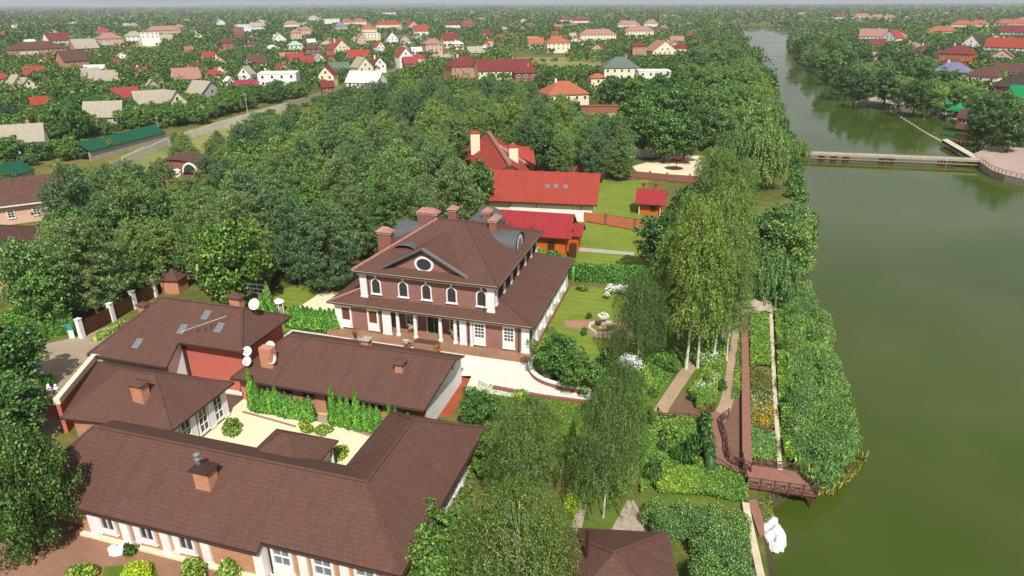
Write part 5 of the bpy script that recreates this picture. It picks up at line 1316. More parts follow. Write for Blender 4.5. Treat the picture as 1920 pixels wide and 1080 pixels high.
V = [  # x0, x1, ytop, ybase, roof, wall, kind, yaw, chimney, own label
 (24, 120, 79, 104, 'b', 'o', 'h', 18, 1, 'huge brown-roofed brick villa beyond the orchards at the picture edge'),
 (114, 164, 95, 128, 'b', 'o', 'g', 24, 0, 'dark brown pavilion-like house with deep eaves before the huge brown villa'),
 (137, 183, 68, 98, 'g', 'o', 'g', 20, 0, 'unfinished bare brick house with empty window holes'),
 (184, 229, 60, 82, 'p', 'p', 'h', 15, 1, 'pale pink block beside the unfinished brick house'),
 (180, 208, 53, 64, 'r', 'w', 'h', 10, 2, None), (86, 130, 58, 82, 'm', 'w', 'g', 25, 2, 'white house with maroon roof behind the huge brown villa'),
 (237, 270, 52, 78, 'g', 'w', 'h', 12, 1, None), (266, 299, 58, 80, 'p', 'w', 'F', 8, 0, 'long white walled house beside the dry yellow field'),
 (276, 340, 40, 64, 'p', 'p', 'h', 15, 1, 'wide pinkish villa with many roofs beyond the yellow field'), (405, 425, 32, 48, 'g', 'w', 'f', 10, 2, None), (442, 470, 38, 60, 'g', 'w', 'F', 10, 0, None),
 (462, 500, 32, 56, 'g', 'w', 'h', 10, 2, 'tall white house overlooking the small grey pond'), (436, 458, 48, 68, 'm', 'b', 'F', 20, 0, 'dark red ruin-like block at the pond edge'), (416, 439, 75, 95, 'm', 'b', 'h', 10, 0, 'small dark red hip-roofed pavilion by the pond'),
 (380, 404, 98, 112, 'R', 'c', 'g', 15, 1, None), (347, 364, 88, 99, 'o', 'c', 'g', 10, 0, None), (215, 233, 107, 123, 'R', 'b', 'f', 15, 0, 'tiny red-roofed shed alone among dense orchard trees'),
 (156, 190, 128, 150, 'g', 'g', 'g', 20, 0, None), (170, 222, 133, 156, 'g', 'c', 'g', 14, 1, None), (20, 50, 141, 166, 'g', 'c', 'f', 30, 1, None), (38, 68, 146, 168, 'g', 'c', 'f', 20, 0, None),
 (-12, 10, 138, 156, 'R', 'c', 'g', 10, 0, None), (64, 94, 182, 214, 'R', 't', 'g', 15, 0, 'orange-red two-tier shed among orchard trees near the picture edge'), (165, 236, 190, 224, 'g', 'g', 'g', -18, 0, 'long low grey slate roof slanting among orchard trees'),
 (10, 86, 233, 272, 'g', 'w', 'g', -12, 1, 'grey slate house with white end wall above the green canopies'), (275, 298, 149, 166, 'g', 'g', 'f', 10, 0, None), (212, 260, 164, 182, 'r', 'b', 'g', 12, 0, 'low scarlet-roofed shed joined to a grey slate house'),
 (256, 312, 170, 198, 'g', 'w', 'g', 6, 0, 'pale grey-roofed white house beside the scarlet shed'), (304, 348, 170, 202, 'g', 'c', 'f', 34, 0, 'cream gabled cottage with grey slate roof beside the pale grey one'),
 (325, 376, 128, 154, 'p', 'w', 'g', 14, 1, 'pinkish-roofed white cottage with porch in mid village'), (352, 417, 152, 184, 'g', 'g', 'f', 40, 0, 'large grey slate barn-like roof near the village road'), (415, 448, 144, 160, 'w', 'w', 'f', 15, 0, None),
 (450, 479, 125, 152, 'g', 'w', 'f', -30, 0, None), (443, 486, 150, 167, 'x', 'w', 'g', -6, 0, 'low magenta-roofed building by the village road'), (464, 500, 104, 124, 'b', 'w', 'g', 12, 1, None),
 (489, 563, 136, 164, 'w', 'w', 'F', -9, 0, 'flat-roofed modern white house with small dark windows'), (537, 571, 100, 117, 'r', 'b', 'g', 14, 1, None), (570, 602, 84, 106, 'b', 'b', 'h', 16, 1, None), (560, 590, 106, 121, 'r', 'b', 'g', 20, 0, None), (587, 612, 102, 117, 'g', 'w', 'f', 20, 0, None),
 (541, 568, 78, 95, 'i', 'w', 'h', 10, 0, 'mint green roof among dark village trees'), (616, 656, 70, 100, 'r', 'c', 'f', 28, 2, 'tall scarlet-roofed house with cream gables and chimneys'), (650, 694, 94, 110, 'R', 'w', 'g', 12, 1, None), (613, 628, 97, 116, 'r', 'b', 'g', 12, 0, None),
 (661, 698, 108, 138, 'g', 'c', 'f', 32, 0, 'grey A-frame cottage with cream gable by the road'), (695, 723, 107, 127, 'm', 'w', 'f', 24, 2, None), (617, 656, 117, 134, 'G', 'b', 'g', 10, 0, 'dark grey-green roofed house beside the cream gable'), (599, 632, 124, 150, 'm', 'c', 'f', -20, 0, 'cream gable cottage under maroon roof beside the grey-green one'), (602, 626, 152, 168, 'm', 'b', 'g', 10, 0, None),
 (652, 724, 134, 158, 'w', 'w', 'g', -24, 0, 'long white shed roof at the edge of the pine wood'), (742, 773, 90, 119, 'r', 'w', 'f', 26, 0, 'scarlet A-frame cottage beside the road bend'), (747, 768, 82, 96, 'G', 'g', 'f', 10, 0, None), (755, 783, 107, 121, 'r', 'b', 'g', 10, 0, None), (771, 791, 89, 103, 'w', 'w', 'g', 12, 0, None),
 (792, 829, 72, 98, 'p', 'p', 'h', 20, 1, 'steep pinkish pyramid-roofed house in mid village'), (827, 860, 63, 83, 'm', 'c', 'g', 14, 1, None), (702, 721, 78, 99, 'R', 'w', 'f', 30, 1, None), (722, 746, 57, 80, 'd', 'w', 'f', 14, 1, None), (667, 688, 64, 84, 'p', 'p', 'f', 20, 1, None), (680, 713, 63, 76, 'w', 'c', 'F', 8, 0, None),
 (702, 755, 34, 52, 'R', 'c', 'h', 12, 2, 'wide red hipped villa among the far houses'), (761, 786, 34, 53, 'r', 'p', 'f', 20, 1, None), (775, 803, 45, 63, 'R', 'w', 'g', 12, 1, None), (640, 664, 32, 47, 'o', 'c', 'h', 12, 1, None), (660, 687, 31, 46, 'o', 'c', 'h', 12, 1, None), (625, 653, 43, 56, 'u', 'g', 'h', 12, 0, 'blue-grey hipped roof among the far houses'),
 (607, 637, 32, 46, 'g', 'w', 'F', 12, 0, None), (578, 598, 23, 38, 'g', 'w', 'h', 12, 2, None), (531, 562, 37, 51, 'p', 'w', 'h', 12, 1, None), (480, 501, 30, 48, 'g', 'w', 'h', 14, 2, None), (545, 566, 54, 74, 'p', 'p', 'h', 12, 1, None), (562, 585, 47, 66, 'p', 'p', 'h', 12, 1, None), (676, 706, 47, 61, 'o', 'c', 'h', 12, 1, None), (511, 536, 63, 77, 'i', 'w', 'f', 12, 0, None),
 (715, 743, 18, 30, 'g', 'w', 'F', 10, 0, None), (832, 863, 36, 53, 'm', 'w', 'h', 12, 1, None), (863, 890, 37, 51, 'r', 'b', 'h', 12, 1, None), (876, 898, 15, 27, 'i', 'w', 'f', 12, 0, None), (876, 903, 88, 106, 'g', 'g', 'g', 10, 0, None),
 (835, 905, 106, 136, 'm', 'o', 'h', 18, 2, 'large maroon-roofed brick villa with cream gables behind the pines'), (885, 1002, 112, 138, 'm', 'c', 'g', 14, 1, 'long maroon-roofed range with cream gables joining the brick villa'), (960, 1006, 124, 152, 'm', 'b', 'h', 12, 1, 'dark maroon hipped house with porch beyond the pines'),
 (1010, 1102, 152, 184, 'o', 'c', 'h', 20, 2, 'orange-roofed cream villa with dormers in the trees'), (1104, 1134, 138, 162, 'o', 'c', 'h', 14, 0, 'small orange hipped roof beside the orange villa'), (1124, 1196, 101, 147, 'G', 'c', 'h', 12, 1, 'big grey-green hipped house with white walls and round dormer'), (1192, 1256, 132, 152, 'w', 'w', 'F', 8, 0, 'long flat white carport beside the grey-green roof'),
 (1210, 1266, 62, 104, 'p', 'c', 'f', 26, 1, 'tall cream house with steep pinkish gable near the lake'), (1182, 1211, 80, 105, 'm', 'o', 'h', 12, 0, None), (1205, 1234, 32, 50, 'p', 'w', 'h', 12, 1, None), (1155, 1200, 36, 52, 'p', 'c', 'h', 12, 2, None), (1168, 1226, 44, 66, 'p', 'c', 'h', 12, 2, 'broad pinkish-roofed cream villa with dormers before the lakeside trees'),
 (1082, 1156, 54, 74, 'p', 'c', 'h', 12, 1, 'wide low pinkish-roofed villa among trees'), (1020, 1068, 68, 92, 'o', 'c', 'h', 12, 1, None), (1047, 1076, 16, 42, 'm', 'w', 'h', 12, 2, 'tall white turreted house rising over the far treetops'), (1072, 1106, 26, 44, 'm', 'w', 'h', 12, 2, None), (1150, 1180, 118, 130, 'o', 'c', 'g', 8, 0, None),
 (1362, 1392, 222, 250, 'R', 'w', 'h', 14, 1, 'small red hipped roof with white chimney hidden among lakeside trees'),
 (1560, 1588, 20, 36, 'm', 'w', 'h', -6, 2, None), (1602, 1630, 22, 34, 'p', 'w', 'h', -6, 1, None), (1632, 1656, 24, 36, 'p', 'p', 'h', -6, 1, None), (1656, 1678, 23, 37, 'p', 'w', 'h', -6, 2, None), (1465, 1487, 20, 28, 'm', 'w', 'h', -4, 0, None), (1493, 1517, 20, 30, 'p', 'w', 'h', -4, 0, None),
 (1612, 1660, 48, 74, 'p', 'w', 'g', -8, 1, 'brown-roofed white house above the far bank'), (1655, 1690, 46, 78, 'R', 'w', 'f', -30, 0, 'red-roofed white house joined to the brown-roofed one above the far bank'), (1740, 1790, 50, 63, 'o', 'c', 'h', -8, 1, None), (1785, 1820, 38, 52, 'o', 'c', 'h', -8, 1, None), (1815, 1850, 34, 52, 'o', 'c', 'h', -8, 2, None), (1868, 1925, 34, 50, 'o', 'c', 'h', -8, 1, None), (1876, 1930, 44, 66, 'm', 'w', 'g', -10, 1, None),
 (1806, 1836, 66, 88, 'd', 'w', 'f', -10, 0, 'small white gable house above the red brick villa'), (1764, 1822, 84, 117, 'm', 't', 'h', -10, 2, 'red villa with maroon hipped roof above the far bank'), (1752, 1816, 117, 142, 'u', 'g', 'h', -12, 2, 'blue-grey hipped roof below the red villa'), (1814, 1872, 127, 154, 'b', 'c', 'h', -14, 0, 'brown-roofed house with pale framed dormers near the far bank'), (1858, 1915, 119, 136, 'b', 'b', 'g', -10, 0, None),
 (1862, 1960, 138, 182, 'd', 'b', 'h', -16, 1, 'large dark-roofed house at the picture edge above the quay'), (1892, 1950, 162, 190, 'e', 'b', 'g', -14, 0, 'emerald green low roof in front of the large dark-roofed house'), (1800, 1824, 206, 224, 'b', 'b', 'g', -14, 0, 'low brown boathouse beside the green gazebos'), (1850, 1930, 72, 96, 'R', 'w', 'g', -12, 2, None)]
for (x0, x1, yt, yb, rf, wl, kd, yw, ch, lab) in V:
    if lab: cottage('house', lab, None, x0, x1, yt, yb, rf, wl, kd, yw, ch)
    else:
        base = 'distant %s %s house under %s roof among trees' % (WN[wl], KN[kd], NAMES[rf]); cottage('house', base, 'distant %s houses with %s roofs, %s' % (WN[wl], NAMES[rf], KN[kd]), x0, x1, yt, yb, rf, wl, kd, yw, ch)
# many more plain cottages among the orchards
g = np.random.default_rng(5); put = [(c[0], c[1]) for c in CLEAR]; made = 0
for k in range(900):
    if made >= 85: break
    px = g.uniform(-20, 1130); py = g.uniform(46, 150) if px < 560 else g.uniform(40, 112)
    if px > 880 and py > 100: continue
    x, y = G(px, py, 3.0)
    if any((x - a) ** 2 + (y - b) ** 2 < 19 ** 2 for a, b in put) or inside(GP([(228, 100), (305, 100), (303, 80), (230, 80)]), np.array([x]), np.array([y]))[0]: continue
    if min(math.hypot(x - q[0], y - q[1]) for q in ROAD) < 9: continue
    put.append((x, y)); made += 1; D = depth_at(x, y, 3.0); rf = 'ggggrmbpwoRgd'[g.integers(13)]; wl = 'wcwgp'[g.integers(5)]; kd = 'fggfh'[g.integers(5)]
    wpx = g.uniform(7.5, 12.5) / D * FPX; hpx = g.uniform(2.8, 4.6) / D * FPX
    cottage('house', 'small %s %s village cottage under %s roof' % (WN[wl], KN[kd], NAMES[rf]), 'small %s village cottages with %s roofs, %s' % (WN[wl], NAMES[rf], KN[kd]), px - wpx / 2, px + wpx / 2, py - hpx, py, rf, wl, kd, g.uniform(-35, 40), int(g.integers(0, 3)))
# larger villas beyond the red houses and on the far bank
made = 0
for k in range(1500):
    if made >= 46: break
    if k % 2: px, py = g.uniform(890, 1300), g.uniform(26, 100)
    else: px, py = g.uniform(1590, 1930), g.uniform(24, 128)
    x, y = G(px, py, 3.0); D = depth_at(x, y, 3.0); sep = 24 + D * .012
    if any((x - a) ** 2 + (y - b) ** 2 < sep ** 2 for a, b in put) or inside(SHORE, np.array([x]), np.array([y]))[0] or (960 < px < 1140 and py > 96): continue
    if min(math.hypot(x - q[0], y - q[1]) for q in SHORE) < 30: continue
    put.append((x, y)); made += 1; rf = 'ppoobmpmb'[g.integers(9)]; wl = 'ccwcp'[g.integers(5)]; kd = 'hhgf'[g.integers(4)]
    wpx = g.uniform(13, 20) / D * FPX; hpx = g.uniform(4.0, 6.5) / D * FPX
    cottage('villa', 'large %s %s villa under %s roof half hidden in trees' % (WN[wl], KN[kd], NAMES[rf]), 'large %s villas with %s roofs, %s' % (WN[wl], NAMES[rf], KN[kd]), px - wpx / 2, px + wpx / 2, py - hpx, py, rf, wl, kd, g.uniform(-25, 35), int(g.integers(0, 3)), cat='villa')
# more roofs far off in the green, too small to show their parts
g = np.random.default_rng(21)
bands = [((860, 1010), (24, 34), 22, 'wpmc'), ((1100, 1330), (14, 32), 32, 'mmpw'), ((480, 900), (14, 30), 34, 'wpogm'), ((1690, 1920), (14, 40), 26, 'ompw'), ((60, 400), (34, 54), 14, 'wgp'), ((1380, 1560), (14, 24), 10, 'pmw')]
for (xa, xb), (ya, yb_), cnt, cs in bands:
    for k in range(cnt):
        px, py = g.uniform(xa, xb), g.uniform(ya, yb_); c = cs[k % len(cs)]; x, y = G(px, py, 3.0)
        az = math.atan2(-(x - CAM[0]), y - CAM[1]) + g.normal() * 0.3; w = g.uniform(11, 20); d = w * 0.7; H = g.uniform(6, 9); h2 = H * 0.55
        m = MB(); m.box(-w / 2, w / 2, -d / 2, d / 2, 0, h2, 1); hip(m, -w / 2 - .5, w / 2 + .5, -d / 2 - .5, d / 2 + .5, h2, H - h2, 0.2, (1, 1), 0, 0)
        for j in range(3): s = (j - 1) * w * .3; m.box(s - .8, s + .8, -d / 2 - .05, -d / 2 - .005, 1.2, 2.9, 2)
        rn = {'w': 'roof_slate', 'p': 'roof_pink', 'm': 'roof_maroon', 'c': 'roof_orange', 'o': 'roof_orange', 'g': 'roof_slate'}[c]
        o = m.build('house', [rn, ['white_plaster', 'cream_plaster', 'pink_plaster'][k % 3], 'glass']); o.location = (x, y, 0); o.rotation_euler = (0, 0, az)
        tag(o, 'tiny far-off house with %s roof near the horizon' % {'roof_slate': 'grey', 'roof_pink': 'pinkish', 'roof_maroon': 'maroon', 'roof_orange': 'orange'}[rn], 'house', 'far-off houses with %s roofs near the horizon' % rn[5:]); clear(x, y, w * .5, 3.2)
# round dormer of the grey-green house
x, y = G(1157, 140, 2.8)
# lamp posts along the road and a mast
for k, (px, py, h) in enumerate(((262, 240, 7), (300, 255, 6), (385, 232, 6), (465, 216, 8), (842, 118, 8), (312, 188, 8))):
    t = thing('utility_pole', 'slender pale utility pole among the village orchards', 'pole', (*G(px, py), 0), 0.3, 'utility poles in the village')
    m = MB(); m.tube((0, 0, 0), (0, 0, h), 0.11, 0.07, 7); m.build('mast', 'concrete_pale', t); m = MB(); m.box(-.7, .7, -.05, .05, h - .5, h - .38); m.build('crossarm', 'concrete_pale', t)
# ------------------------------------------------------------------ garden: fountain, dock, walls, pots
t = thing('fountain', 'octagonal stone fountain basin with pale carved centre column on the lawn', 'fountain', (*G(1130, 620), 0))
m = MB(); n = 8
rg = lambda r, z: [(r * math.cos(6.2832 * (k + .5) / n), r * math.sin(6.2832 * (k + .5) / n), z) for k in range(n)]
a, b, c, d = rg(2.0, 0), rg(1.95, .62), rg(1.6, .62), rg(1.55, .2)
for k in range(n):
    j = (k + 1) % n
    for p, q in ((a, b), (b, c), (c, d)): m.poly([p[k], p[j], q[j], q[k]])
m.build('basin', 'concrete_pale', t)
m = MB(); m.poly(rg(1.6, 0.36)); m.build('pool', 'pond_scum', t)
m = MB(); m.lathe([(.55, .2), (.5, .5), (.3, .6), (.28, 1.2), (.42, 1.7), (.7, 1.85), (.74, 2.0), (.3, 1.95), (.15, 2.2), (.22, 2.4), (.08, 2.65), (0, 2.7)], 12); m.build('column', 'concrete_pale', t)
for k in range(6):
    a = k * 1.047; m = MB(); m.lathe([(0, 2.0), (.15, 2.05), (.17, 2.2), (0, 2.32)], 7, (.55 * math.cos(a), .55 * math.sin(a), 0)); m.build('figure', 'white_plaster', t)

def pot(label, x, y, z, mat='flower_red', s=1.0, group=None):
    t = thing('flower_pot', label, 'flower pot', (x, y, z), 0, group); t.scale = (s, s, s)
    m = MB(); m.lathe([(0, 0), (.24, 0), (.2, .12), (.32, .55), (.36, .6), (.28, .58), (0, .5)], 12); m.build('pot', 'terracotta', t)
    g = np.random.default_rng(int(x * 10) & 255); C = g.normal(size=(6, 3)) * .16 + np.array([0, 0, .8]); P, T, B = clump_leaves(g, C, np.full(6, .2), 160, .13)
    link(bpy.data.objects.new('leaves', quads('leaves', P, T, B, 'leaf_shrub')), t)
    P, T, B = clump_leaves(g, C + np.array([0, -.04, .08]), np.full(6, .2), 90, .11); link(bpy.data.objects.new('flowers', quads('flowers', P, T, B, mat)), t)
pot('terracotta pot of white flowers left of the mansion steps on the paving', -15.6, 34.4, 0.0, 'flower_white', 1.2); pot('terracotta pot of red flowers right of the mansion steps on the paving', -11.7, 34.4, 0.0, 'flower_red', 1.2)
pot('white flower pot inside the portico by the door side window', -16.6, 37.7, 0.56, 'flower_white', 0.9); pot('white flower pot inside the portico beside the last column', -10.9, 37.7, 0.56, 'flower_white', 0.9)
t = thing('dry_tree_urn', 'stone urn holding a bare branching shrub before the mansion', 'urn', (*G(668, 648), 0))
m = MB(); m.lathe([(.4, 0), (.4, .15), (.2, .3), (.5, .9), (.55, 1.0), (.4, .95), (0, .9)], 12); m.build('urn', 'stone', t)
m = MB(); g = np.random.default_rng(4)
for k in range(12):
    a = g.random() * 6.28; e = Vector((math.cos(a) * .8 * g.random(), math.sin(a) * .8 * g.random(), 1.9 + g.random() * .9)); q = Vector((0, 0, .9)).lerp(e, .5) + Vector((0, 0, .15)); m.path([Vector((0, 0, .85)), q, e], [.05, .035, .012], 5)
m.build('branches', 'bark_brown', t)

# curved kerb wall with red facing by the yard
KB = smooth_line(GP([(1000, 676), (994, 692), (1002, 708), (1022, 720), (1060, 731), (1104, 738)]), 6)
t = thing('kerb_wall', 'low curved white-topped wall with red brick face round the shrub bed', 'wall', (*KB[0], 0)); o = Vector((*KB[0], 0))
m = MB(); wall_run(m, [(p[0] - o.x, p[1] - o.y) for p in KB], 0.4, 0, 0.5); m.build('face', 'brick_dark', t)
m = MB(); wall_run(m, [(p[0] - o.x, p[1] - o.y) for p in KB], 0.52, 0.5, 0.62); m.build('coping', 'white_plaster', t)
K2 = smooth_line(GP([(925, 728), (1010, 744), (1060, 751), (1106, 757)]), 4)
t = thing('kerb_wall', 'low red brick edging between white yard and rough grass', 'wall', (*K2[0], 0)); o = Vector((*K2[0], 0))
m = MB(); wall_run(m, [(p[0] - o.x, p[1] - o.y) for p in K2], 0.35, 0, 0.3); m.build('face', 'brick_dark', t)
x, y = G(1102, 748); t = thing('gate_post', 'short white stone post at the end of the white yard', 'post', (x, y, 0)); m = MB(); m.box(-.2, .2, -.2, .2, 0, 0.9); m.build('shaft', 'white_plaster', t); m = MB(); m.box(-.28, .28, -.28, .28, .9, 1.02); m.build('cap', 'concrete_pale', t)

# long raised boardwalk, planks laid across
W0, W1 = Vector((23.1, 55.0, 0)), Vector((22.55, 21.7, 0)); d = W1 - W0; L = d.length
t = thing('boardwalk', 'long narrow straight red-brown boardwalk leading down to the lake deck', 'boardwalk', W0, math.atan2(d.y, d.x) )
for y in (-.32, .32):
    m = MB(); m.box(0, L, y - .06, y + .06, 0, 0.5); m.build('beam', 'timber_dark', t)
pk = MB(); pk.box(0.01, 0.315, -.40, .40, .5, .55); pm = pk.mesh('plank', 'deck_wood')
for k in range(int(L / .33)):
    o = bpy.data.objects.new('plank', pm); o.location = (k * .33, 0, 0.002 * (k % 3)); link(o, t)
# lake deck on posts with its lattice railing
DZ = 0.35
t = thing('lake_deck', 'red-brown timber deck on posts over the lake edge', 'deck', (22.4, 19.6, DZ), R(3))
DW, DL = 3.1, 5.6
pk = MB(); pk.box(0, DL, 0.01, .27, -.06, 0.0); pm = pk.mesh('plank', 'deck_wood')
for k in range(int(DW / .28)):
    o = bpy.data.objects.new('plank', pm); o.location = (0, k * .28, 0.002 * (k % 2)); link(o, t)
for y in (.15, DW - .2): m = MB(); m.box(0, DL, y - .08, y + .08, -.3, -.06); m.build('beam', 'timber_dark', t)
for x in (.3, 2.6, 5.3):
    for y in (.2, 2.8): m = MB(); m.tube((x, y, -2.6), (x, y, -.06), .1, .1, 7); m.build('pile', 'dark_wood', t)
def railing(name, label, pts, z, h=1.0, step=1.3, mat='dark_wood', rot=None):
    """posts, rails and crossed braces along a line"""
    o = Vector((*pts[0], z)); t = thing(name, label, 'railing', o)
    P = [Vector((*p, z)) - o for p in pts]
    for k in range(len(P) - 1):
        a, b = P[k], P[k + 1]; L = (b - a).length; n = max(1, round(L / step)); up = Vector((0, 0, 1))
        for j in range(n + (1 if k == len(P) - 2 else 0)): p = a.lerp(b, j / n); m = MB(); m.box(p.x - .06, p.x + .06, p.y - .06, p.y + .06, p.z - .3, p.z + h); m.build('post', mat, t)
        for hh in (h - .05, .12): m = MB(); m.tube(a + up * hh, b + up * hh, .05, .05, 5); m.build('rail', mat, t)
        for j in range(n):
            p, q = a.lerp(b, j / n), a.lerp(b, (j + 1) / n); m = MB(); m.tube(p + up * .12, q + up * (h - .1), .03, .03, 4); m.tube(q + up * .12, p + up * (h - .1), .03, .03, 4); c = p.lerp(q, .5); m.tube(c + up * .12, c + up * (h - .1), .025, .025, 4); m.build('brace', mat, t)
    return t
def dk(x, y): c, s = math.cos(R(3)), math.sin(R(3)); return (22.4 + x * c - y * s, 19.6 + x * s + y * c)
railing('deck_railing', 'dark lattice railing round the water sides of the lake deck', [dk(0, 0), dk(DL, 0), dk(DL, DW)], DZ, 1.0, 1.1)
railing('deck_railing', 'short dark lattice railing between boardwalk and garden edge at the deck', [dk(0, 0), dk(-.1, DW + .3)], DZ, 1.0, 1.1)
railing('deck_railing', 'dark railing across the garden side of the lake deck', [dk(1.2, DW), dk(DL - .6, DW)], DZ, .8, 1.2)
# brown stair ramp and its railings down from the garden path
ST = GP([(1352, 775), (1336, 792), (1345, 830), (1352, 868), (1400, 892)], 0.3)
t = thing('ramp_walk', 'winding red-brown timber ramp between garden path and lake deck', 'ramp', (*ST[0], 0)); o = Vector((*ST[0], 0))
sl = smooth_line([(p[0] - o.x, p[1] - o.y) for p in ST], 8); Lq, Rq = strip_poly(sl, 1.4)
for k in range(len(sl) - 1):
    m = MB(); m.prism([Rq[k], tuple(np.array(Rq[k + 1]) * .985 + np.array(Rq[k]) * .015), tuple(np.array(Lq[k + 1]) * .985 + np.array(Lq[k]) * .015), Lq[k]], 0.1, 0.28); m.build('plank', 'deck_wood', t)
Lw, Rw = strip_poly(smooth_line(ST, 4), 1.5)
railing('ramp_railing', 'dark lattice railing on the shrub side of the winding ramp', Rw[::2], 0.28, 0.95, 1.2); railing('ramp_railing', 'dark lattice railing on the boardwalk side of the winding ramp', Lw[::2], 0.28, 0.95, 1.2)
railing('terrace_railing', 'brown lattice railing at the end of the short sloping path', GP([(1232, 778), (1240, 790), (1290, 790), (1330, 800)], 0.2), 0.2, 0.95, 1.2)
m = MB(); m.prism(GP([(1228, 770), (1330, 788), (1328, 800), (1232, 792)], 0.1), 0.0, 0.1); tag(m.build('terrace_deck', 'deck_wood'), 'brown timber landing behind the lattice railing by the short path', 'landing')
sheet('garden_soil', GP([(1345, 790), (1362, 745), (1396, 745), (1398, 880), (1352, 872)]), 'soil', 0.009)
# pale low garden wall on the reed side
LW = smooth_line(GP([(1446, 588), (1449, 660), (1453, 740), (1458, 810), (1463, 880)], .4), 4)
t = thing('garden_wall', 'pale low stone wall between vegetable beds and reed bank', 'wall', (*LW[0], 0)); o = Vector((*LW[0], 0)); rel = [(p[0] - o.x, p[1] - o.y) for p in LW]
for k in range(len(rel) - 1):
    m = MB(); wall_run(m, [rel[k], tuple(np.array(rel[k + 1]) * .985 + np.array(rel[k]) * .015)], .42, -.6, .4); m.build('block', 'concrete_pale', t)
QW = smooth_line(GP([(1398, 942), (1406, 985), (1416, 1030), (1428, 1085), (1436, 1120)], .35), 4)
t = thing('quay_wall', 'pale concrete retaining wall along the water beside the white boat', 'wall', (*QW[0], 0)); o = Vector((*QW[0], 0)); rel = [(p[0] - o.x, p[1] - o.y) for p in QW]
for k in range(len(rel) - 1):
    m = MB(); wall_run(m, [rel[k], tuple(np.array(rel[k + 1]) * .99 + np.array(rel[k]) * .01)], .55, -1.6, .35); m.build('block', 'concrete_pale', t)
m = MB(); m.prism(GP([(1402, 938), (1418, 936), (1430, 970), (1434, 1000), (1424, 1004)], .2), 0.0, .2); tag(m.build('landing_step', 'deck_wood'), 'small brown landing at the top of the quay wall', 'landing')
# boat under a white cover
t = thing('covered_boat', 'small boat wrapped in a crumpled white tarpaulin at the quay wall', 'boat', (*G(1444, 1008, -1), -0.85), R(196))
m = MB(); m.prism([(-.75, -1.35), (.75, -1.35), (.8, .5), (.3, 1.45), (-.3, 1.45), (-.8, .5)], -.1, .35); m.build('hull', 'stone', t)
g = np.random.default_rng(9); m = MB(); nx, ny = 14, 24
def tp(i, j):
    u, v = i / nx * 2 - 1, j / ny * 2 - 1; w = 1.12 * (1 - .42 * max(0, v) ** 2) * (1 + .07 * math.sin(v * 6.1) + .05 * math.sin(v * 13 + 1)); e = max(abs(u), abs(v)) ; 
    z = .80 - .22 * u * u - .18 * v * v + .09 * math.sin(u * 6 + v * 4) + .07 * math.sin(v * 11 - u * 5) + .05 * math.sin(u * 15 + v * 7) + .2 * math.exp(-((u + .2 - v * .4) / .2) ** 2) - .75 * max(0.0, (e - .85) / .15) ** 2
    return (u * w * .92 + .05 * math.sin(v * 9), v * 1.6 + .08 * math.sin(u * 4 + 1), z)
for i in range(nx):
    for j in range(ny): m.poly([tp(i, j), tp(i + 1, j), tp(i + 1, j + 1), tp(i, j + 1)], 0, True)
m.build('cover', 'tarp_white', t)
# stone outcrop at the head of the boardwalk
m = MB(); g = np.random.default_rng(12); n, k2 = 16, 6
rr = 1 + .18 * g.normal(size=(k2 + 1, n))
def rp(a, j): f = j / k2; r_ = 1.75 * math.cos(f * 1.4) * rr[j][a % n]; return (r_ * math.cos(6.2832 * a / n) * 1.25, r_ * math.sin(6.2832 * a / n) * .9, 1.5 * math.sin(f * 1.45) * (1 + .1 * rr[j][a % n]))
for j in range(k2):
    for a in range(n): m.poly([rp(a, j), rp(a + 1, j), rp(a + 1, j + 1), rp(a, j + 1)])
o = m.build('rock_mound', 'stone'); o.location = (*G(1420, 582), 0); tag(o, 'grey rock mound at the upper end of the boardwalk', 'rock mound')
# white boulder on the patio and small things
m = MB(); g = np.random.default_rng(2); rr = 1 + .12 * g.normal(size=(5, 10))
def bp(a, j): f = j / 4; r_ = .8 * math.cos(f * 1.45) * rr[j][a % 10]; return (r_ * math.cos(.6283 * a) * 1.3, r_ * math.sin(.6283 * a), .65 * math.sin(f * 1.5))
for j in range(4):
    for a in range(10): m.poly([bp(a, j), bp(a + 1, j), bp(a + 1, j + 1), bp(a, j + 1)], 0, True)
o = m.build('boulder', 'white_plaster'); o.scale = (.75, .75, .8); o.location = (*G(222, 1032), 0); tag(o, 'white boulder lying on the brick patio', 'boulder')
t = thing('information_sign', 'narrow teal and white sign board beside the driveway gate posts', 'sign', (*G(136, 634), 0), R(30)); m = MB(); m.box(-.3, .3, -.06, .06, 0, 1.1); m.build('board', 'white_plaster', t); m = MB(); m.box(-.31, .31, -.07, .07, 1.1, 1.9); m.build('header', 'sign_teal', t)
t = thing('statue', 'small white statue group on a red plinth at the parapet end', 'statue', (*G(112, 775, 0), 0)); m = MB(); m.box(-.8, .8, -.8, .8, 0, 2.2); m.build('plinth', 'red_plaster', t)
for k, (x, y) in enumerate(((-.4, 0), (.3, .2), (0, -.3))): m = MB(); m.lathe([(.22, 2.2), (.2, 2.6), (.26, 2.9), (.12, 3.1), (.16, 3.25), (0, 3.4)], 9, (x, y, 0)); m.build('figure', 'white_plaster', t)
t = thing('summer_shelter', 'small white wrought garden shelter among the clipped thujas', 'shelter', (*G(525, 585), 0)); 
for a in range(6): m = MB(); m.tube((.6 * math.cos(a * 1.047), .6 * math.sin(a * 1.047), 0), (.6 * math.cos(a * 1.047), .6 * math.sin(a * 1.047), 1.5), .06, .06, 6); m.build('post', 'white_plaster', t)
m = MB(); m.lathe([(.8, 1.5), (.75, 1.6), (.3, 1.9), (0, 2.1)], 8); m.build('roof', 'white_plaster', t)
m = MB(); m.tube((0, 0, 0), (0, 0, 1), .5, .4, 8); m.build('table', 'stone', t)
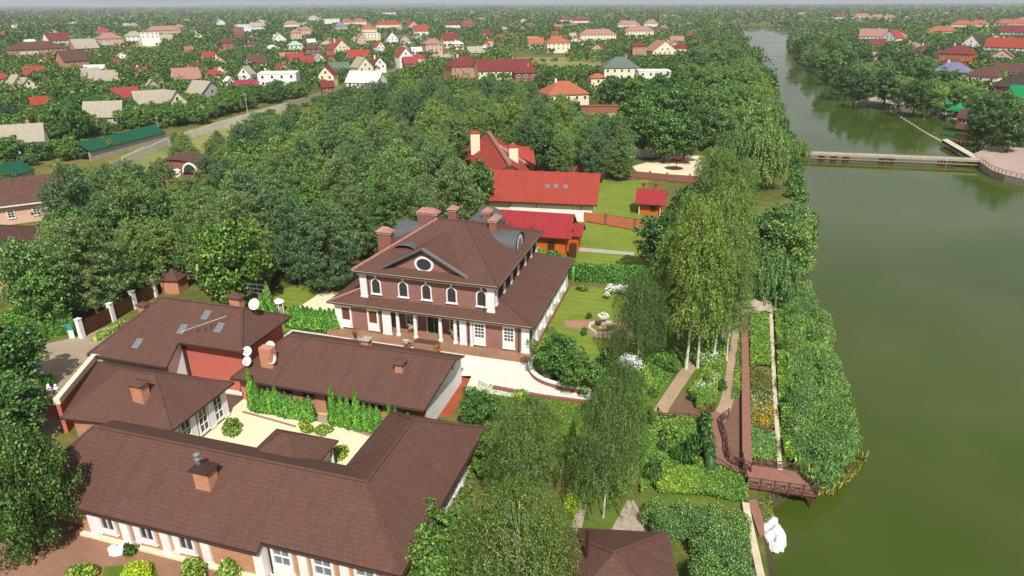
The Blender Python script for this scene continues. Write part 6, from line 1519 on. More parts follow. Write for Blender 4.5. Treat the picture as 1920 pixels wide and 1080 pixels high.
x, y = G(330, 545); t = thing('gate_lodge', 'small brick gate lodge with dark pointed roof behind the side house', 'lodge', (x, y, 0), R(10)); m = MB(); m.box(-1.3, 1.3, -1.2, 1.2, 0, 2.2); m.build('wall', 'brick_chimney', t); m = MB(); hip(m, -1.6, 1.6, -1.5, 1.5, 2.2, 1.2, .12); m.build('roof', 'roof_brown', t)
# ------------------------------------------------------------------ plants: prototypes
rp = random.Random(11)
PINE = [make_pine(100 + k, 13.0, 22000, 0.33, 'leaf_pine' if k < 3 else 'leaf_pine_light', 3.1 + 0.25 * (k % 3), 0.12) for k in range(5)]
BROAD = [make_broad(200 + k, 6.0, 3.0, 3600, 0.32, 'leaf_broad', nc=60, low=0.1) for k in range(5)]
TALL = [make_broad(220 + k, 12.0, 4.2, 10000, 0.36, 'leaf_dark' if k < 2 else 'leaf_broad', nc=130, low=0.15) for k in range(4)]
OAK = make_broad(240, 9.5, 5.2, 44000, 0.19, 'leaf_dark', nc=150, low=0.06)
CHERRY = [make_broad(250 + k, 4.6, 2.2, 9500, 0.15, 'leaf_broad', nc=70, low=0.1) for k in range(2)]
BIRCH = [make_weeping(300 + k, 18.0, 2.7, 26000, 0.16, 'leaf_birch', 'bark_birch', 1.0, 1500, 0.18, topw=0.6) for k in range(3)]
WBIRCH = [make_weeping(320 + k, 11.0, 3.9, 44000, 0.115, 'leaf_birch_olive', 'bark_birch', (1.5, 1.2, 1.4)[k], 1500, 0.08) for k in range(3)]
WILLOW = [make_weeping(340 + k, 11.0, 5.4, 24000, 0.30, 'leaf_willow', 'bark_brown', (1.6, 3.2, 2.0)[k], (900, 520, 760)[k], 0.03, topw=0.3) for k in range(3)]
THUJA = [make_thuja(400 + k, 2.6, 0.55) for k in range(3)]
ROUND = [make_broad(260 + k, 11.0, 4.6, 15000, 0.28, 'leaf_willow', nc=130, low=0.06) for k in range(3)]
SPRUCE = [make_spruce(420 + k) for k in range(2)]
SHRUB = [make_shrub(440 + k) for k in range(3)]
SHRUBD = [make_shrub(450 + k, mat='leaf_dark') for k in range(2)]
LIME = make_shrub(460, 1.5, 1.15, 3500, 0.12, 'leaf_lime', 30)

def crown_at(px, py, h, f=0.58): return G(px, py, h * f)
occupied = []
# ---- named trees of the estate
def T(name, proto, label, px, py, h, ref, s=None, f=0.58, cat='tree', base=False, group=None):
    x, y = G(px, py, 0) if base else crown_at(px, py, h, f); k = h / ref
    occupied.append((x, y, 3.0)); return place(name, proto, label, cat, x, y, k * (s or 1.0), k, None, group, rnd=rp)
T('walnut_tree', OAK, 'big dense dark broadleaf tree shading the end of the long house', 26, 915, 10.2, 9.5, .60)
T('broadleaf_tree', TALL[2], 'rounded dark tree overhanging the grey driveway', 8, 668, 8.0, 12, 1.2); T('broadleaf_tree', TALL[0], 'smaller dark tree above the clipped hedge beside the driveway', 8, 765, 6.5, 12, 1.4)
T('cherry_tree', CHERRY[0], 'round bright green tree beside the mansion corner', 1042, 660, 5.6, 4.6, 0.95); T('cherry_tree', CHERRY[1], 'lower round tree in the curved kerb bed', 1090, 695, 4.4, 4.6, 0.95); T('cherry_tree', CHERRY[1], 'round green tree at the foot of the orange ramp', 898, 762, 4.0, 4.6, 1.0)
T('weeping_birch', WBIRCH[0], 'weeping birch with white forked limbs beside the pavilion roof', 965, 1030, 11.0, 11, .88); T('weeping_birch', WBIRCH[1], 'weeping birch on the rough grass beside the long house wing', 985, 842, 10.5, 11, .74); T('weeping_birch', WBIRCH[2], 'dense dark weeping birch beside the cobbled path', 1140, 830, 12.5, 11, .58)
T('weeping_birch', WBIRCH[1], 'slim weeping birch between white shrub and curved kerb', 1165, 745, 9.0, 11, .6); T('weeping_birch', WBIRCH[0], 'weeping birch hanging over the fountain lawn', 1200, 590, 11.5, 11, .62)
T('broadleaf_shrub_tree', CHERRY[0], 'dark leafy bush tree against the long house wing', 830, 1000, 5.0, 4.6, 1.0); T('broadleaf_shrub_tree', CHERRY[1], 'shaded bush tree below the weeping birch at the wing wall', 800, 1065, 4.4, 4.6, 1.1); T('broadleaf_shrub_tree', CHERRY[0], 'leafy bush tree on the rough grass by the wing corner', 905, 850, 3.8, 4.6, 1.0); T('broadleaf_shrub_tree', CHERRY[1], 'dark round bush at the picture foot beside the birch', 850, 1085, 4.0, 4.6, 1.0)
gB = 'birches of the lakeside grove'
for px, py, h in ((1286, 692, 19.5), (1272, 640, 18.5), (1308, 690, 17.0), (1338, 668, 16.5), (1352, 640, 17.5), (1318, 640, 19), (1246, 655, 15), (1362, 676, 13)):
    T('birch_tree', BIRCH[rp.randrange(3)], 'tall slender white-stemmed birch in the lakeside grove', px, py, h, 18, .88, base=True, group=gB)
T('broadleaf_tree', TALL[1], 'dark broadleaf tree between lawn fence and birch grove', 1248, 450, 10.5, 12, 1.0); T('broadleaf_tree', TALL[0], 'broadleaf tree behind the birch grove near the red hut', 1302, 405, 12, 12, .85); T('broadleaf_tree', TALL[3], 'leafy tree crowning the slope behind the birch grove', 1265, 470, 9, 12, 1.0)
T('willow_tree', ROUND[0], 'big round willow leaning over the lake beside the reeds', 1474, 462, 10, 11, .95); T('willow_tree', TALL[0], 'dark broad tree behind the round lakeside willow', 1428, 455, 10.5, 12, 1.05); T('willow_tree', ROUND[1], 'willow at the water edge above the round one', 1478, 415, 8.5, 11, .95); T('willow_tree', WILLOW[1], 'leafy willow shading the upper bank near the rock mound', 1440, 510, 7.5, 11, 1.0)
T('willow_tree', WILLOW[2], 'tall weeping willow near the footbridge abutment', 1432, 285, 14, 11, .75); T('willow_tree', WILLOW[0], 'small bright willow at the footbridge end', 1496, 285, 7, 11, .8); T('willow_tree', WILLOW[1], 'willow behind the tall one near the footbridge', 1380, 290, 12, 11, .75)
for px, py, h in ((1372, 400, 14), (1350, 345, 15), (1392, 355, 13), (1330, 330, 13)): T('birch_tree', BIRCH[rp.randrange(3)], 'white-stemmed birch between sandy lot and footbridge', px, py, h, 18, 1.25, group='birches by the footbridge')
gw = 'willows lining the left lake bank'
for px, py, h in ((1335, 62, 16), (1300, 78, 15), (1362, 78, 15), (1378, 104, 15), (1342, 112, 15), (1398, 132, 14), (1362, 148, 14), (1412, 158, 13), (1325, 150, 14), (1422, 188, 13), (1385, 185, 13), (1345, 195, 13), (1440, 205, 10), (1408, 225, 13), (1372, 232, 12), (1310, 108, 15), (1290, 140, 13)):
    T('willow_tree', (ROUND + WILLOW[:1])[rp.randrange(4)], 'rounded willow in the row along the lake bank beyond the footbridge', px, py, h, 11, .95, group=gw)
gt = 'tall trees before the lakeside willows'
for px, py, h in ((1230, 200, 15), (1195, 215, 14), (1215, 245, 12), (1262, 205, 15), (1292, 215, 14), (1250, 250, 13), (1285, 255, 12), (1322, 235, 12), (1145, 170, 12), (1195, 172, 13), (1235, 165, 13), (1270, 165, 13), (1180, 250, 10), (1310, 185, 12)):
    T('broadleaf_tree', TALL[rp.randrange(4)], 'tall full-crowned tree in the clump before the lakeside willows', px, py, h, 12, 1.0, group=gt)
gr = 'trees and willows on the far lake bank'
for px, py, h in ((1500, 88, 15), (1520, 78, 14), (1530, 105, 14), (1555, 95, 15), (1555, 125, 14), (1585, 118, 15), (1590, 150, 13), (1620, 140, 15), (1655, 135, 15), (1625, 165, 12), (1665, 158, 14), (1690, 165, 13), (1700, 140, 14), (1728, 150, 14), (1745, 175, 13), (1760, 160, 13), (1720, 178, 12), (1785, 172, 12), (1820, 180, 11), (1850, 215, 12), (1880, 205, 12), (1900, 240, 12), (1870, 235, 10), (1925, 225, 13), (1840, 235, 9), (1580, 92, 14), (1620, 108, 14), (1660, 112, 13), (1700, 115, 13), (1735, 125, 12), (1835, 190, 10), (1600, 80, 12), (1700, 92, 11), (1745, 98, 10), (1900, 120, 9), (1845, 112, 9), (1790, 150, 9)):
    T('bank_tree', (ROUND + TALL)[rp.randrange(7)] if rp.random() < .7 else TALL[0], 'leafy dark green tree on the far lake bank', px, py, h, 11.5, .95, group=gr)
# ---- small conifers and shrubs of the gardens
def S(name, proto, label, px, py, s, sz=None, group=None, cat='shrub'): x, y = G(px, py); return place(name, proto, label, cat, x, y, s, sz or s, None, group, rnd=rp)
gth = 'thujas along the garage wall'
for k, u in enumerate(np.r_[np.linspace(-25.2, -18.6, 11), np.array([-16.0, -15.2, -14.4, -13.4, -12.6, -12.0, -11.2]), np.array([-9.9, -9.3, -8.7, -8.1])]):
    hh = 1.0 + .35 * rp.random() + (.55 if k in (0, 11, 14) else 0) - (.25 if 6 < k < 11 else 0)
    place('thuja', THUJA[k % 3], 'bright green pointed thuja in the row before the garage wall', 'thuja', u, 18.3 + .25 * rp.random(), 1.0, hh, None, gth, rnd=rp)
for k, f in enumerate(np.linspace(0, 1, 11)):
    x, y = G(548 + 82 * f, 612 + 8 * f); place('thuja', THUJA[k % 3], 'clipped green thuja in the dense row left of the mansion front', 'thuja', x, y, 1.5, 1.0 + .2 * rp.random(), None, 'thujas left of the mansion', rnd=rp)
for px, py, h in ((495, 595, 1.3), (505, 580, 1.5), (515, 598, 1.1)): x, y = G(px, py); place('thuja', THUJA[0], 'loose thuja beside the white garden shelter', 'thuja', x, y, 1.3, h, None, 'thujas by the garden shelter', rnd=rp)
S('thuja', THUJA[1], 'single dark columnar thuja between the two weeping birches', 1072, 862, 1.0, 1.6, cat='thuja'); S('shrub', SHRUBD[1], 'single dark columnar bush in the lakeside shrubbery', 1292, 868, 1.15, 2.6); S('shrub', SHRUBD[0], 'dark upright bush beside the fountain', 1136, 690, 1.1, 2.3)
S('shrub', SHRUBD[1], 'dark narrow bush at the cobbled path', 1222, 905, .8, 2.0); S('shrub', SHRUB[0], 'loose olive bush amid the lakeside shrubs', 1255, 830, 1.1, 1.7)
S('shrub', SHRUB[0], 'olive green bush at the rear wing window in the courtyard', 438, 812, 1.1, 1.6); S('shrub', SHRUB[1], 'upright yellowish bush by the courtyard porch', 575, 812, .8, 1.2); S('shrub', SHRUB[2], 'low olive bush on the courtyard path', 607, 812, 1.0, .8); S('shrub', SHRUB[0], 'spreading bush in the inner courtyard corner', 640, 855, 1.0, 1.1)
S('shrub', LIME, 'clipped lime yellow ball bush on the patio lawn', 258, 1082, 1.0); S('shrub', SHRUB[1], 'loose green bush beside the lime ball at the picture foot', 365, 1085, 1.2, 1.2); S('shrub', SHRUB[2], 'yellowish bush by the bay pilaster at the picture foot', 430, 1082, 1.1, 1.1); S('shrub', SHRUB[0], 'leafy bush left of the lime ball bush', 160, 1085, 1.3, 1.1); S('shrub', SHRUBD[0], 'small spiky bush behind the white boulder', 246, 1040, .55, .9)
S('shrub', SHRUB[1], 'small green bush under the cherry tree at the curved kerb', 1025, 712, .9, .7); S('shrub', SHRUB[2], 'second small bush along the curved kerb', 1072, 724, 1.0, .7); S('shrub', SHRUB[0], 'pale grassy bush at the yard corner', 975, 748, 1.1, 1.0); S('shrub', LIME, 'bright lime bush by the narrow cobbled path', 1073, 955, .75, 1.2)
S('shrub', SHRUBD[1], 'round clipped bush beside the fountain court', 1105, 598, .45, .8); S('shrub', SHRUBD[0], 'small clipped bush before the fountain', 1094, 628, .5, .8)
def white_bush(label, px, py, r, h):
    x, y = G(px, py); t = thing('hydrangea', label, 'shrub', (x, y, 0)); g = np.random.default_rng(int(px)); C = g.normal(size=(16, 3)) * np.array([r * .45, r * .35, .12]) + np.array([0, 0, h * .5])
    P, T_, B = clump_leaves(g, C, np.full(16, h * .42), 1500, .2); link(bpy.data.objects.new('foliage', quads('foliage', P, T_, B, 'leaf_shrub')), t)
    P, T_, B = clump_leaves(g, C + np.array([0, 0, h * .2]), np.full(16, h * .42), 1100, .18, flat=.9); link(bpy.data.objects.new('flowers', quads('flowers', P, T_, B, 'flower_white')), t)
white_bush('mass of white hydrangea flowers at the far lawn edge', 1152, 551, 1.9, 1.1); white_bush('white flowering bush between birches and fountain lawn', 1178, 700, 1.0, 1.9)
S('shrub', SHRUB[1], 'pale green hosta-like clump at the mansion lawn corner', 1092, 545, 1.0, .9)
gk = 'mixed shrubs of the lakeside garden'
for k, (px, py) in enumerate(((1232, 800), (1262, 808), (1288, 815), (1240, 845), (1305, 842), (1268, 870), (1312, 880), (1240, 890), (1215, 720), (1232, 690), (1222, 745), (1258, 700), (1345, 700), (1328, 720), (1310, 765), (1352, 730), (1300, 752), (1215, 800), (1205, 840), (1372, 620), (1380, 560), (1408, 560), (1462, 600), (1468, 660), (1472, 720), (1476, 790), (1186, 770), (1196, 700), (1150, 700), (1120, 715))):
    x, y = G(px, py); place('garden_shrub', (SHRUB + SHRUBD + CHERRY[:1])[k % 6], 'loose green shrub of the mixed lakeside planting', 'shrub', x, y, rp.uniform(.45, .85) * (.45 if k % 6 == 5 else 1), rp.uniform(.5, 1.2) * (.45 if k % 6 == 5 else 1), None, gk, rnd=rp)
for px, py, h in ((345, 268, 7), (365, 298, 7), (395, 282, 6.5), (420, 300, 8), (408, 262, 6), (440, 272, 7), (328, 288, 6), (455, 252, 7), (482, 240, 7), (510, 228, 7), (385, 318, 7.5), (438, 318, 9), (470, 275, 9), (498, 255, 9), (330, 262, 5)):
    x, y = crown_at(px, py, h); place('pine_tree', PINE[rp.randrange(5)], 'small pine on the dry slope beside the village road wall', 'pine', x, y, h / 13 * 1.3, h / 13, None, 'pines by the road wall', rnd=rp)
# ---- hedges
hedge('clipped_hedge', 'long clipped green hedge between mansion lawn and upper lawn', [G(1030, 497, 0), G(1080, 525, 0), G(1215, 530, 0)], 1.6, 2.4)
hedge('clipped_hedge', 'clipped green hedge beside the grey driveway', [G(-10, 812, 0), G(40, 775, 0), G(95, 720, 0)], 1.3, 1.3); hedge('clipped_hedge', 'tall clipped hedge below the pines left of the gate', [G(20, 618), G(88, 628)], 1.3, 2.6); hedge('clipped_hedge', 'tall clipped hedge below the pines nearest the sign board', [G(96, 628), G(142, 622)], 1.3, 2.4)
hedge('clipped_hedge', 'narrow vine-covered hedge beside the winding ramp', [G(1318, 800), G(1330, 890)], .9, 1.8, 'leaf_dark', .2); hedge('clipped_hedge', 'green hedge above the rock mound', [G(1372, 560), G(1440, 556)], 2.0, 1.7)
hedge('clipped_hedge', 'bright bushy hedge strip on the garden side of the log house', [G(985, 476), G(1050, 500)], 1.4, 1.6, 'leaf_shrub'); hedge('grass_hedge', 'green shrub border left of the gate fence posts', [G(178, 640), G(235, 606)], .8, .6, 'leaf_shrub')
# tall willow shrub hedge by the pavilion
WS = [make_shrub(470 + k, 3.2, 1.6, 15000, 0.10, 'leaf_willow', 40) for k in range(2)]
for k, (px, py, s) in enumerate(((1245, 985, .9), (1275, 975, 1.0), (1310, 985, 1.0), (1345, 980, 1.0), (1380, 985, .9), (1335, 1030, 1.05), (1375, 1030, 1.0), (1330, 1080, 1.1), (1380, 1085, 1.1), (1230, 960, .8), (1345, 1120, 1.1), (1395, 1120, .9))):
    x, y = G(px, py, 1.2); place('willow_shrub', WS[k % 2], 'grey-green willow shrub in the thicket between pavilion and quay wall', 'shrub', x, y, s, s, None, 'willow shrubs by the quay wall', rnd=rp)
# ---- ground cover
SB = [make_shrub(490 + k, 2.4, 2.0, 1800, 0.3, 'leaf_broad', 22) for k in range(2)]
for k in range(13, len(SHORE) - 10):
    a_, b_ = np.array(SHORE[k]), np.array(SHORE[k + 1]); L_ = np.linalg.norm(b_ - a_)
    if 26 <= k <= 28: continue
    for f_ in np.arange(0.0, 1.0, min(.5, 9.0 / L_)):
        q = a_ + (b_ - a_) * f_; place('bank_shrub', SB[k % 2], 'low leafy shrub hanging over the lake edge', 'shrub', q[0] + rp.uniform(-1, 1), q[1] + rp.uniform(-1, 1), rp.uniform(.8, 1.5), rp.uniform(.7, 1.5), None, 'shrubs along the lake edge', z=-.5, rnd=rp)
RB = GP([(1470, 545), (1515, 530), (1540, 590), (1562, 660), (1590, 740), (1606, 800), (1600, 860), (1570, 900), (1525, 915), (1492, 880), (1484, 780), (1474, 660)], 0.5)
def _shrink(poly, k): c = np.mean(poly, axis=0); return [tuple(c + (np.array(p) - c) * k) for p in poly]
bed('reed_bed', 'dense tall green reeds along the water side of the garden', RB, 45000, 1.4, 2.9, 'leaf_reed', .4, 'reeds', 1.1, True, -1.0, 31, .22)
WB = [make_shrub(480 + k, 3.0, 1.9, 16000, 0.115, 'leaf_willow', 44) for k in range(3)]
def _inside_pts(poly, md, seed):
    g_ = np.random.default_rng(seed); a_ = np.array(poly); c_ = a_.min(0) + (a_.max(0) - a_.min(0)) * g_.random((4000, 2)); c_ = c_[inside(poly, c_[:, 0], c_[:, 1])]; out = []
    for q in c_:
        if all((q[0] - w[0]) ** 2 + (q[1] - w[1]) ** 2 > md * md for w in out): out.append(q)
    return out
for q in _inside_pts(_shrink(RB, .84), 2.0, 3):
    place('willow_bush', WB[rp.randrange(3)], 'soft green willow bush in the reed bank along the water', 'shrub', q[0], q[1], rp.uniform(.7, 1.0), rp.uniform(.75, 1.2), None, 'willow bushes of the reed bank', z=-.7, rnd=rp)
bed('reed_bed', 'short yellowing reeds fringing the reed bank in the water', GP([(1500, 905), (1560, 905), (1605, 850), (1625, 860), (1600, 900), (1560, 930), (1520, 935)], -1), 1500, .2, .7, 'leaf_olive', .5, 'reeds', 1.1, True, -1.0, 32, .2)
bed('vegetable_bed', 'leafy green vegetable rows beside the boardwalk', GP([(1406, 592), (1440, 592), (1446, 690), (1406, 690)]), 12480, .2, .9, 'leaf_bed', 0.19, 'plants', .8, seed=33); bed('vegetable_bed', 'mixed olive garden plants in the middle plot of the boardwalk', GP([(1406, 695), (1448, 695), (1454, 805), (1406, 805)]), 12480, .1, .7, 'leaf_olive', 0.16, 'plants', .7, seed=34); bed('vegetable_bed', 'dark green plants in the plot above the lake deck', GP([(1406, 812), (1454, 812), (1458, 868), (1408, 866)]), 6240, .2, .8, 'leaf_reed', 0.17, 'plants', .7, seed=35)
bed('ground_cover', 'weedy strip between low stone wall and reeds', GP([(1452, 590), (1475, 590), (1484, 780), (1490, 870), (1468, 870), (1458, 740)]), 14400, .3, 1.5, 'leaf_bed', 0.19, 'plants', .9, seed=36)
bed('flower_border', 'bright green border of plants above the willow thicket', GP([(1228, 900), (1300, 880), (1360, 885), (1400, 905), (1398, 945), (1330, 935), (1232, 925)]), 21600, .3, .9, 'leaf_bed', 0.19, 'plants', .8, seed=37); bed('flower_border', 'pale leafy planting between the two garden paths', GP([(1318, 700), (1352, 692), (1342, 745), (1335, 770), (1290, 738)]), 15600, .15, .8, 'leaf_bed', 0.17, 'plants', .8, seed=38); bed('flower_border', 'yellow green strip between garden path and boardwalk', GP([(1386, 640), (1395, 640), (1396, 745), (1372, 750)]), 3840, .2, .6, 'leaf_bed', 0.15, 'plants', .6, seed=39)
bed('undergrowth', 'wild undergrowth below the birch grove', GP([(1195, 640), (1300, 600), (1370, 590), (1362, 640), (1355, 690), (1318, 690), (1288, 676), (1236, 740), (1205, 760)]), 33600, .1, .7, 'leaf_bed', 0.20, 'plants', 1.2, seed=40); bed('undergrowth', 'olive scrub between terrace railing and bright border', GP([(1205, 775), (1320, 800), (1330, 890), (1230, 900), (1200, 930)]), 26400, .15, 1.0, 'leaf_bed', 0.19, 'plants', 1.3, seed=41); bed('undergrowth', 'scrub at the foot of the lake deck', GP([(1400, 920), (1445, 935), (1450, 965), (1432, 985), (1412, 950)]), 6240, .2, .9, 'leaf_olive', 0.19, 'plants', .8, seed=42, z=-.6)
bed('undergrowth', 'leafy scrub under the lakeside willows', GP([(1390, 560), (1400, 470), (1420, 400), (1490, 400), (1520, 480), (1500, 525), (1470, 555)]), 21600, .3, 1.8, 'leaf_reed', 0.25, 'plants', 1.6, seed=43); bed('undergrowth', 'shady planting round the weeping birch stems', GP([(1085, 880), (1200, 880), (1180, 930), (1090, 950)]), 8400, .1, .7, 'leaf_bed', 0.16, 'plants', .8, seed=44); bed('undergrowth', 'yellow green planting along the long house wing', GP([(868, 890), (905, 870), (860, 1000), (800, 1070), (790, 1060)]), 10080, .1, .9, 'leaf_olive', 0.16, 'plants', .8, seed=45)
bed('undergrowth', 'planting on the fountain slope below the lawn', GP([(1110, 700), (1205, 640), (1215, 700), (1205, 770), (1120, 735)]), 14400, .1, .6, 'leaf_bed', 0.19, 'plants', .9, seed=46); bed('lawn_grass', 'short grass blades of the rough lawn by the wing', GP([(895, 715), (1100, 762), (1095, 830), (900, 840)]), 12000, .02, .1, 'leaf_bed', .16, 'grass', 2.0, True, 0, 47, .3)

def specks(label, poly, n, mat, h0, h1, seed, cat='flowers'):
    o = bed('flowers', label, poly, n, h0, h1, 'leaf_bed', .10, cat, .7, seed=seed, width=.9); o.data.materials.clear(); o.data.materials.append(MATS[mat]); return o
mat_plain('flower_yellow', srgb(206, 168, 40), 0.8, 0.2, 8)
specks('white flowers dotted in the planting between the two garden paths', GP([(1322, 702), (1350, 696), (1342, 745), (1300, 738)]), 260, 'flower_white', .4, .95, 91)
specks('yellow flowers in the middle plot beside the boardwalk', GP([(1420, 775), (1450, 770), (1454, 800), (1424, 802)]), 500, 'flower_yellow', .3, .8, 92)
specks('white blossoms scattered in the plot above the lake deck', GP([(1408, 745), (1446, 740), (1452, 790), (1408, 790)]), 120, 'flower_white', .3, .75, 93)
specks('white blossoms under the lakeside birches', GP([(1300, 672), (1350, 665), (1352, 688), (1318, 690)]), 160, 'flower_white', .5, 1.2, 94)
# ---- the pine wood
WOOD = GP([(20, 530), (80, 480), (135, 400), (150, 345), (200, 320), (330, 352), (420, 350), (425, 285), (520, 232), (650, 196), (740, 168), (850, 150), (940, 160), (1000, 185), (1090, 190), (1120, 190), (1165, 235), (1170, 290), (1090, 306), (1000, 282), (945, 250), (890, 262), (850, 270), (900, 330), (925, 385), (880, 388), (790, 395), (700, 430), (690, 455), (640, 478), (560, 482), (500, 492), (420, 505), (370, 480), (335, 432), (270, 462), (190, 490), (110, 510), (40, 530)], 7.5)
a = np.array(WOOD); lo, hi = a.min(0), a.max(0); pts = []; g = np.random.default_rng(77)
cand = lo + (hi - lo) * g.random((60000, 2)); cand = cand[inside(WOOD, cand[:, 0], cand[:, 1])]
keep = []
roofs = [(*G(350, 352, 0), 9.5), (-30, 113, 14), (-36, 128, 12), (-25, 100, 12), (-31, 52, 5.0), (-30, 45, 4.0), (*G(332, 330, 3), 6), (*G(80, 400, 0), 12), (*G(390, 345, 0), 5), (*G(290, 300, 0), 5)]
for p in cand:
    dist = math.hypot(p[0] - CAM[0], p[1] - CAM[1]); md = 4.7 if dist < 150 else 5.4
    if any((p[0] - q[0]) ** 2 + (p[1] - q[1]) ** 2 < md * md for q in keep): continue
    if any((p[0] - x) ** 2 + (p[1] - y) ** 2 < r * r for x, y, r in roofs): continue
    if -28.5 < p[0] < 1 and 33 < p[1] < 61: continue
    if -40 < p[0] < -20 and 28 < p[1] < 47: continue
    if p[0] < -27 and p[0] > -47 and p[1] < 33: continue
    if p[0] > -24 and 60 < p[1] < 120: continue
    keep.append(p)
keep.sort(key=lambda p: math.hypot(p[0] - CAM[0], p[1] - CAM[1]))
print('pines', len(keep))
def sight_limit(x, y, r):
    """greatest plant height that keeps the houses and road behind in view, as they are in the village"""
    dx, dy = x - CAM[0], y - CAM[1]; lim = np.full(np.shape(x), 99.0)
    for (hx, hy, hw, z) in CLEAR:
        D = math.hypot(hx - CAM[0], hy - CAM[1]); ex, ey = (hx - CAM[0]) / D, (hy - CAM[1]) / D
        al = dx * ex + dy * ey; la = np.abs(-dx * ey + dy * ex); gap = D - al
        hit = (la < hw + r * .5) & (gap > -hw) & (gap < 160); lim = np.where(hit, np.minimum(lim, z + np.maximum(gap - hw * .3, 0) * (CAM[2] - z) / D), lim)
        lim = np.where((la < hw + r * .6) & (np.abs(gap) < hw * .75 + r * .5), 0.0, lim)
    return lim
for p in ROAD: clear(p[0], p[1], 5.0, 0.3)
for k in range(len(ROAD) - 1):
    for f in (.2, .4, .6, .8): clear(ROAD[k][0] * (1 - f) + ROAD[k + 1][0] * f, ROAD[k][1] * (1 - f) + ROAD[k + 1][1] * f, 5.0, 0.3)
for px, py, hw, z in ((265, 89, 12, 0), (1040, 122, 25, 0), (1010, 110, 20, 0), (1090, 125, 20, 0), (470, 72, 25, 0), (240, 262, 11, 2.2), (290, 250, 11, 2.2), (200, 275, 11, 2.2), (30, 330, 12, 2.2), (350, 345, 7.5, 5.8), (300, 335, 5, 5), (1140, 218, 9, 0.5), (5, 52, 25, 0)): clear(*G(px, py), hw, z)
GATE = GP([(155, 633), (213, 602), (292, 556), (335, 522)])
def wood_label(p, light):
    d = lambda x, y: math.hypot(p[0] - x, p[1] - y)
    if min(d(*q) for q in GATE) < 13: return 'tall pine rising just behind the white-posted gate fence', 'pines behind the gate fence'
    if -46 < p[0] < -26 and p[1] < 66: return 'tall pine at the wood edge beside the mansion side yard', 'pines beside the mansion side yard'
    if -24 < p[0] < 12 and p[1] > 118: return 'pine standing behind the long fence of the red house', 'pines behind the red house fence'
    if min(d(-40, 122), d(-30, 100), d(-34, 110)) < 22: return 'pine crowding round the red wing house with cream chimneys', 'pines round the red wing house'
    if d(*G(350, 352, 0)) < 20: return 'pine beside the brown curved roof in the wood', 'pines round the curved roof'
    if d(*G(90, 400, 0)) < 26: return 'pine beside the brown gabled house at the wood edge', 'pines beside the brown gabled house'
    if math.hypot(p[0] - CAM[0], p[1] - CAM[1]) > 175: return 'far pine in the back of the wood towards the village', 'pines in the back of the wood'
    return ('lighter green pine in the heart of the dense wood', 'lighter pines in the heart of the wood') if light else ('dark green pine in the heart of the dense wood', 'dark pines in the heart of the wood')
far_p = []
npine = 0
for p in keep:
    if npine >= 300: far_p.append(p); continue
    h = rp.uniform(9.5, 15.5); lim = float(sight_limit(np.array([p[0]]), np.array([p[1]]), 2.0)[0])
    if lim < 3: continue
    if p[0] < -60 and lim < 99: h = min(h, max(lim, 1.0)); 
    if h < 3: continue
    h = min(h, max(lim, 5.0)) if math.hypot(p[0] - CAM[0], p[1] - CAM[1]) > 170 else h
    k = h / 13.0; npine += 1
    if rp.random() < .2 and h > 9: place('broadleaf_tree', (TALL + ROUND)[rp.randrange(7)], 'rounded broadleaf tree growing among the pines of the wood', 'tree', p[0], p[1], .8 * k, k * .95, None, 'broadleaf trees in the pine wood', rnd=rp)
    else:
        kq = rp.randrange(5); lb_, gp = wood_label(p, kq > 2); place('pine_tree', PINE[kq], lb_, 'pine', p[0], p[1], max(.85, k) * rp.uniform(.95, 1.3), k * rp.uniform(.9, 1.1), None, gp, rnd=rp)
# ---- village orchard trees
def scatter(poly, n, md, seed):
    g = np.random.default_rng(seed); a = np.array(poly); lo, hi = a.min(0), a.max(0); c = lo + (hi - lo) * g.random((n * 6, 2)); c = c[inside(poly, c[:, 0], c[:, 1])]
    cell = {}; out = []
    for p in c:
        i, j = int(p[0] // md), int(p[1] // md)
        if any((q[0] - p[0]) ** 2 + (q[1] - p[1]) ** 2 < md * md for a_ in (-1, 0, 1) for b_ in (-1, 0, 1) for q in cell.get((i + a_, j + b_), ())): continue
        cell.setdefault((i, j), []).append(p); out.append(p)
    return np.array(out)
VIL = GP([(-80, 420), (-80, 100), (300, 100), (1150, 108), (1150, 150), (960, 150), (840, 138), (640, 185), (520, 215), (300, 275), (160, 300), (60, 330), (-20, 400)])
vp = scatter(VIL, 9000, 3.7, 5); rr = np.full(len(vp), 2.0)
dist = np.hypot(vp[:, 0] - CAM[0], vp[:, 1] - CAM[1]); order = np.argsort(dist); vp = vp[order]; dist = dist[order]
g = np.random.default_rng(6); hs = g.uniform(3.6, 7.2, len(vp)) * np.where(g.random(len(vp)) < .12, 1.5, 1.0)
lim = sight_limit(vp[:, 0], vp[:, 1], 2.0); hs = np.minimum(hs, lim * g.uniform(.85, 1.7, len(vp))); ok = (hs > 1.6) & ~inside(SHORE, vp[:, 0], vp[:, 1])
wl = np.array(keep); vp, hs, dist = vp[ok], hs[ok], dist[ok]
ang = np.arctan2(-(vp[:, 0] - CAM[0]), vp[:, 1] - CAM[1]) - YAW
vis = np.abs(ang) < R(41); vp, hs, dist = vp[vis], hs[vis], dist[vis]
print('village trees', len(vp))
go = 'orchard and garden trees of the village'
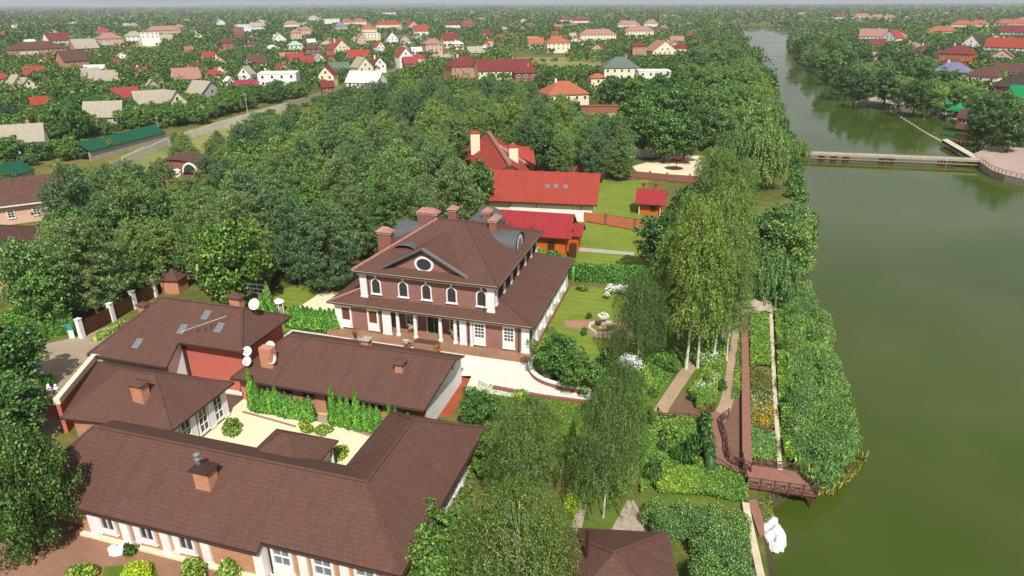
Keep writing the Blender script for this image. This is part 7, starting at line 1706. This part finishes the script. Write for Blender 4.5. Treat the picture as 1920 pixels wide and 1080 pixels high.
for k in range(min(300, len(vp))):
    s = hs[k] / 6.0
    if rp.random() < .05 and hs[k] > 4: place('spruce_tree', SPRUCE[k % 2], 'dark pointed spruce among the village orchards', 'spruce', vp[k][0], vp[k][1], .55, hs[k] * 1.4 / 12, None, 'spruces in the village', rnd=rp)
    else:
        dr_ = min(math.hypot(vp[k][0] - c[0], vp[k][1] - c[1]) for c in ROAD[:5]); small = hs[k] < 4.2
        lb_, go = ('bushy orchard tree at the edge of the village road', 'orchard trees along the road') if dr_ < 22 else (('low bushy orchard tree among the near village plots', 'low orchard trees of the near plots') if small else ('tall bushy orchard tree among the near village plots', 'tall orchard trees of the near plots'))
        place('orchard_tree', BROAD[rp.randrange(5)], lb_, 'tree', vp[k][0], vp[k][1], min(1.15, max(.62, s * 1.1)), s, None, go, rnd=rp)
rest = [(vp[k][0], vp[k][1], hs[k]) for k in range(300, len(vp))] + [(p[0], p[1], 11.0) for p in far_p]
# ---- the far woods: everything beyond, as masses
def mass(name, label, X, Y, Hh, Rr, nl, size, seed, mat='leaf_far'):
    g = np.random.default_rng(seed); n = len(X); k = np.repeat(np.arange(n), nl); m = len(k)
    d = unit(g.normal(size=(m, 3))); d[:, 2] = np.abs(d[:, 2]) * np.where(g.random(m) < .8, 1, -1)
    lob = 1 + .28 * np.sin(d[:, 0] * 4 + k * 1.3) * np.sin(d[:, 1] * 5 + k * 2.1)
    s = (.75 + .3 * g.random(m)) * lob
    P = np.c_[X[k] + d[:, 0] * s * Rr[k], Y[k] + d[:, 1] * s * Rr[k], Hh[k] * .55 + d[:, 2] * s * Hh[k] * .45]
    N = unit(d * 1.0 + g.normal(size=(m, 3)) * .55 + np.array([0, 0, .2])); T_, B = frame(N, g); sz = (size[k] * (.6 + .8 * g.random(m)))[:, None]
    tt = np.clip(.5 + .22 * g.normal(size=n) + .3 * np.sin(X / 47 + 1) * np.sin(Y / 71), 0, 1)
    o = link(bpy.data.objects.new(name, quads(name, P, T_ * sz * .6, B * sz * .5, mat, tint=tt[k]))); tag(o, label, 'trees', kind='stuff'); return o
a = np.array(rest); dd = np.hypot(a[:, 0] - CAM[0], a[:, 1] - CAM[1]); nr_, fr_ = a[dd < 330], a[dd >= 330]
mass('village_woods', 'mass of small green trees filling the middle village plots', nr_[:, 0], nr_[:, 1], nr_[:, 2], np.clip(nr_[:, 2] * .5, 1.4, 3.4), 90, np.full(len(nr_), .72), 51)
mass('village_woods', 'mass of small green trees filling the farthest village plots', fr_[:, 0], fr_[:, 1], fr_[:, 2], np.clip(fr_[:, 2] * .5, 1.4, 3.4), 42, np.full(len(fr_), 1.0), 52)
def wedge(d0, d1, n, seed, half=44):
    g = np.random.default_rng(seed); th = YAW + R(half) * (2 * g.random(n) - 1); D = np.sqrt(d0 ** 2 + (d1 ** 2 - d0 ** 2) * g.random(n)); return CAM[0] - np.sin(th) * D, CAM[1] + np.cos(th) * D, D
def far(name, label, d0, d1, n, hmin, hmax, nl, sz, seed, skip=None):
    x, y, D = wedge(d0, d1, n, seed); g = np.random.default_rng(seed + 1)
    fld = np.sin(x / 61 + 1) * np.sin(y / 83 + 2) + .7 * np.sin(x / 23 + y / 37)
    h = g.uniform(hmin, hmax, n) * (1 + .4 * np.clip(fld, -1, 1)); l = sight_limit(x, y, 3.0); h = np.minimum(h, l); ok = (h > 2.0) & (fld > -1.05) & ~inside(SHORE, x, y)
    if skip is not None: ok &= ~inside(skip, x, y)
    for q in (WOOD,): ok &= ~inside(q, x, y)
    x, y, h, D = x[ok], y[ok], h[ok], D[ok]; print(name, len(x)); mass(name, label, x, y, h, np.clip(h * .5, 2.0, 6.5), nl, np.clip(D / 667 * 1.5, .8, 6) * sz, seed + 2)
# middle-distance trees between the pine wood, the lake and the village
MID = GP([(840, 140), (960, 152), (1150, 152), (1150, 108), (1420, 108), (1445, 190), (1330, 330), (1180, 290), (1165, 235), (1100, 185), (1000, 180), (940, 155)])
a = scatter(MID, 1500, 5.0, 8); l = sight_limit(a[:, 0], a[:, 1], 2.5); g = np.random.default_rng(9); hh = np.minimum(g.uniform(6, 12, len(a)), l); sand = GP([(1170, 345), (1190, 300), (1260, 280), (1350, 280), (1350, 345)])
ok = (hh > 2.5) & ~inside(SHORE, a[:, 0], a[:, 1]) & ~inside(sand, a[:, 0], a[:, 1]); a, hh = a[ok], hh[ok]; print('mid', len(a))
for k in range(len(a)):
    if k < 140: place('garden_tree', TALL[rp.randrange(4)], 'leafy tree in the gardens between pine wood and lake', 'tree', a[k][0], a[k][1], max(.45, hh[k] / 12), hh[k] / 12, None, 'garden trees between wood and lake', rnd=rp)
if len(a) > 140: a, hh = a[140:], hh[140:]; mass('garden_woods', 'mass of trees in the gardens beyond the pine wood', a[:, 0], a[:, 1], hh, np.clip(hh * .45, 1.5, 4.5), 90, np.full(len(a), .9), 55)
# right bank hinterland
RBK = GP([(1490, 110), (1482, 80), (1500, 55), (1700, 55), (1930, 80), (2000, 270), (1900, 272), (1800, 232), (1700, 188), (1570, 158)])
a = scatter(RBK, 2500, 5.0, 10); l = sight_limit(a[:, 0], a[:, 1], 2.5); hh = np.minimum(g.uniform(5, 11, len(a)), l); ok = (hh > 2.2) & ~inside(SHORE, a[:, 0], a[:, 1]); a, hh = a[ok], hh[ok]; print('right', len(a))
mass('bank_woods', 'dense green trees filling the far bank behind the first row', a[:, 0], a[:, 1], hh, np.clip(hh * .45, 1.5, 4.5), 42, np.full(len(a), 1.2), 57)
far('far_woods', 'green woodland with clearings beyond the village', 560, 1300, 8500, 5, 11, 26, 1.0, 61, skip=VIL); far('far_woods', 'distant woodland belt beyond the last houses', 1300, 3200, 11000, 7, 13, 11, 1.1, 64); far('far_woods', 'hazy forest stretching to the horizon', 3200, 9000, 10000, 9, 15, 7, 1.7, 67)
# ------------------------------------------------------------------ haze
HAZE = True
if HAZE:
    mb = MB(); mb.box(-14400, 14400, -14400, 14400, -3.0, 75.0); hz = mb.build('haze', 'glass'); hz.data.materials.clear()
    hm = bpy.data.materials.new('haze'); hm.use_nodes = True; hm.node_tree.nodes.clear(); MATS['haze'] = hm
    ou = hm.node_tree.nodes.new('ShaderNodeOutputMaterial'); pv = hm.node_tree.nodes.new('ShaderNodeVolumePrincipled'); pv.inputs['Color'].default_value = (.80, .87, .95, 1); pv.inputs['Density'].default_value = 0.00014; pv.inputs['Anisotropy'].default_value = 0.0
    hm.node_tree.links.new(pv.outputs[0], ou.inputs['Volume']); hz.data.materials.append(hm); tag(hz, 'thin pale summer haze over the whole landscape', 'haze', kind='stuff')
